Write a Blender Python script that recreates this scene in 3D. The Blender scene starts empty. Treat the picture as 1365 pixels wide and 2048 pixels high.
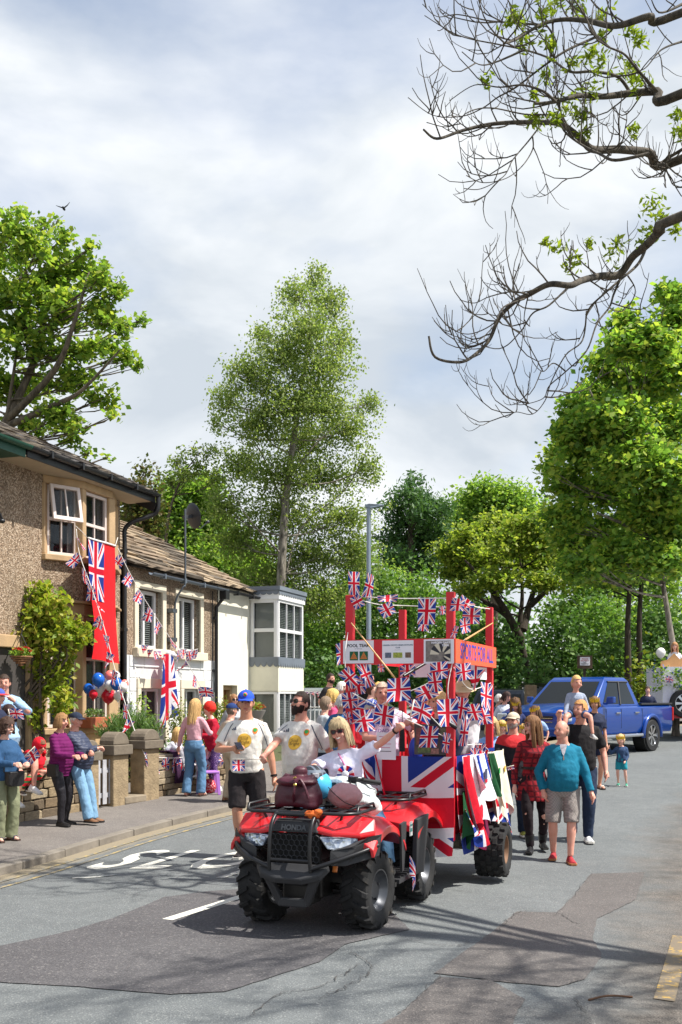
import bpy, bmesh, math, random
import numpy as np
from mathutils import Vector, Matrix, noise as mn
from mathutils.bvhtree import BVHTree
random.seed(7)
R = math.radians
C = bpy.context.scene.collection
SC = bpy.context.scene
# ---------------------------------------------------------------- camera
F, CX, HY, H = 2100.0, 682.5, 1390.0, 1.85
cam = bpy.data.cameras.new('camera')
cam.sensor_fit = 'VERTICAL'; cam.sensor_height = 36.0
cam.lens = 36.0 * F / 2048.0
cam.shift_y = (HY - 1024.0) / 2048.0
cam.clip_end = 3000; cam.clip_start = 0.1
co = bpy.data.objects.new('camera', cam); C.objects.link(co)
co.location = (0, 0, H); co.rotation_euler = (R(90), 0, 0)
SC.camera = co
# ---------------------------------------------------------------- sky and sun
SUN_AZ = Vector((1.0, -0.20, 0)).normalized()      # horizontal direction towards the sun
SUN_EL = R(57)
world = bpy.data.worlds.new('World'); SC.world = world; world.use_nodes = True
nt = world.node_tree; nt.nodes.clear()
wo = nt.nodes.new('ShaderNodeOutputWorld'); bg = nt.nodes.new('ShaderNodeBackground')
sky = nt.nodes.new('ShaderNodeTexSky'); sky.sky_type = 'NISHITA'; sky.sun_disc = False
sky.sun_elevation = SUN_EL; sky.sun_rotation = math.atan2(SUN_AZ.x, SUN_AZ.y)
sky.air_density = 1.0; sky.dust_density = 1.2; sky.ozone_density = 1.4
tc = nt.nodes.new('ShaderNodeTexCoord')
mp = nt.nodes.new('ShaderNodeMapping'); mp.inputs['Scale'].default_value = (1.0, 1.0, 2.3)
mp.inputs['Location'].default_value = (0.35, 0.1, 0.22)
nt.links.new(tc.outputs['Generated'], mp.inputs['Vector'])
n1 = nt.nodes.new('ShaderNodeTexNoise'); n1.inputs['Scale'].default_value = 2.1; n1.inputs['Detail'].default_value = 7; n1.inputs['Roughness'].default_value = .5
n2 = nt.nodes.new('ShaderNodeTexNoise'); n2.inputs['Scale'].default_value = 3.4; n2.inputs['Detail'].default_value = 6; n2.inputs['Roughness'].default_value = .52
n2.inputs['Distortion'].default_value = .3
nt.links.new(mp.outputs[0], n1.inputs['Vector']); nt.links.new(mp.outputs[0], n2.inputs['Vector'])
cov = nt.nodes.new('ShaderNodeValToRGB')                          # how much cloud covers the blue
cov.color_ramp.elements[0].position = .26; cov.color_ramp.elements[0].color = (.30, .30, .30, 1)
cov.color_ramp.elements[1].position = .44; cov.color_ramp.elements[1].color = (1, 1, 1, 1)
sz = nt.nodes.new('ShaderNodeSeparateXYZ'); nt.links.new(tc.outputs['Generated'], sz.inputs[0])
ma = nt.nodes.new('ShaderNodeMath'); ma.operation = 'MULTIPLY_ADD'; nt.links.new(sz.outputs['Z'], ma.inputs[0]); ma.inputs[1].default_value = -.30; nt.links.new(n1.outputs['Fac'], ma.inputs[2])  # thinner cloud overhead
nt.links.new(ma.outputs[0], cov.inputs['Fac'])
shade = nt.nodes.new('ShaderNodeValToRGB')                        # thick grey to thin white cloud
e = shade.color_ramp.elements
e[0].position = .36; e[0].color = (.42, .462, .51, 1)
e[1].position = .64; e[1].color = (.70, .712, .722, 1)
m = e.new(.5); m.color = (.555, .585, .615, 1)
nt.links.new(n2.outputs['Fac'], shade.inputs['Fac'])
mulc = nt.nodes.new('ShaderNodeMix'); mulc.data_type = 'RGBA'; mulc.blend_type = 'MULTIPLY'; mulc.inputs['Factor'].default_value = 1
mulc.inputs['B'].default_value = (8.6, 8.6, 8.6, 1)
nt.links.new(shade.outputs['Color'], mulc.inputs['A'])
mx = nt.nodes.new('ShaderNodeMix'); mx.data_type = 'RGBA'
nt.links.new(cov.outputs['Color'], mx.inputs['Factor']); nt.links.new(sky.outputs['Color'], mx.inputs['A']); nt.links.new(mulc.outputs['Result'], mx.inputs['B'])
nt.links.new(mx.outputs['Result'], bg.inputs['Color']); bg.inputs['Strength'].default_value = 0.12
nt.links.new(bg.outputs[0], wo.inputs['Surface'])
sl = bpy.data.lights.new('sun', 'SUN'); sl.energy = 5.0; sl.angle = R(.55); sl.color = (1, .955, .88)
so = bpy.data.objects.new('sun', sl); C.objects.link(so)
sd = SUN_AZ * math.cos(SUN_EL) + Vector((0, 0, math.sin(SUN_EL)))
so.rotation_euler = sd.to_track_quat('Z', 'Y').to_euler(); so.location = (20, -5, 30)
SC.view_settings.view_transform = 'Standard'; SC.view_settings.look = 'None'
SC.view_settings.exposure = 0.62; SC.view_settings.gamma = 1.0; SC.view_settings.use_curve_mapping = False
# ---------------------------------------------------------------- placement helpers
def sst(a, b, x):
    t = min(1, max(0, (x - a) / (b - a))); return t * t * (3 - 2 * t)
def gz(x, y):                                                       # height of the ground
    s = .040 + .012 * sst(-2, 5, x)
    u = max(0.0, min(y, 52) - 12.0); r = s * u * u / (u + 1.6)
    return r - .12 * sst(0, 3, x) * (1 - sst(13, 20, y))
def P(px, py, Y): return Vector(((px - CX) * Y / F, Y, H + (HY - py) * Y / F))
def G(px, py, up=0.0):                                              # ground point seen at a pixel
    Y = 12.0
    for _ in range(40):
        x = (px - CX) * Y / F
        Y = .5 * Y + .5 * min(60, (H - gz(x, Y) - up) * F / max(1, py - HY))
    return Vector(((px - CX) * Y / F, Y, gz((px - CX) * Y / F, Y) + up))
# ---------------------------------------------------------------- mesh builder
class MB:
    def __init__(s): s.v = []; s.f = []; s.m = []; s.uv = {}; s.flat = set()
    def quadmesh(s, rows, mi=0, closeu=False, uv=None):
        b = len(s.v); nr = len(rows); nc = len(rows[0])
        for r in rows: s.v.extend([tuple(p) for p in r])
        for i in range(nr - 1):
            for j in range(nc - (0 if closeu else 1)):
                k = (j + 1) % nc
                s.f.append((b + i * nc + j, b + i * nc + k, b + (i + 1) * nc + k, b + (i + 1) * nc + j)); s.m.append(mi)
                if uv: s.uv[len(s.f) - 1] = [uv(i, j), uv(i, j + 1), uv(i + 1, j + 1), uv(i + 1, j)]
        return b
    def loft(s, rows, mi=0, caps=True):
        b = s.quadmesh(rows, mi, True); n = len(rows[0]); l = len(rows)
        if caps:
            s.f.append(tuple(b + j for j in reversed(range(n)))); s.m.append(mi)
            s.f.append(tuple(b + (l - 1) * n + j for j in range(n))); s.m.append(mi)
        return s
    def face(s, pts, mi=0, uv=None):
        b = len(s.v); s.v.extend([tuple(p) for p in pts]); s.f.append(tuple(range(b, b + len(pts)))); s.m.append(mi)
        if uv: s.uv[len(s.f) - 1] = uv
        return s
    def box(s, c, sz, mi=0, M=None, tp=(1, 1)):
        x, y, z = sz[0] / 2, sz[1] / 2, sz[2] / 2; c = Vector(c); b = len(s.v)
        for dz, k in ((-z, (1, 1)), (z, tp)):
            for dx, dy in ((-x, -y), (x, -y), (x, y), (-x, y)):
                p = Vector((dx * k[0], dy * k[1], dz))
                if M: p = M @ p
                s.v.append(tuple(c + p))
        for q in ((3, 2, 1, 0), (4, 5, 6, 7), (0, 1, 5, 4), (1, 2, 6, 5), (2, 3, 7, 6), (3, 0, 4, 7)):
            s.f.append(tuple(b + i for i in q)); s.m.append(mi)
        return s
    def bar(s, a, b, w, h, mi=0, up=(0, 0, 1)):                     # box from a to b with section w x h
        a = Vector(a); b = Vector(b); d = (b - a); L = d.length
        if L < 1e-6: return s
        z = d / L; u = Vector(up); x = u.cross(z)
        if x.length < 1e-4: x = Vector((1, 0, 0)).cross(z)
        x.normalize(); y = z.cross(x)
        M3 = Matrix((x, y, z)).transposed()
        return s.box((a + b) / 2, (w, h, L), mi, M3)
    def tube(s, pts, rad, n=8, mi=0, caps=True, sq=(1, 1)):
        pts = [Vector(p) for p in pts]
        if not isinstance(rad, (list, tuple)): rad = [rad] * len(pts)
        rows = []; u = None
        for i, p in enumerate(pts):
            t = (pts[min(i + 1, len(pts) - 1)] - pts[max(i - 1, 0)])
            if t.length < 1e-9: t = Vector((0, 0, 1))
            t.normalize()
            if u is None:
                u = Vector((1, 0, 0)) if abs(t.x) < .8 else Vector((0, 1, 0))
            u = (u - t * u.dot(t))
            if u.length < 1e-6: u = t.orthogonal()
            u.normalize(); w = t.cross(u)
            r = rad[i]
            rows.append([p + u * (r * sq[0] * math.cos(2 * math.pi * k / n)) + w * (r * sq[1] * math.sin(2 * math.pi * k / n)) for k in range(n)])
        return s.loft(rows, mi, caps)
    def ell(s, c, r, n=12, m=8, mi=0, M=None, fn=None):
        c = Vector(c); rows = []
        for i in range(m + 1):
            th = math.pi * (i / m); 
            th = min(max(th, .04), math.pi - .04)
            row = []
            for k in range(n):
                d = Vector((math.sin(th) * math.cos(2 * math.pi * k / n), math.sin(th) * math.sin(2 * math.pi * k / n), -math.cos(th)))
                p = Vector((d.x * r[0], d.y * r[1], d.z * r[2]))
                if fn: p = fn(d, p)
                if M: p = M @ p
                row.append(c + p)
            rows.append(row)
        return s.loft(rows, mi)
    def lathe(s, prof, n=24, mi=0, M=None, c=(0, 0, 0), caps=False):      # profile (r, x) about the local X axis
        c = Vector(c); rows = []
        for r, x in prof:
            row = []
            for k in range(n):
                a = 2 * math.pi * k / n; p = Vector((x, r * math.cos(a), r * math.sin(a)))
                if M: p = M @ p
                row.append(c + p)
            rows.append(row)
        return s.loft(rows, mi, caps)
    def prism(s, poly, fn, d0, d1, mi=0):                            # polygon (a, b) extruded between depths; fn(a, b, d) -> point
        n = len(poly); b = len(s.v)
        for d in (d0, d1):
            for a, q in poly: s.v.append(tuple(fn(a, q, d)))
        s.f.append(tuple(b + i for i in range(n))); s.m.append(mi)
        s.f.append(tuple(b + n + i for i in reversed(range(n)))); s.m.append(mi)
        for i in range(n):
            j = (i + 1) % n
            s.f.append((b + j, b + i, b + n + i, b + n + j)); s.m.append(mi)
        return s
    def mesh(s, name, mats, smooth=None, fix=True):
        me = bpy.data.meshes.new(name); me.from_pydata(s.v, [], s.f)
        for m_ in (mats if isinstance(mats, (list, tuple)) else [mats]): me.materials.append(m_)
        if len(me.materials) > 1: me.polygons.foreach_set('material_index', s.m)
        if s.uv:
            ul = me.uv_layers.new(name='UVMap')
            for fi, u in s.uv.items():
                p = me.polygons[fi]
                for k, li in enumerate(p.loop_indices): ul.data[li].uv = u[k]
        if fix and not s.uv:
            bm = bmesh.new(); bm.from_mesh(me); bmesh.ops.recalc_face_normals(bm, faces=bm.faces); bm.to_mesh(me); bm.free()
        if smooth is not None:
            me.polygons.foreach_set('use_smooth', [True] * len(me.polygons))
            if smooth < 179: me.set_sharp_from_angle(angle=R(smooth))
        me.update()
        return me
    def build(s, name, mats, parent=None, smooth=None, bevel=0, kind=None, label=None, fix=True):
        o = bpy.data.objects.new(name, s.mesh(name, mats, smooth, fix)); C.objects.link(o)
        if parent: o.parent = parent
        if bevel:
            b = o.modifiers.new('bevel', 'BEVEL'); b.width = bevel; b.segments = 2; b.limit_method = 'ANGLE'; b.angle_limit = R(40)
        if kind: o['kind'] = kind
        if label: o['label'] = label
        return o
def thing(name, label, cat, loc=(0, 0, 0), rz=0, group=None):
    o = bpy.data.objects.new(name, None); C.objects.link(o); o.empty_display_size = .1
    o.location = loc; o.rotation_euler = (0, 0, rz); o['label'] = label; o['category'] = cat
    if group: o['group'] = group
    return o
def tag(o, label, cat, group=None):
    o['label'] = label; o['category'] = cat
    if group: o['group'] = group
    return o
def dup(o, parent=None, name=None):
    c = o.copy(); C.objects.link(c); c.parent = parent
    for ch in list(o.children): dup(ch, c)
    return c
def poly_sm(pts, n=6, closed=False):                                 # Catmull-Rom through points
    pts = [Vector(p) for p in pts]; out = []; L = len(pts)
    for i in range(L - 1):
        p0 = pts[max(i - 1, 0)]; p1 = pts[i]; p2 = pts[i + 1]; p3 = pts[min(i + 2, L - 1)]
        for k in range(n):
            t = k / n
            out.append(.5 * ((2 * p1) + (p2 - p0) * t + (2 * p0 - 5 * p1 + 4 * p2 - p3) * t * t + (3 * p1 - p0 - 3 * p2 + p3) * t ** 3))
    out.append(pts[-1]); return out
# ---------------------------------------------------------------- material helpers
class X:                                                            # a socket one can do arithmetic with
    def __init__(s, nt, k): s.nt = nt; s.k = k
    def op(s, o, b=None, c=None):
        n = s.nt.nodes.new('ShaderNodeMath'); n.operation = o
        for i, q in enumerate((s, b, c)):
            if q is None: continue
            if isinstance(q, X): s.nt.links.new(q.k, n.inputs[i])
            else: n.inputs[i].default_value = q
        return X(s.nt, n.outputs[0])
    def __add__(s, b): return s.op('ADD', b)
    def __sub__(s, b): return s.op('SUBTRACT', b)
    def __mul__(s, b): return s.op('MULTIPLY', b)
    def __lt__(s, b): return s.op('LESS_THAN', b)
    def __gt__(s, b): return s.op('GREATER_THAN', b)
    def abs(s): return s.op('ABSOLUTE')
    def mx(s, b): return s.op('MAXIMUM', b)
    def mn(s, b): return s.op('MINIMUM', b)
def newmat(name):
    m = bpy.data.materials.new(name); m.use_nodes = True; nt = m.node_tree
    return m, nt, nt.nodes['Principled BSDF']
def lin(c):                                                          # sRGB 0-255 to linear
    return tuple(((x / 255) / 12.92 if x <= 10 else (((x / 255) + .055) / 1.055) ** 2.4) for x in c)
def mixc(nt, fac, a, b, mode='MIX'):
    n = nt.nodes.new('ShaderNodeMix'); n.data_type = 'RGBA'; n.blend_type = mode
    for key, q in (('Factor', fac), ('A', a), ('B', b)):
        i = n.inputs[key]
        if isinstance(q, X): nt.links.new(q.k, i)
        elif hasattr(q, 'is_output'): nt.links.new(q, i)
        elif isinstance(q, (int, float)): i.default_value = q
        else: i.default_value = (q[0], q[1], q[2], 1)
    return n.outputs['Result']
def coord(nt, kind='Object', scale=(1, 1, 1), loc=(0, 0, 0)):
    t = nt.nodes.new('ShaderNodeTexCoord'); m = nt.nodes.new('ShaderNodeMapping')
    m.inputs['Scale'].default_value = scale; m.inputs['Location'].default_value = loc
    nt.links.new(t.outputs[kind], m.inputs['Vector']); return m.outputs[0]
def noise(nt, vec, scale, detail=3, rough=.55, dist=0):
    n = nt.nodes.new('ShaderNodeTexNoise'); n.inputs['Scale'].default_value = scale; n.inputs['Detail'].default_value = detail
    n.inputs['Roughness'].default_value = rough; n.inputs['Distortion'].default_value = dist
    nt.links.new(vec, n.inputs['Vector']); return X(nt, n.outputs['Fac'])
def ramp(nt, x, stops):
    n = nt.nodes.new('ShaderNodeValToRGB'); nt.links.new(x.k, n.inputs['Fac']); e = n.color_ramp.elements
    while len(e) < len(stops): e.new(.5)
    for i, (p, c) in enumerate(stops):
        e[i].position = p; e[i].color = (c, c, c, 1) if isinstance(c, (int, float)) else (c[0], c[1], c[2], 1)
    return n.outputs['Color']
def bump(nt, b, h, strength=.4, dist=.02):
    n = nt.nodes.new('ShaderNodeBump'); n.inputs['Strength'].default_value = strength; n.inputs['Distance'].default_value = dist
    nt.links.new(h.k if isinstance(h, X) else h, n.inputs['Height']); nt.links.new(n.outputs[0], b.inputs['Normal'])
_mats = {}
def M(name, col, rough=.6, metal=0, var=.18, vs=6, bmp=0, bs=60, bd=.01, spec=.5, coat=0, srgb=True):
    """plain procedural material: a colour with large and small variation and fine relief"""
    key = (name, tuple(col), rough)
    if key in _mats: return _mats[key]
    m, nt, b = newmat(name); c = lin(col) if srgb else col
    b.inputs['Roughness'].default_value = rough; b.inputs['Metallic'].default_value = metal
    b.inputs['Specular IOR Level'].default_value = spec; b.inputs['Coat Weight'].default_value = coat
    b.inputs['Coat Roughness'].default_value = .08
    v = coord(nt)
    if var > 0:
        n = noise(nt, v, vs, 4, .6)
        nt.links.new(ramp(nt, n, [(.25, tuple(x * (1 - var) for x in c)), (.75, tuple(min(1, x * (1 + var)) for x in c))]), b.inputs['Base Color'])
    else: b.inputs['Base Color'].default_value = (*c, 1)
    if bmp: bump(nt, b, noise(nt, v, bs, 3), bmp, bd)
    _mats[key] = m; return m
def glass_mat(name, col=(.015, .02, .025), rough=.04):
    m, nt, b = newmat(name); b.inputs['Base Color'].default_value = (*col, 1); b.inputs['Roughness'].default_value = rough
    b.inputs['Specular IOR Level'].default_value = .8; return m
# ================================================================ GROUND
def pline(pts, n=12): return poly_sm([(a, b, 0) for a, b in pts], n)
KERB = pline([(-6.2, 1), (-5.45, 4), (-4.62, 7.2), (-3.5, 10.7), (-2.73, 13.4), (-1.42, 16.2), (.3, 19), (3.0, 23), (6, 27.5), (11, 32.5), (20, 38)])
REDGE = pline([(.3, 1), (1.35, 4), (2.5, 7), (3.25, 9), (4.3, 12), (6, 16), (8.5, 20), (12.5, 24.5), (18, 29), (26, 33), (36, 36)])
def offs(line, d):
    out = []
    for i, p in enumerate(line):
        t = (line[min(i + 1, len(line) - 1)] - line[max(i - 1, 0)]).normalized()
        out.append(p + Vector((-t.y, t.x, 0)) * d)                    # d > 0: to the left of the direction
    return out
def on(p, up): return (p.x, p.y, gz(p.x, p.y) + up)
# --- earth and grass
m, nt, b = newmat('earth_grass'); v = coord(nt)
n = noise(nt, v, 1.2, 5); n2 = noise(nt, v, 30, 4)
c = mixc(nt, n, lin((70, 88, 42)), lin((96, 84, 60))); c = mixc(nt, n2 * .6, c, lin((40, 52, 26)))
nt.links.new(c, b.inputs['Base Color']); b.inputs['Roughness'].default_value = .95; bump(nt, b, n2, .6, .04); EARTH = m
mb = MB(); xs = [-90, -60, -40, -25] + [x * 1.0 for x in range(-16, 34)] + [40, 50, 70, 100]
ys = [-12, -8, -4] + [y * .8 for y in range(0, 70)] + [60, 70, 85, 110, 150, 220, 400]
mb.quadmesh([[(x, y, gz(x, y) - .06) for x in xs] for y in ys])
mb.build('ground', EARTH, smooth=180, kind='structure')
# --- road
def asphalt(name, base, alt, agg, dirt=False, coarse=1.0):
    m, nt, b = newmat(name); v = coord(nt)
    big = noise(nt, v, .55, 5, .6, .6); mid = noise(nt, v, 5, 5, .7); fine = noise(nt, v, 75 / coarse, 2, .7)
    vo = nt.nodes.new('ShaderNodeTexVoronoi'); vo.inputs['Scale'].default_value = 85 / coarse; nt.links.new(v, vo.inputs['Vector'])
    c = ramp(nt, big, [(.3, base), (.7, alt)])
    c = mixc(nt, ramp(nt, mid, [(.35, 0.0), (.75, .5)]), c, tuple(x * .62 for x in base))
    c = mixc(nt, ramp(nt, fine, [(.42, .55), (.62, 0.0)]), c, tuple(x * .45 for x in base))
    c = mixc(nt, ramp(nt, X(nt, vo.outputs['Color']), [(.74, 0.0), (.9, .5)]), c, agg)
    st = noise(nt, coord(nt, 'Object', (.35, 3.0, 1)), 1.0, 4, .65)
    c = mixc(nt, ramp(nt, st, [(.56, 0.0), (.75, .32)]), c, tuple(x * .55 for x in base))
    if dirt:
        uvn = nt.nodes.new('ShaderNodeUVMap'); sp = nt.nodes.new('ShaderNodeSeparateXYZ'); nt.links.new(uvn.outputs[0], sp.inputs[0])
        u = X(nt, sp.outputs[0]) + (noise(nt, v, .9, 6, .65) - .5) * .22
        d = ramp(nt, u, [(.84, 0.0), (.96, 1.0)])
        g = ramp(nt, fine, [(.3, lin((58, 54, 50))), (.5, lin((104, 97, 90))), (.68, lin((138, 130, 120)))])
        g = mixc(nt, ramp(nt, noise(nt, v, 3.5, 5, .7), [(.38, 0.0), (.62, .85)]), g, lin((72, 68, 63)))
        c = mixc(nt, d, c, g)
        ul = X(nt, sp.outputs[0]) + (noise(nt, v, 2.2, 4, .6) - .5) * .03
        c = mixc(nt, ramp(nt, ul, [(.028, .9), (.05, 0.0)]), c, lin((140, 128, 106)))
    nt.links.new(c, b.inputs['Base Color']); b.inputs['Roughness'].default_value = .85; b.inputs['Specular IOR Level'].default_value = .35
    bump(nt, b, (fine * .6 + mid * .5) + X(nt, vo.outputs['Distance']) * .4, .55, .012)
    return m
ASPH = asphalt('asphalt_old', lin((108, 112, 113)), lin((124, 128, 128)), lin((158, 159, 155)), True, .8)
TARM = asphalt('asphalt_new', lin((88, 86, 88)), lin((104, 102, 103)), lin((140, 136, 132)), False, 1.0)
PATCH = asphalt('asphalt_worn', lin((98, 94, 92)), lin((116, 111, 108)), lin((148, 140, 132)), False, .8)
PAVE = asphalt('asphalt_footway', lin((116, 110, 106)), lin((136, 130, 124)), lin((160, 152, 142)), False, .9)
mb = MB(); NC = 26; rows = []
for a, c_ in zip(KERB, REDGE):
    rows.append([on(a.lerp(c_, j / NC), .0) for j in range(NC + 1)])
nr = len(rows)
mb.quadmesh(rows, 0, False, lambda i, j: (j / NC, i / nr))
mb.build('road', ASPH, smooth=180, kind='structure', fix=False)
# --- verge on the right, beyond the yellow lines
m, nt, b = newmat('gravel_verge'); v = coord(nt); n = noise(nt, v, 45, 3, .7); n2 = noise(nt, v, 2.0, 5)
c = ramp(nt, n, [(.3, lin((70, 64, 56))), (.5, lin((122, 112, 98))), (.72, lin((160, 150, 134)))])
c = mixc(nt, ramp(nt, n2, [(.5, 0.0), (.66, .8)]), c, lin((66, 80, 40)))
nt.links.new(c, b.inputs['Base Color']); b.inputs['Roughness'].default_value = .95; bump(nt, b, n, .7, .02); GRAV = m
R2 = offs(REDGE, -6)
mb = MB(); mb.quadmesh([[on(a.lerp(c_, j / 8), .0 + .0 * j) for j in range(9)] for a, c_ in zip(REDGE, R2)])
mb.build('verge', GRAV, smooth=180, kind='structure')
# --- footway on the left with kerb stones
K1 = offs(KERB, .13); K2 = offs(KERB, 3.2)
mb = MB(); mb.quadmesh([[on(a.lerp(c_, j / 8), .076 + .01 * (j / 8)) for j in range(9)] for a, c_ in zip(K1, K2)])
pav = mb.build('pavement', PAVE, smooth=180, kind='structure')
STONEK = M('kerb_stone', (122, 115, 105), .85, var=.25, vs=5, bmp=.4, bs=50)
klen = 0; acc = [0]
for i in range(1, len(KERB)): acc.append(acc[-1] + (KERB[i] - KERB[i - 1]).length)
def kat(line, s):
    for i in range(1, len(line)):
        if acc[i] >= s or i == len(line) - 1:
            f = (s - acc[i - 1]) / max(1e-6, acc[i] - acc[i - 1]); return line[i - 1].lerp(line[i], f)
s = 5.5
while s < 27:
    L = random.uniform(.8, .95); a0 = kat(KERB, s + .006); a1 = kat(KERB, s + L - .006)
    t = (a1 - a0); ang = math.atan2(t.y, t.x); mid = (a0 + a1) / 2 + Vector((-t.y, t.x, 0)).normalized() * .065
    k = MB(); k.box((0, 0, .02), (t.length, .135, .14))
    o = k.build('kerb_stone', STONEK, pav, bevel=.012)
    o.location = (mid.x, mid.y, gz(mid.x, mid.y) + random.uniform(-.006, .004)); o.rotation_euler = (random.uniform(-.03, .03), -math.atan2(gz(a1.x, a1.y) - gz(a0.x, a0.y), t.length), ang)
    s += L
# --- garden behind the wall
mb = MB(); K3 = offs(KERB, 3.0); K4 = offs(KERB, 30)
mb.quadmesh([[on(a.lerp(c_, j / 6), .30 if j else -.02) for j in range(7)] for a, c_ in zip(K3[16:84], K4[16:84])])
mb.build('garden_soil', EARTH, smooth=180, kind='structure')
# --- sheets of tarmac laid into the road
def inside(pt, poly):
    x, y = pt; r = False
    for i in range(len(poly)):
        (x1, y1), (x2, y2) = poly[i], poly[i - 1]
        if (y1 > y) != (y2 > y) and x < (x2 - x1) * (y - y1) / (y2 - y1) + x1: r = not r
    return r
def sheet(name, px, mat, up, wob=.012):
    pl = [G(*q) for q in px]; out = []
    for a, b_ in zip(pl, pl[1:] + pl[:1]):
        n = max(1, int((b_ - a).length / .06))
        for k in range(n):
            p = a.lerp(b_, k / n); out.append(p + Vector((mn.noise(p * 9), mn.noise(p * 9 + Vector((5, 5, 5))), 0)) * wob)
    bm = bmesh.new(); bm.faces.new([bm.verts.new((p.x, p.y, 0)) for p in out])
    for ax in (0, 1):
        lo = min(p[ax] for p in out); hi = max(p[ax] for p in out); q = lo + .2
        while q < hi:
            bmesh.ops.bisect_plane(bm, geom=bm.verts[:] + bm.edges[:] + bm.faces[:], plane_co=(q, q, 0), plane_no=(1, 0, 0) if ax == 0 else (0, 1, 0)); q += .2
    for v in bm.verts: v.co.z = gz(v.co.x, v.co.y) + up
    bmesh.ops.recalc_face_normals(bm, faces=bm.faces); me = bpy.data.meshes.new(name); bm.to_mesh(me); bm.free()
    if me.polygons and me.polygons[0].normal.z < 0: me.flip_normals()
    me.materials.append(mat); o = bpy.data.objects.new(name, me); C.objects.link(o); o['kind'] = 'structure'; return o
sheet('tarmac_patch', [(-160, 1925), (0, 1893), (120, 1868), (225, 1838), (330, 1795), (420, 1783), (520, 1776), (640, 1780), (760, 1800), (820, 1860), (690, 1890), (640, 1925), (560, 1950), (450, 1985), (340, 1990), (150, 1974), (0, 1966), (-160, 1950)], TARM, .006)
sheet('tarmac_patch', [(1182, 1748), (1290, 1745), (1272, 1800), (1195, 1838), (1186, 1880), (1205, 1910), (1170, 1960), (1120, 1975), (880, 1955), (800, 2030), (720, 2075), (1010, 2075), (1050, 2000), (980, 1960), (870, 1948), (985, 1864), (1035, 1824), (1115, 1826), (1150, 1790)], PATCH, .006)
sheet('tarmac_patch', [(640, 1600), (760, 1640), (1000, 1640), (1010, 1605), (820, 1590)], TARM, .006)
# --- painted markings
def paint(name, col, thr=.42, under=(122, 128, 129), sc=9):
    m, nt, b = newmat(name); v = coord(nt); n = noise(nt, v, sc, 6, .72)
    c = mixc(nt, ramp(nt, n, [(thr - .06, 0.0), (thr + .06, 1.0)]), lin(under), lin(col)); c = mixc(nt, noise(nt, v, 60, 3) * .35, c, tuple(x * .6 for x in lin(col)))
    nt.links.new(c, b.inputs['Base Color']); b.inputs['Roughness'].default_value = .75; return m
WPAINT = paint('white_road_paint', (216, 214, 202), .31)
def text_mesh(txt, size=1, bold=0, font=None, extr=0, align='CENTER'):
    cu = bpy.data.curves.new('txt', 'FONT'); cu.body = txt; cu.size = size; cu.align_x = align; cu.offset = bold; cu.extrude = extr; cu.resolution_u = 3
    cu.align_y = 'CENTER' if align == 'CENTER' else 'BOTTOM_BASELINE'
    o = bpy.data.objects.new('txt', cu); C.objects.link(o)
    dg = bpy.context.evaluated_depsgraph_get(); me = bpy.data.meshes.new_from_object(o.evaluated_get(dg)); bpy.data.objects.remove(o); return me
def letters(name, txt, fn, mat, size=1, bold=0, parent=None, kind=None, align='LEFT', cuts=0):
    me = text_mesh(txt, size, bold, align=align); me.name = name
    if cuts:
        bm = bmesh.new(); bm.from_mesh(me); bmesh.ops.triangulate(bm, faces=bm.faces); bmesh.ops.subdivide_edges(bm, edges=bm.edges, cuts=cuts, use_grid_fill=True); bm.to_mesh(me); bm.free()
    for vv in me.vertices: vv.co = fn(vv.co.x, vv.co.y)
    me.materials.clear(); me.materials.append(mat); o = bpy.data.objects.new(name, me); C.objects.link(o)
    if parent: o.parent = parent
    if kind: o['kind'] = kind
    return o
B0 = G(160, 1737); B1 = G(430, 1737); T0 = G(292, 1701)
up_v = (T0 - B0); 
for i, ch in enumerate('SLOW'):
    q = B0 + (B1 - B0) * (i * .345)
    def f(x, y, q=q):
        p = q + Vector((x * .80, 0, 0)) + Vector((up_v.x, up_v.y, 0)) * (y / .70)
        return Vector((p.x, p.y, gz(p.x, p.y) + .005))
    letters('road_letter', ch, f, WPAINT, 1.0, .018, kind='structure')
def strip(name, pts, w, mat, up=.008, n=1):
    mb = MB(); rows = []
    for i, p in enumerate(pts):
        t = (pts[min(i + 1, len(pts) - 1)] - pts[max(i - 1, 0)]).normalized(); nn = Vector((-t.y, t.x, 0)) * w / 2
        rows.append([on(p + nn, up), on(p - nn, up)])
    mb.quadmesh(rows); return mb.build(name, mat, kind='structure')
g0 = G(335, 1841); g1 = G(488, 1793)
strip('centre_line', [g0 + (g1 - g0) * t for t in (0, .5, 1, 1.5, 1.7)], .105, WPAINT, .009)
g2 = g0 + (g1 - g0) * 4.6; strip('centre_line', [g2 + (g1 - g0) * t for t in (0, .5, 1, 1.5)], .105, WPAINT, .009)
# remains of an older marking under the word
OLD = paint('worn_white_paint', (200, 198, 188), .52, sc=14)
strip('worn_marking', [G(145, 1757), G(190, 1755), G(232, 1750)], .07, OLD, .006)
strip('worn_marking', [G(440, 1757), G(490, 1741)], .09, OLD, .006)
YEL = paint('yellow_line_paint', (176, 154, 100), .55, (110, 112, 110))
for d in (.22, .42):
    l = offs(KERB, -d); strip('yellow_line', l[18:62], .05, YEL, .006)
YEL2 = paint('worn_yellow_paint', (196, 158, 66), .585, (104, 98, 91), 13)
l = offs(REDGE, .30); strip('yellow_line', l[22:34], .13, YEL2, .006)
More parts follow.
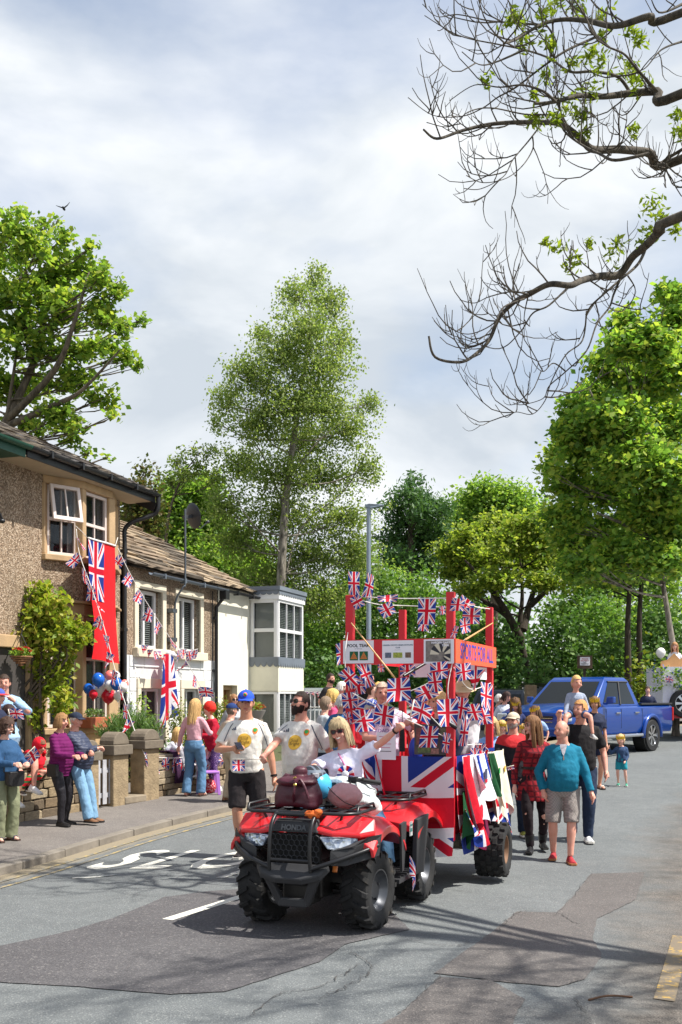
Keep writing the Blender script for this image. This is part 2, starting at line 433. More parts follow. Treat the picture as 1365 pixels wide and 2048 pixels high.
# --- cracks and joints of the old surface
CRK = M('road_crack', (74, 72, 70), .95, var=.3)
def crack(px, w):
    pts = poly_sm([G(*q) for q in px], 14); mb = MB(); rows = []
    for i, p in enumerate(pts):
        t = (pts[min(i + 1, len(pts) - 1)] - pts[max(i - 1, 0)]).normalized(); nn = Vector((-t.y, t.x, 0))
        j = nn * (mn.noise((i * .7, px[0][0], 0)) * .05); ww = w * .55 * (.3 + abs(mn.noise((i * .9, px[0][1], 3))) * 1.5)
        rows.append([on(p + j + nn * ww, .0105), on(p + j - nn * ww, .0105)])
    mb.quadmesh(rows); mb.build('road_crack', CRK, kind='structure')
for px, w in (([(995, 1866), (1040, 1826), (1110, 1826), (1145, 1845), (1170, 1852)], .012), ([(800, 1866), (860, 1872), (925, 1880), (932, 1890), (880, 1892), (815, 1880)], .010),
              ([(890, 1954), (1000, 1962), (1120, 1974), (1165, 1955)], .006), ([(690, 1870), (770, 1850), (860, 1780), (960, 1790)], .010), ([(500, 2035), (560, 1990), (640, 1975), (720, 1930)], .012),
              ([(700, 1905), (740, 1930), (730, 1955), (640, 2000)], .012), ([(1186, 1745), (1110, 1835)], .006), ([(885, 1950), (800, 2030)], .008), ([(1150, 1995), (1180, 2048)], .01), ([(180, 1678), (330, 1640), (450, 1612)], .012), ([(30, 1716), (200, 1668), (260, 1655)], .010)):
    crack(px, w)
def twig(a, b_, r, label):
    mb = MB(); p = poly_sm([a, a.lerp(b_, .4) + Vector((.02, .03, .01)), b_], 4); mb.tube([q + Vector((0, 0, r)) for q in p], r, 6)
    o = mb.build('fallen_twig', M('twig_bark', (92, 66, 48), .9), smooth=60); tag(o, label, 'twig')
twig(G(1178, 2002), G(1265, 1996), .007, 'thin brown fallen twig lying on the asphalt near the yellow line')
# ================================================================ HOUSES
def dash(name, cols, sc=42, pb=.5):
    m, nt, b = newmat(name); v = coord(nt)
    vo = nt.nodes.new('ShaderNodeTexVoronoi'); vo.inputs['Scale'].default_value = sc; nt.links.new(v, vo.inputs['Vector'])
    k = X(nt, vo.outputs['Color']); big = noise(nt, v, 1.3, 4)
    c = ramp(nt, k, [(.15, lin(cols[0])), (.42, lin(cols[1])), (.6, lin(cols[2])), (.85, lin(cols[3]))])
    c = mixc(nt, ramp(nt, big, [(.35, 0.0), (.75, .35)]), c, lin(cols[0]))
    c = mixc(nt, ramp(nt, noise(nt, coord(nt, 'Object', (2.2, 2.2, .22)), 1.6, 4, .6), [(.45, 0.0), (.75, .4)]), c, lin((84, 74, 62)))
    nt.links.new(c, b.inputs['Base Color']); b.inputs['Roughness'].default_value = .95
    bump(nt, b, X(nt, vo.outputs['Distance']), pb, .02); return m
DASH = dash('pebbledash', ((98, 82, 66), (134, 112, 90), (158, 136, 112), (192, 174, 152)), 52)
STONE = M('sandstone', (176, 148, 112), .85, var=.22, vs=3, bmp=.3, bs=40)
CREAMSTONE = M('painted_stone', (214, 204, 182), .75, var=.08, vs=3, bmp=.2, bs=30)
WHITEP = M('white_painted_stone', (232, 232, 230), .7, var=.05, vs=2.5, bmp=.35, bs=12, bd=.02)
CREAM = M('cream_render', (226, 222, 204), .8, var=.10, vs=2.2, bmp=.15, bs=20)
UPVC = M('white_upvc', (226, 226, 226), .35, var=.02)
PINKW = M('cream_window_paint', (214, 200, 192), .45, var=.03)
BLACKP = M('black_gutter_plastic', (34, 34, 36), .4, var=.1)
GREYG = M('grey_gutter', (96, 104, 114), .45, var=.1)
GREENP = M('green_painted_timber', (28, 74, 58), .5, var=.2)
SOFF = M('soffit_board', (176, 160, 136), .8, var=.06)
GLASS = glass_mat('window_glass'); _g = GLASS.node_tree; _t = _g.nodes.new('ShaderNodeBsdfTransparent'); _m = _g.nodes.new('ShaderNodeMixShader'); _m.inputs[0].default_value = .32; _g.links.new(_t.outputs[0], _m.inputs[1]); _g.links.new(_g.nodes['Principled BSDF'].outputs[0], _m.inputs[2]); _g.links.new(_m.outputs[0], _g.nodes['Material Output'].inputs['Surface'])
BLINDM = M('blind_slats', (206, 214, 210), .6, var=.03)
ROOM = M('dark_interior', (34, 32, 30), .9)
LEAD = M('lead_flashing', (112, 120, 130), .5, var=.15, vs=3)
O2 = Vector((-4.21, 20.0, 0)); D2 = Vector((.315, .949, 0)).normalized(); RZ = math.atan2(D2.y, D2.x)
NX = Vector((D2.y, -D2.x, 0))
def HW(t, out, z): return O2 + D2 * t + NX * out + Vector((0, 0, z))     # facade coordinates to world
def toL(p):                                                           # world to house-local
    q = Vector(p) - O2; return Vector((q.dot(D2), -q.dot(NX), p[2]))
def holes_wall(mb, x0, x1, z0, z1, holes, y=0, dep=.2, mi=0):
    xs = sorted({x0, x1, *[h[0] for h in holes], *[h[1] for h in holes]}); zs = sorted({z0, z1, *[h[2] for h in holes], *[h[3] for h in holes]})
    for a, b_ in zip(xs, xs[1:]):
        for c_, d in zip(zs, zs[1:]):
            if any(h[0] <= a and b_ <= h[1] and h[2] <= c_ and d <= h[3] for h in holes): continue
            mb.face([(a, y, c_), (b_, y, c_), (b_, y, d), (a, y, d)], mi)
    for h in holes:
        a, b_, c_, d = h
        mb.face([(a, y, c_), (a, y + dep, c_), (a, y + dep, d), (a, y, d)], mi); mb.face([(b_, y, c_), (b_, y, d), (b_, y + dep, d), (b_, y + dep, c_)], mi)
        mb.face([(a, y, d), (a, y + dep, d), (b_, y + dep, d), (b_, y, d)], mi); mb.face([(a, y, c_), (b_, y, c_), (b_, y + dep, c_), (a, y + dep, c_)], mi)
def window(parent, org, ang, w, h, lights=2, mat=None, fr=.06, sash=0, open_=0, blind=False, barv=0, mid=False, dark=True):
    """window of width w and height h; org = lower left front corner in the parent's frame, ang about z"""
    mat = mat or UPVC
    Rz = Matrix.Rotation(ang, 4, 'Z'); T = Matrix.Translation(Vector(org)) @ Rz
    mb = MB(); d = .07
    for a, b_ in (((0, 0), (0, h)), ((w, 0), (w, h))):
        x = a[0] + (fr / 2 if a[0] == 0 else -fr / 2); mb.box((x, d / 2, h / 2), (fr, d, h))
    mb.box((w / 2, d / 2, fr / 2), (w - 2 * fr, d, fr)); mb.box((w / 2, d / 2, h - fr / 2), (w - 2 * fr, d, fr))
    iw = w - 2 * fr
    for i in range(1, lights): mb.box((fr + iw * i / lights, d / 2, h / 2), (fr * .9, d * .95, h - 2 * fr))
    if sash: mb.box((w / 2, d / 2 + .004, h * sash), (iw, d * .9, fr * 1.0))
    if barv:
        for i in range(1, barv + 1): mb.box((fr + iw * i / (barv + 1), d / 2, h / 2), (.028, d * .6, h - 2 * fr))
    f = mb.build('window', mat, parent, bevel=.006); f.matrix_local = T
    cells = [(fr, h - fr)] if not sash else [(fr, h * sash), (h * sash, h - fr)]
    for i in range(lights):
        for c0, c1 in cells:
            g = MB(); a = fr + iw * i / lights; b_ = fr + iw * (i + 1) / lights
            g.box(((a + b_) / 2, d * .62, (c0 + c1) / 2), (b_ - a, .008, c1 - c0)); g.build('pane', GLASS, f)
    if blind:
        s_ = MB(); z = fr + .03
        while z < h - fr:
            s_.box((w / 2, d + .04, z), (iw - .02, .045, .006), 0, Matrix.Rotation(1.45 if blind == 'closed' else .5, 3, 'X')); z += .042
        s_.build('blind', BLINDM, f, kind='stuff')
    else:
        c_ = MB(); c_.box((w * .12, d + .05, h / 2), (w * .2, .03, h - .1)); c_.box((w * .88, d + .05, h / 2), (w * .2, .03, h - .1)); c_.build('curtain', M('pale_curtain', (150, 140, 136), .9, var=.2, vs=14), f)
    return f
SLATE_A = [M('roof_slate', c, .8, var=.3, vs=4, bmp=.5, bs=25) for c in ((86, 78, 72), (104, 94, 84), (72, 68, 66), (116, 106, 92))]
SLAB = [M('stone_roof_slab', c, .9, var=.35, vs=3.5, bmp=.6, bs=18, bd=.02) for c in ((134, 116, 96), (108, 94, 78), (150, 132, 108), (92, 82, 70))]
def roof_tiles(parent, x0, x1, y0, z0, y1, z1, gauge, width, thick, mats, name, wob=1.0):
    """courses of stone pieces from eave (y0,z0) to ridge (y1,z1)"""
    L = math.hypot(y1 - y0, z1 - z0); ang = math.atan2(z1 - z0, y1 - y0)
    meshes = {}
    nco = int(L / gauge); rnd = random.Random(3)
    for k in range(nco + 1):
        s0 = k * gauge; x = x0 - rnd.uniform(0, width * .6)
        while x < x1:
            w = width * rnd.uniform(.65, 1.35); xa = max(x, x0); xb = min(x + w, x1 + .03)
            if xb - xa > .08:
                key = (rnd.randint(0, 5))
                if key not in meshes:
                    mb = MB(); n = 3; rr = random.Random(key)
                    rows = []
                    for zz in (0, 1):
                        row = []
                        pts = [(-.5, 0), (-.17, rr.uniform(-.06, .06)), (.17, rr.uniform(-.06, .06)), (.5, 0), (.5, 1), (-.5, 1)]
                        for a, q in pts: row.append((a * .985, q * 1.0, zz))
                        rows.append(row)
                    mb.loft(rows); meshes[key] = [mb.mesh(name, mm) for mm in mats]
                o = bpy.data.objects.new(name, rnd.choice(meshes[key])); C.objects.link(o); o.parent = parent
                ln = min(gauge * 1.5, L - s0 + .02); 
                if ln < .05: break
                tilt = -thick * .75 / gauge
                o.location = ((xa + xb) / 2, y0 + (s0 - .0) * math.cos(ang), z0 + s0 * math.sin(ang) + .012 + rnd.uniform(0, .012) * wob)
                o.scale = (xb - xa, ln, thick * rnd.uniform(.8, 1.25)); o.rotation_euler = (ang + tilt, rnd.uniform(-.012, .012) * wob, rnd.uniform(-.012, .012) * wob)
            x += w
def gutter(parent, x0, x1, y, z, mat, r=.065, name='gutter'):
    mb = MB(); rows = []
    for x in (x0, x1):
        rows.append([(x, y + r * math.cos(a), z + r * math.sin(a)) for a in [math.pi + math.pi * i / 8 for i in range(9)]] + [(x, y + (r - .012) * math.cos(a), z + (r - .012) * math.sin(a)) for a in [2 * math.pi - math.pi * i / 8 for i in range(9)]])
    mb.loft(rows); n = int((x1 - x0) / .9)
    for i in range(1, n + 1): mb.box((x0 + i * .9 - .4, y, z - .03), (.05, r * 2.2, r * 1.7))
    return mb.build(name, mat, parent, smooth=50)
# ---------------------------------------------------------------- left house
lh = thing('house', 'brown pebbledashed house with a stone mullioned bow window and dark slate roof', 'house', O2, RZ)
mb = MB(); holes_wall(mb, -10, 0, -.3, 5.62, [(-2.3, -.3, 1.25, 3.2), (-2.3, -.3, 4.2, 5.45)], 0, .25)
mb.face([(0, 0, -.3), (0, 7.2, -.3), (0, 7.2, 5.7), (0, 3.6, 7.5), (0, 0, 5.7)]); mb.face([(-10, 7.2, -.3), (0, 7.2, -.3), (0, 7.2, 5.7), (-10, 7.2, 5.7)])
mb.face([(-10, 0, -.3), (-10, 7.2, -.3), (-10, 7.2, 5.7), (-10, 3.6, 7.5), (-10, 0, 5.7)])
mb.build('wall', DASH, lh)
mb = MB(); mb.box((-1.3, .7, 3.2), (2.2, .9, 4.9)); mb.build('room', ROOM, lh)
E = .56; ez = 5.72; ry, rz_ = 3.5, 7.62
mb = MB()
mb.face([(-10, -E, ez - .03), (.34, -E, ez - .03), (.34, ry, rz_ - .03), (-10, ry, rz_ - .03)]); mb.face([(-10, -E, ez - .12), (-10, ry, rz_ - .12), (.34, ry, rz_ - .12), (.34, -E, ez - .12)])
mb.face([(.34, -E, ez - .12), (.34, ry, rz_ - .12), (.34, ry, rz_ - .03), (.34, -E, ez - .03)])
mb.face([(-10, ry, rz_ - .03), (.34, ry, rz_ - .03), (.34, 7.7, ez - .03), (-10, 7.7, ez - .03)])
rf = mb.build('roof', SLATE_A[2], lh)
roof_tiles(rf, -5.6, .36, -E - .03, ez, ry, rz_, .27, .42, .022, SLATE_A, 'slate', .7)
mb = MB(); 
for i in range(12): mb.tube([(-5.4 + i * .49, ry, rz_ + .03), (-4.93 + i * .49, ry, rz_ + .03)], .1, 8)
mb.build('ridge_tile', SLATE_A[0], rf, kind='stuff')
mb = MB(); mb.box((-1.9 + 0, -E / 2 + .02, 5.56), (4.5, E, .02)); mb.build('soffit', SOFF, lh)
mb = MB(); mb.box((-1.7, -E + .01, 5.62), (4.1, .03, .16)); mb.box((.33, 1.5, 6.42), (.04, 4.6, .18), 0, Matrix.Rotation(math.atan2(rz_ - ez, ry + E), 3, 'X')); mb.build('fascia', BLACKP, lh)
mb = MB(); mb.box((-6.9, -E + .01, 5.62), (6.2, .03, .2)); mb.box((-6.9, -E / 2, 5.55), (6.2, E - .04, .02)); mb.build('fascia', GREENP, lh, label='green painted fascia board')
gutter(lh, -3.75, .38, -E - .06, 5.70, BLACKP); gutter(lh, -10, -3.76, -E - .06, 5.70, GREENP)
mb = MB(); mb.tube(poly_sm([(.36, -E - .06, 5.66), (.36, -E - .05, 5.42), (.33, -E + .06, 5.30), (.12, -.22, 5.16), (.07, -.07, 5.02), (.07, -.06, 4.8)], 5) + [Vector((.07, -.06, .3))], .045, 8)
for z in (4.6, 3.1, 1.7): mb.box((.07, -.04, z), (.13, .1, .06))
mb.build('downpipe', BLACKP, lh, smooth=50)
# bow window on two storeys
BAY = [(-2.5, 0), (-1.8, -.33), (-.85, -.33), (-.15, 0)]
def facet(i):
    a, b_ = Vector((*BAY[i], 0)), Vector((*BAY[i + 1], 0)); return a, b_, math.atan2(b_.y - a.y, b_.x - a.x), (b_ - a).length
def band(mb, z0, z1, push=0.0, grow=0.0):
    rows = []
    for z in (z0, z1):
        row = []
        for k, (x, y) in enumerate(BAY):
            cx = -1.325; row.append((cx + (x - cx) * (1 + grow), y - push if y < -.01 else y - push * .8, z))
        rows.append([(row[0][0], .05, z)] + row + [(row[-1][0], .05, z)])
    mb.loft(rows)
for a in ((-.2, .95), (3.42, 4.12, -.005)): mbp = MB(); band(mbp, *a); mbp.build('bay_wall', DASH, lh)
for nm_, *a in (('stone_course', .95, 1.18, .015), ('stone_sill', 1.181, 1.28, .09, .05), ('lintel', 3.22, 3.421, .02, .01), ('drip_ledge', 3.425, 3.47, .11, .05), ('stone_sill', 4.121, 4.22, .10, .05), ('lintel', 5.42, 5.55, .02, .01)): mbs = MB(); band(mbs, *a); mbs.build(nm_, STONE, lh, bevel=.012)
for i, (x, y) in enumerate(BAY):
    for z0, z1 in ((1.28, 3.22), (4.22, 5.42)):
        mb = MB(); mb.box((x + (.03 if i == 0 else -.03 if i == 3 else 0), y + .06, (z0 + z1) / 2), (.17, .17, z1 - z0), 0, Matrix.Rotation((.35, .22, -.22, -.35)[i], 3, 'Z')); mb.build('mullion', STONE, lh, bevel=.02)
for i in range(3):
    a, b_, an, L = facet(i); d = (b_ - a).normalized(); q = a + d * .09; w = L - .18
    off = Vector((-d.y, d.x, 0)) * .05
    window(lh, q + off + Vector((0, 0, 1.29)), an, w, 1.92, 1, PINKW, .055, .62, barv=1)
    if i == 0:
        window(lh, q + off + Vector((0, 0, 4.23)), an, w, 1.18, 1, PINKW, .055, .52, barv=1)
        # the upper sash, tilted open
        mb = MB(); hh = .62; ww = w - .02
        for x in (.03, ww - .03): mb.box((x, 0, hh / 2), (.06, .05, hh))
        mb.box((ww / 2, 0, .035), (ww - .12, .05, .07)); mb.box((ww / 2, 0, hh - .03), (ww - .12, .05, .06)); mb.box((ww / 2, 0, hh / 2), (.028, .03, hh - .12))
        o = mb.build('window_sash', PINKW, lh, bevel=.006); o.matrix_local = Matrix.Translation(q + Vector((0, 0, 4.80)) - Vector((-d.y, d.x, 0)) * .16) @ Matrix.Rotation(an, 4, 'Z') @ Matrix.Rotation(R(-11), 4, 'X')
        g = MB(); g.box((ww / 2, .01, hh / 2), (ww - .1, .006, hh - .1)); g.build('pane', GLASS, o)
    else: window(lh, q + off + Vector((0, 0, 4.23)), an, w, 1.18, 1, PINKW, .055, .52, barv=1)
# a door recess further left, partly behind the climber
mb = MB(); mb.box((-3.55, -.02, 1.45), (.95, .06, 2.3)); mb.build('door', M('dark_door', (70, 66, 64), .6), lh)
mb = MB(); mb.box((-4.11, -.06, 1.45), (.16, .14, 2.3)); mb.box((-2.99, -.06, 1.45), (.16, .14, 2.3)); mb.box((-3.55, -.06, 2.70), (1.35, .15, .2)); mb.build('door_surround', STONE, lh, bevel=.015)
# ---------------------------------------------------------------- middle cottage
cg = thing('cottage', 'pebbledashed cottage with white painted lower stonework and stone slab roof', 'cottage', O2, RZ)
W1 = (.66, 1.66, 2.78, 3.95); W2 = (2.38, 3.42, 2.78, 3.95); L1 = (.75, 1.75, .9, 1.98); L2 = (2.6, 3.5, .9, 1.98)
mb = MB(); holes_wall(mb, .13, 4.34, 2.63, 4.35, [W1, W2], 0, .2)
mb.build('wall', DASH, cg); mb = MB(); mb.face([(.13, 7, -.2), (6.35, 7, -.2), (6.35, 7, 4.3), (.13, 7, 4.3)]); mb.build('wall', DASH, cg)
mb = MB(); holes_wall(mb, .36, 4.34, -.2, 2.629, [L1, L2], .01, .2); mb.face([(.13, 0.002, -.2), (.36, 0.002, -.2), (.36, 0.002, 2.629), (.13, 0.002, 2.629)])
mb.build('mortar', M('white_mortar', (206, 206, 204), .8), cg)
rnd = random.Random(5); WS = [WHITEP, M('white_painted_stone_b', (222, 223, 224), .7, var=.06, vs=3, bmp=.4, bs=10, bd=.02)]
z = .15
hs = [.24, .27, .22, .27, .25, .29, .23, .26, .22, .23]
for k, hh in enumerate(hs):
    x = .36 - rnd.uniform(0, .3)
    while x < 4.34:
        w = rnd.uniform(.42, .75); spans = [(max(x, .362), min(x + w, 4.335))]
        for hx0, hx1, hz0, hz1 in (L1, L2):
            if z + hh > hz0 - .1 and z < hz1 + .22:
                ns = []
                for a, b_ in spans:
                    if b_ <= hx0 - .14 or a >= hx1 + .14: ns.append((a, b_))
                    else:
                        if a < hx0 - .14: ns.append((a, hx0 - .14))
                        if b_ > hx1 + .14: ns.append((hx1 + .14, b_))
                spans = ns
        for a, b_ in spans:
            if b_ - a > .05:
                s_ = MB(); s_.box((0, 0, 0), (b_ - a - .012, .05, hh - .012)); o = s_.build('stone', rnd.choice(WS), cg, bevel=.012)
                o.location = ((a + b_) / 2, .012 + rnd.uniform(-.006, .006), z + hh / 2)
        x += w
    z += hh
for (a, b_, c_, d) in (W1, W2):
    mb = MB(); fw = .15
    mb.box((a - fw / 2, .03, (c_ + d) / 2), (fw, .14, d - c_)); mb.box((b_ + fw / 2, .03, (c_ + d) / 2), (fw, .14, d - c_)); mb.box(((a + b_) / 2, .03, d + fw / 2), (b_ - a + 2 * fw, .14, fw)); 
    mb.build('window_surround', CREAMSTONE, cg, bevel=.012)
    mb = MB(); mb.box(((a + b_) / 2, -.01, c_ - .09), (b_ - a + 2.6 * fw, .22, .18)); mb.build('window_sill', CREAMSTONE, cg, bevel=.012)
    window(cg, (a, .13, c_), 0, b_ - a, d - c_, 2, UPVC, .07, blind=True)
for (a, b_, c_, d) in (L1, L2):
    mb = MB(); mb.box(((a + b_) / 2, .0, d + .1), (b_ - a + .28, .1, .2)); mb.box((a - .07, 0, (c_ + d) / 2), (.13, .1, d - c_)); mb.box((b_ + .07, 0, (c_ + d) / 2), (.13, .1, d - c_))
    mb.build('window_surround', CREAMSTONE, cg, bevel=.012); window(cg, (a, .13, c_), 0, b_ - a, d - c_, 2, UPVC, .06)
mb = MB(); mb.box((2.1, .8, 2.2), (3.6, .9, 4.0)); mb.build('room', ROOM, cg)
# the white rendered end with its square bay
mb = MB(); DR = (4.62, 5.42, -.1, 2.08); holes_wall(mb, 4.341, 6.2, -.2, 4.35, [DR], -.02, .3); mb.face([(6.2, -.02, -.2), (8.0, -.02, -.2), (8.0, -.02, 4.35), (6.2, -.02, 4.35)]); mb.face([(8, -.02, -.2), (8, 7, -.2), (8, 7, 4.35), (8, -.02, 4.35)]); mb.face([(6.2, 0, 4.35), (8, 0, 4.35), (8, 7, 4.35), (6.2, 7, 4.35)])
mb.build('wall', CREAM, cg, label='cream rendered wall')
mb = MB(); mb.box((4.68, .2, 1), (.1, .16, 2.1)); mb.box((5.36, .2, 1), (.1, .16, 2.1)); mb.box((5.02, .2, 2.02), (.58, .16, .1)); mb.build('door_frame', STONE, cg)
dmb = MB(); dmb.box((5.02, .25, .95), (.62, .05, 2.05)); dmb.box((5.02, .215, 1.45), (.4, .02, .6)); dmb.box((5.02, .215, .6), (.4, .02, .6)); dmb.build('door', M('brown_timber_door', (128, 84, 44), .5, var=.25, vs=3), cg, bevel=.01)
BX0, BX1, BD = 6.16, 7.93, -.76
mb = MB(); mb.box(((BX0 + BX1) / 2, BD / 2 - .02, 2.28), (BX1 - BX0, -BD, .72)); mb.build('bay_wall', CREAM, cg); mb = MB(); mb.box(((BX0 + BX1) / 2, BD / 2 - .02, .4), (BX1 - BX0 - .1, -BD - .1, .9)); mb.build('bay_wall', CREAM, cg)
mb = MB(); mb.box(((BX0 + BX1) / 2, BD / 2 - .02, 4.30), (BX1 - BX0 + .06, -BD + .06, .22)); mb.build('bay_fascia', UPVC, cg)
lead = MB(); lead.box(((BX0 + BX1) / 2, BD / 2 - .02, 4.46), (BX1 - BX0 + .14, -BD + .14, .1))
def scallop(z, h, g):
    n = 12
    for i in range(n):
        w = (BX1 - BX0 + .1) / n; a = BX0 - .05 + i * w
        lead.prism([(a, z), (a + w, z), (a + w, z - h * .55)] + [(a + w / 2 + w / 2 * math.cos(q), z - h * .55 - h * .45 * math.sin(q)) for q in (.6, 1.2, 1.57, 1.94, 2.54)] + [(a, z - h * .55)], lambda u, v_, d: (u, BD - .02 - g + d, v_), 0, -.012)
    n = 5
    for i in range(n):
        w = (-BD + .05) / n; a = BD - .05 + i * w
        lead.prism([(a, z), (a + w, z), (a + w, z - h * .55)] + [(a + w / 2 + w / 2 * math.cos(q), z - h * .55 - h * .45 * math.sin(q)) for q in (.6, 1.2, 1.57, 1.94, 2.54)] + [(a, z - h * .55)], lambda u, v_, d: (BX0 - g + d, u, v_), 0, -.012)
scallop(4.42, .12, .035); lead.build('lead_trim', LEAD, cg); lead = MB(); scallop(2.78, .24, .01); lead.build('lead_trim', LEAD, cg)
for z0, hh in ((2.68, 1.52), (.86, 1.10)):
    window(cg, (BX0 + .02, BD - .02, z0), 0, BX1 - BX0 - .04, hh, 1, UPVC, .08, .5 if z0 > 2 else 0, blind=True, barv=2 if z0 > 2 else 3)
    window(cg, (BX0, -.04, z0), R(-90), -BD - .05, hh, 1, UPVC, .09, .5 if z0 > 2 else 0, blind='closed')
    mb = MB(); mb.box((BX1 - .02, BD / 2, z0 + hh / 2), (.04, -BD, hh)); mb.build('bay_side', UPVC, cg)
mb = MB(); mb.box(((BX0 + BX1) / 2, BD / 2 + .1, 2.6), (BX1 - BX0 - .3, -BD - .3, 3.3)); mb.build('room', M('pale_interior', (120, 124, 120), .9), cg)
# roof of the cottage
ez2, ry2, rz2 = 4.33, 3.5, 6.26; E2 = .2
mb = MB(); mb.face([(.13, -E2, ez2 - .02), (6.4, -E2, ez2 - .02), (6.4, ry2, rz2 - .02), (.13, ry2, rz2 - .02)]); mb.face([(.13, 7.2, ez2), (.13, ry2, rz2 - .02), (6.4, ry2, rz2 - .02), (6.4, 7.2, ez2)])
mb.face([(6.38, -E2, ez2 - .05), (6.38, 7.2, ez2 - .05), (6.38, ry2, rz2 - .03)]); mb.face([(.13, 0, ez2 - .05), (.13, 7.2, ez2 - .05), (.13, ry2, rz2 - .03)])
rf = mb.build('roof', SLAB[3], cg)
roof_tiles(rf, .13, 6.42, -E2 - .03, ez2, ry2, rz2, .34, .58, .05, SLAB, 'roof_slab', 1.5)
gutter(cg, .72, 4.3, -E2 - .07, 4.26, GREYG, .06); gutter(cg, 4.31, 6.3, -E2 - .07, 4.25, BLACKP, .06)
mb = MB(); mb.tube([(4.15, -.3, 4.2), (4.15, -.28, 4.1), (4.12, -.08, 3.85), (4.12, -.07, 0)], .045, 8); mb.box((4.15, -.27, 4.12), (.2, .16, .2)); mb.tube([(3.98, -.05, 4.2), (3.99, -.03, 2), (3.97, -.03, .3)], .012, 5); 
for z in (3.6, 2.4, 1.3): mb.box((4.12, -.04, z), (.12, .09, .06))
mb.build('downpipe', BLACKP, cg, smooth=50)
# satellite dish on its long pole
ds = thing('satellite_dish', 'dark grey satellite dish on a tall pole fixed to the cottage wall', 'satellite dish', HW(1.95, .18, 0), RZ)
PM = M('galvanised_pole', (92, 98, 104), .5, .6); DM = M('dark_dish', (52, 54, 58), .5)
mb = MB(); mb.tube(poly_sm([(.0, .02, 2.95), (.0, .02, 3.75), (.06, -.14, 4.1), (.1, -.16, 4.25), (.1, -.16, 5.72)], 4), .022, 8); mb.build('pole', PM, ds, smooth=50)
mb = MB(); mb.box((0, .1, 3.0), (.2, .16, .08)); mb.box((0, .1, 3.6), (.2, .16, .08)); mb.build('bracket', PM, ds)
dm = Matrix.Translation((.40, -.2, 5.62)) @ Matrix.Scale(.9, 4) @ Matrix.Rotation(R(-32), 4, 'Z') @ Matrix.Rotation(R(-14), 4, 'Y')
mb = MB(); mb.lathe([(.0, -.05), (.12, -.045), (.24, -.025), (.30, 0), (.305, .008), (.29, .006), (.2, -.02), (0, -.035)], 28); o = mb.build('dish', DM, ds, smooth=40); o.matrix_local = dm
mb = MB(); mb.tube([(-.04, 0, -.05), (.1, 0, -.32), (.34, 0, -.2)], .014, 6); mb.ell((.36, 0, -.19), (.05, .04, .04)); mb.box((-.16, 0, 0), (.22, .08, .08)); o = mb.build('receiver_arm', DM, ds, smooth=50); o.matrix_local = dm
# small black wall fitting of unclear kind at the far left
ds2 = thing('wall_fitting', 'small black fitting on the pebbledash wall at the picture edge', 'camera', P(4, 1042, 15.0))
mb = MB(); mb.ell((0, 0, 0), (.05, .05, .035)); mb.tube([(0, 0, .03), (-.06, .1, .12)], .02, 6); mb.build('fitting_body', M('black_plastic', (24, 24, 26), .4), ds2, smooth=60)
# ================================================================ TREES AND PLANTS
RNG = np.random.default_rng(11)
def leafmat(name, cols, trans=.45, rough=.55):
    m = bpy.data.materials.new(name); m.use_nodes = True; nt = m.node_tree; nt.nodes.clear()
    out = nt.nodes.new('ShaderNodeOutputMaterial'); geo = nt.nodes.new('ShaderNodeNewGeometry')
    r = X(nt, geo.outputs['Random Per Island'])
    n_ = len(cols); c = ramp(nt, r, [((i + .5) / n_, tuple(x for x in cols[i])) for i in range(n_)])
    p = nt.nodes.new('ShaderNodeBsdfPrincipled'); p.inputs['Roughness'].default_value = rough; p.inputs['Specular IOR Level'].default_value = .35
    t = nt.nodes.new('ShaderNodeBsdfTranslucent'); ms = nt.nodes.new('ShaderNodeMixShader'); ms.inputs[0].default_value = trans
    nt.links.new(c, p.inputs['Base Color'])
    tcol = mixc(nt, 1.0, c, (1.0, 1.08, .55), 'MULTIPLY'); nt.links.new(tcol, t.inputs['Color'])
    nt.links.new(p.outputs[0], ms.inputs[1]); nt.links.new(t.outputs[0], ms.inputs[2]); nt.links.new(ms.outputs[0], out.inputs['Surface']); return m
def quads_mesh(name, V, mat, nv=4):
    n = len(V) // nv; me = bpy.data.meshes.new(name); me.vertices.add(len(V)); me.vertices.foreach_set('co', V.astype(np.float32).ravel())
    me.loops.add(len(V)); me.polygons.add(n); me.loops.foreach_set('vertex_index', np.arange(len(V), dtype=np.int32))
    me.polygons.foreach_set('loop_start', np.arange(0, len(V), nv, dtype=np.int32)); me.materials.append(mat); me.update(calc_edges=True); return me
def leaves(cent, size, asp=.6, up=.5, droop=0.0):
    """a folded diamond leaf of two triangles at each centre"""
    n = len(cent); nrm = RNG.normal(size=(n, 3)); nrm[:, 2] = np.abs(nrm[:, 2]) + up; nrm /= np.linalg.norm(nrm, axis=1)[:, None]
    a = RNG.normal(size=(n, 3)); a[:, 2] -= droop; a -= nrm * np.sum(a * nrm, 1)[:, None]; a /= np.linalg.norm(a, axis=1)[:, None] + 1e-9
    b = np.cross(nrm, a); s = size * RNG.uniform(.6, 1.35, (n, 1))
    V = np.empty((n, 4, 3)); V[:, 0] = cent - a * s * .5; V[:, 1] = cent + b * s * asp * .5 - a * s * .05; V[:, 2] = cent + a * s * .5; V[:, 3] = cent - b * s * asp * .5 - a * s * .05
    return V.reshape(-1, 3)
def blob_pts(c, r, n, shell=.55):
    d = RNG.normal(size=(n, 3)); d /= np.linalg.norm(d, axis=1)[:, None]
    return c + d * (RNG.uniform(0, 1, (n, 1)) ** (1 - shell)) * r
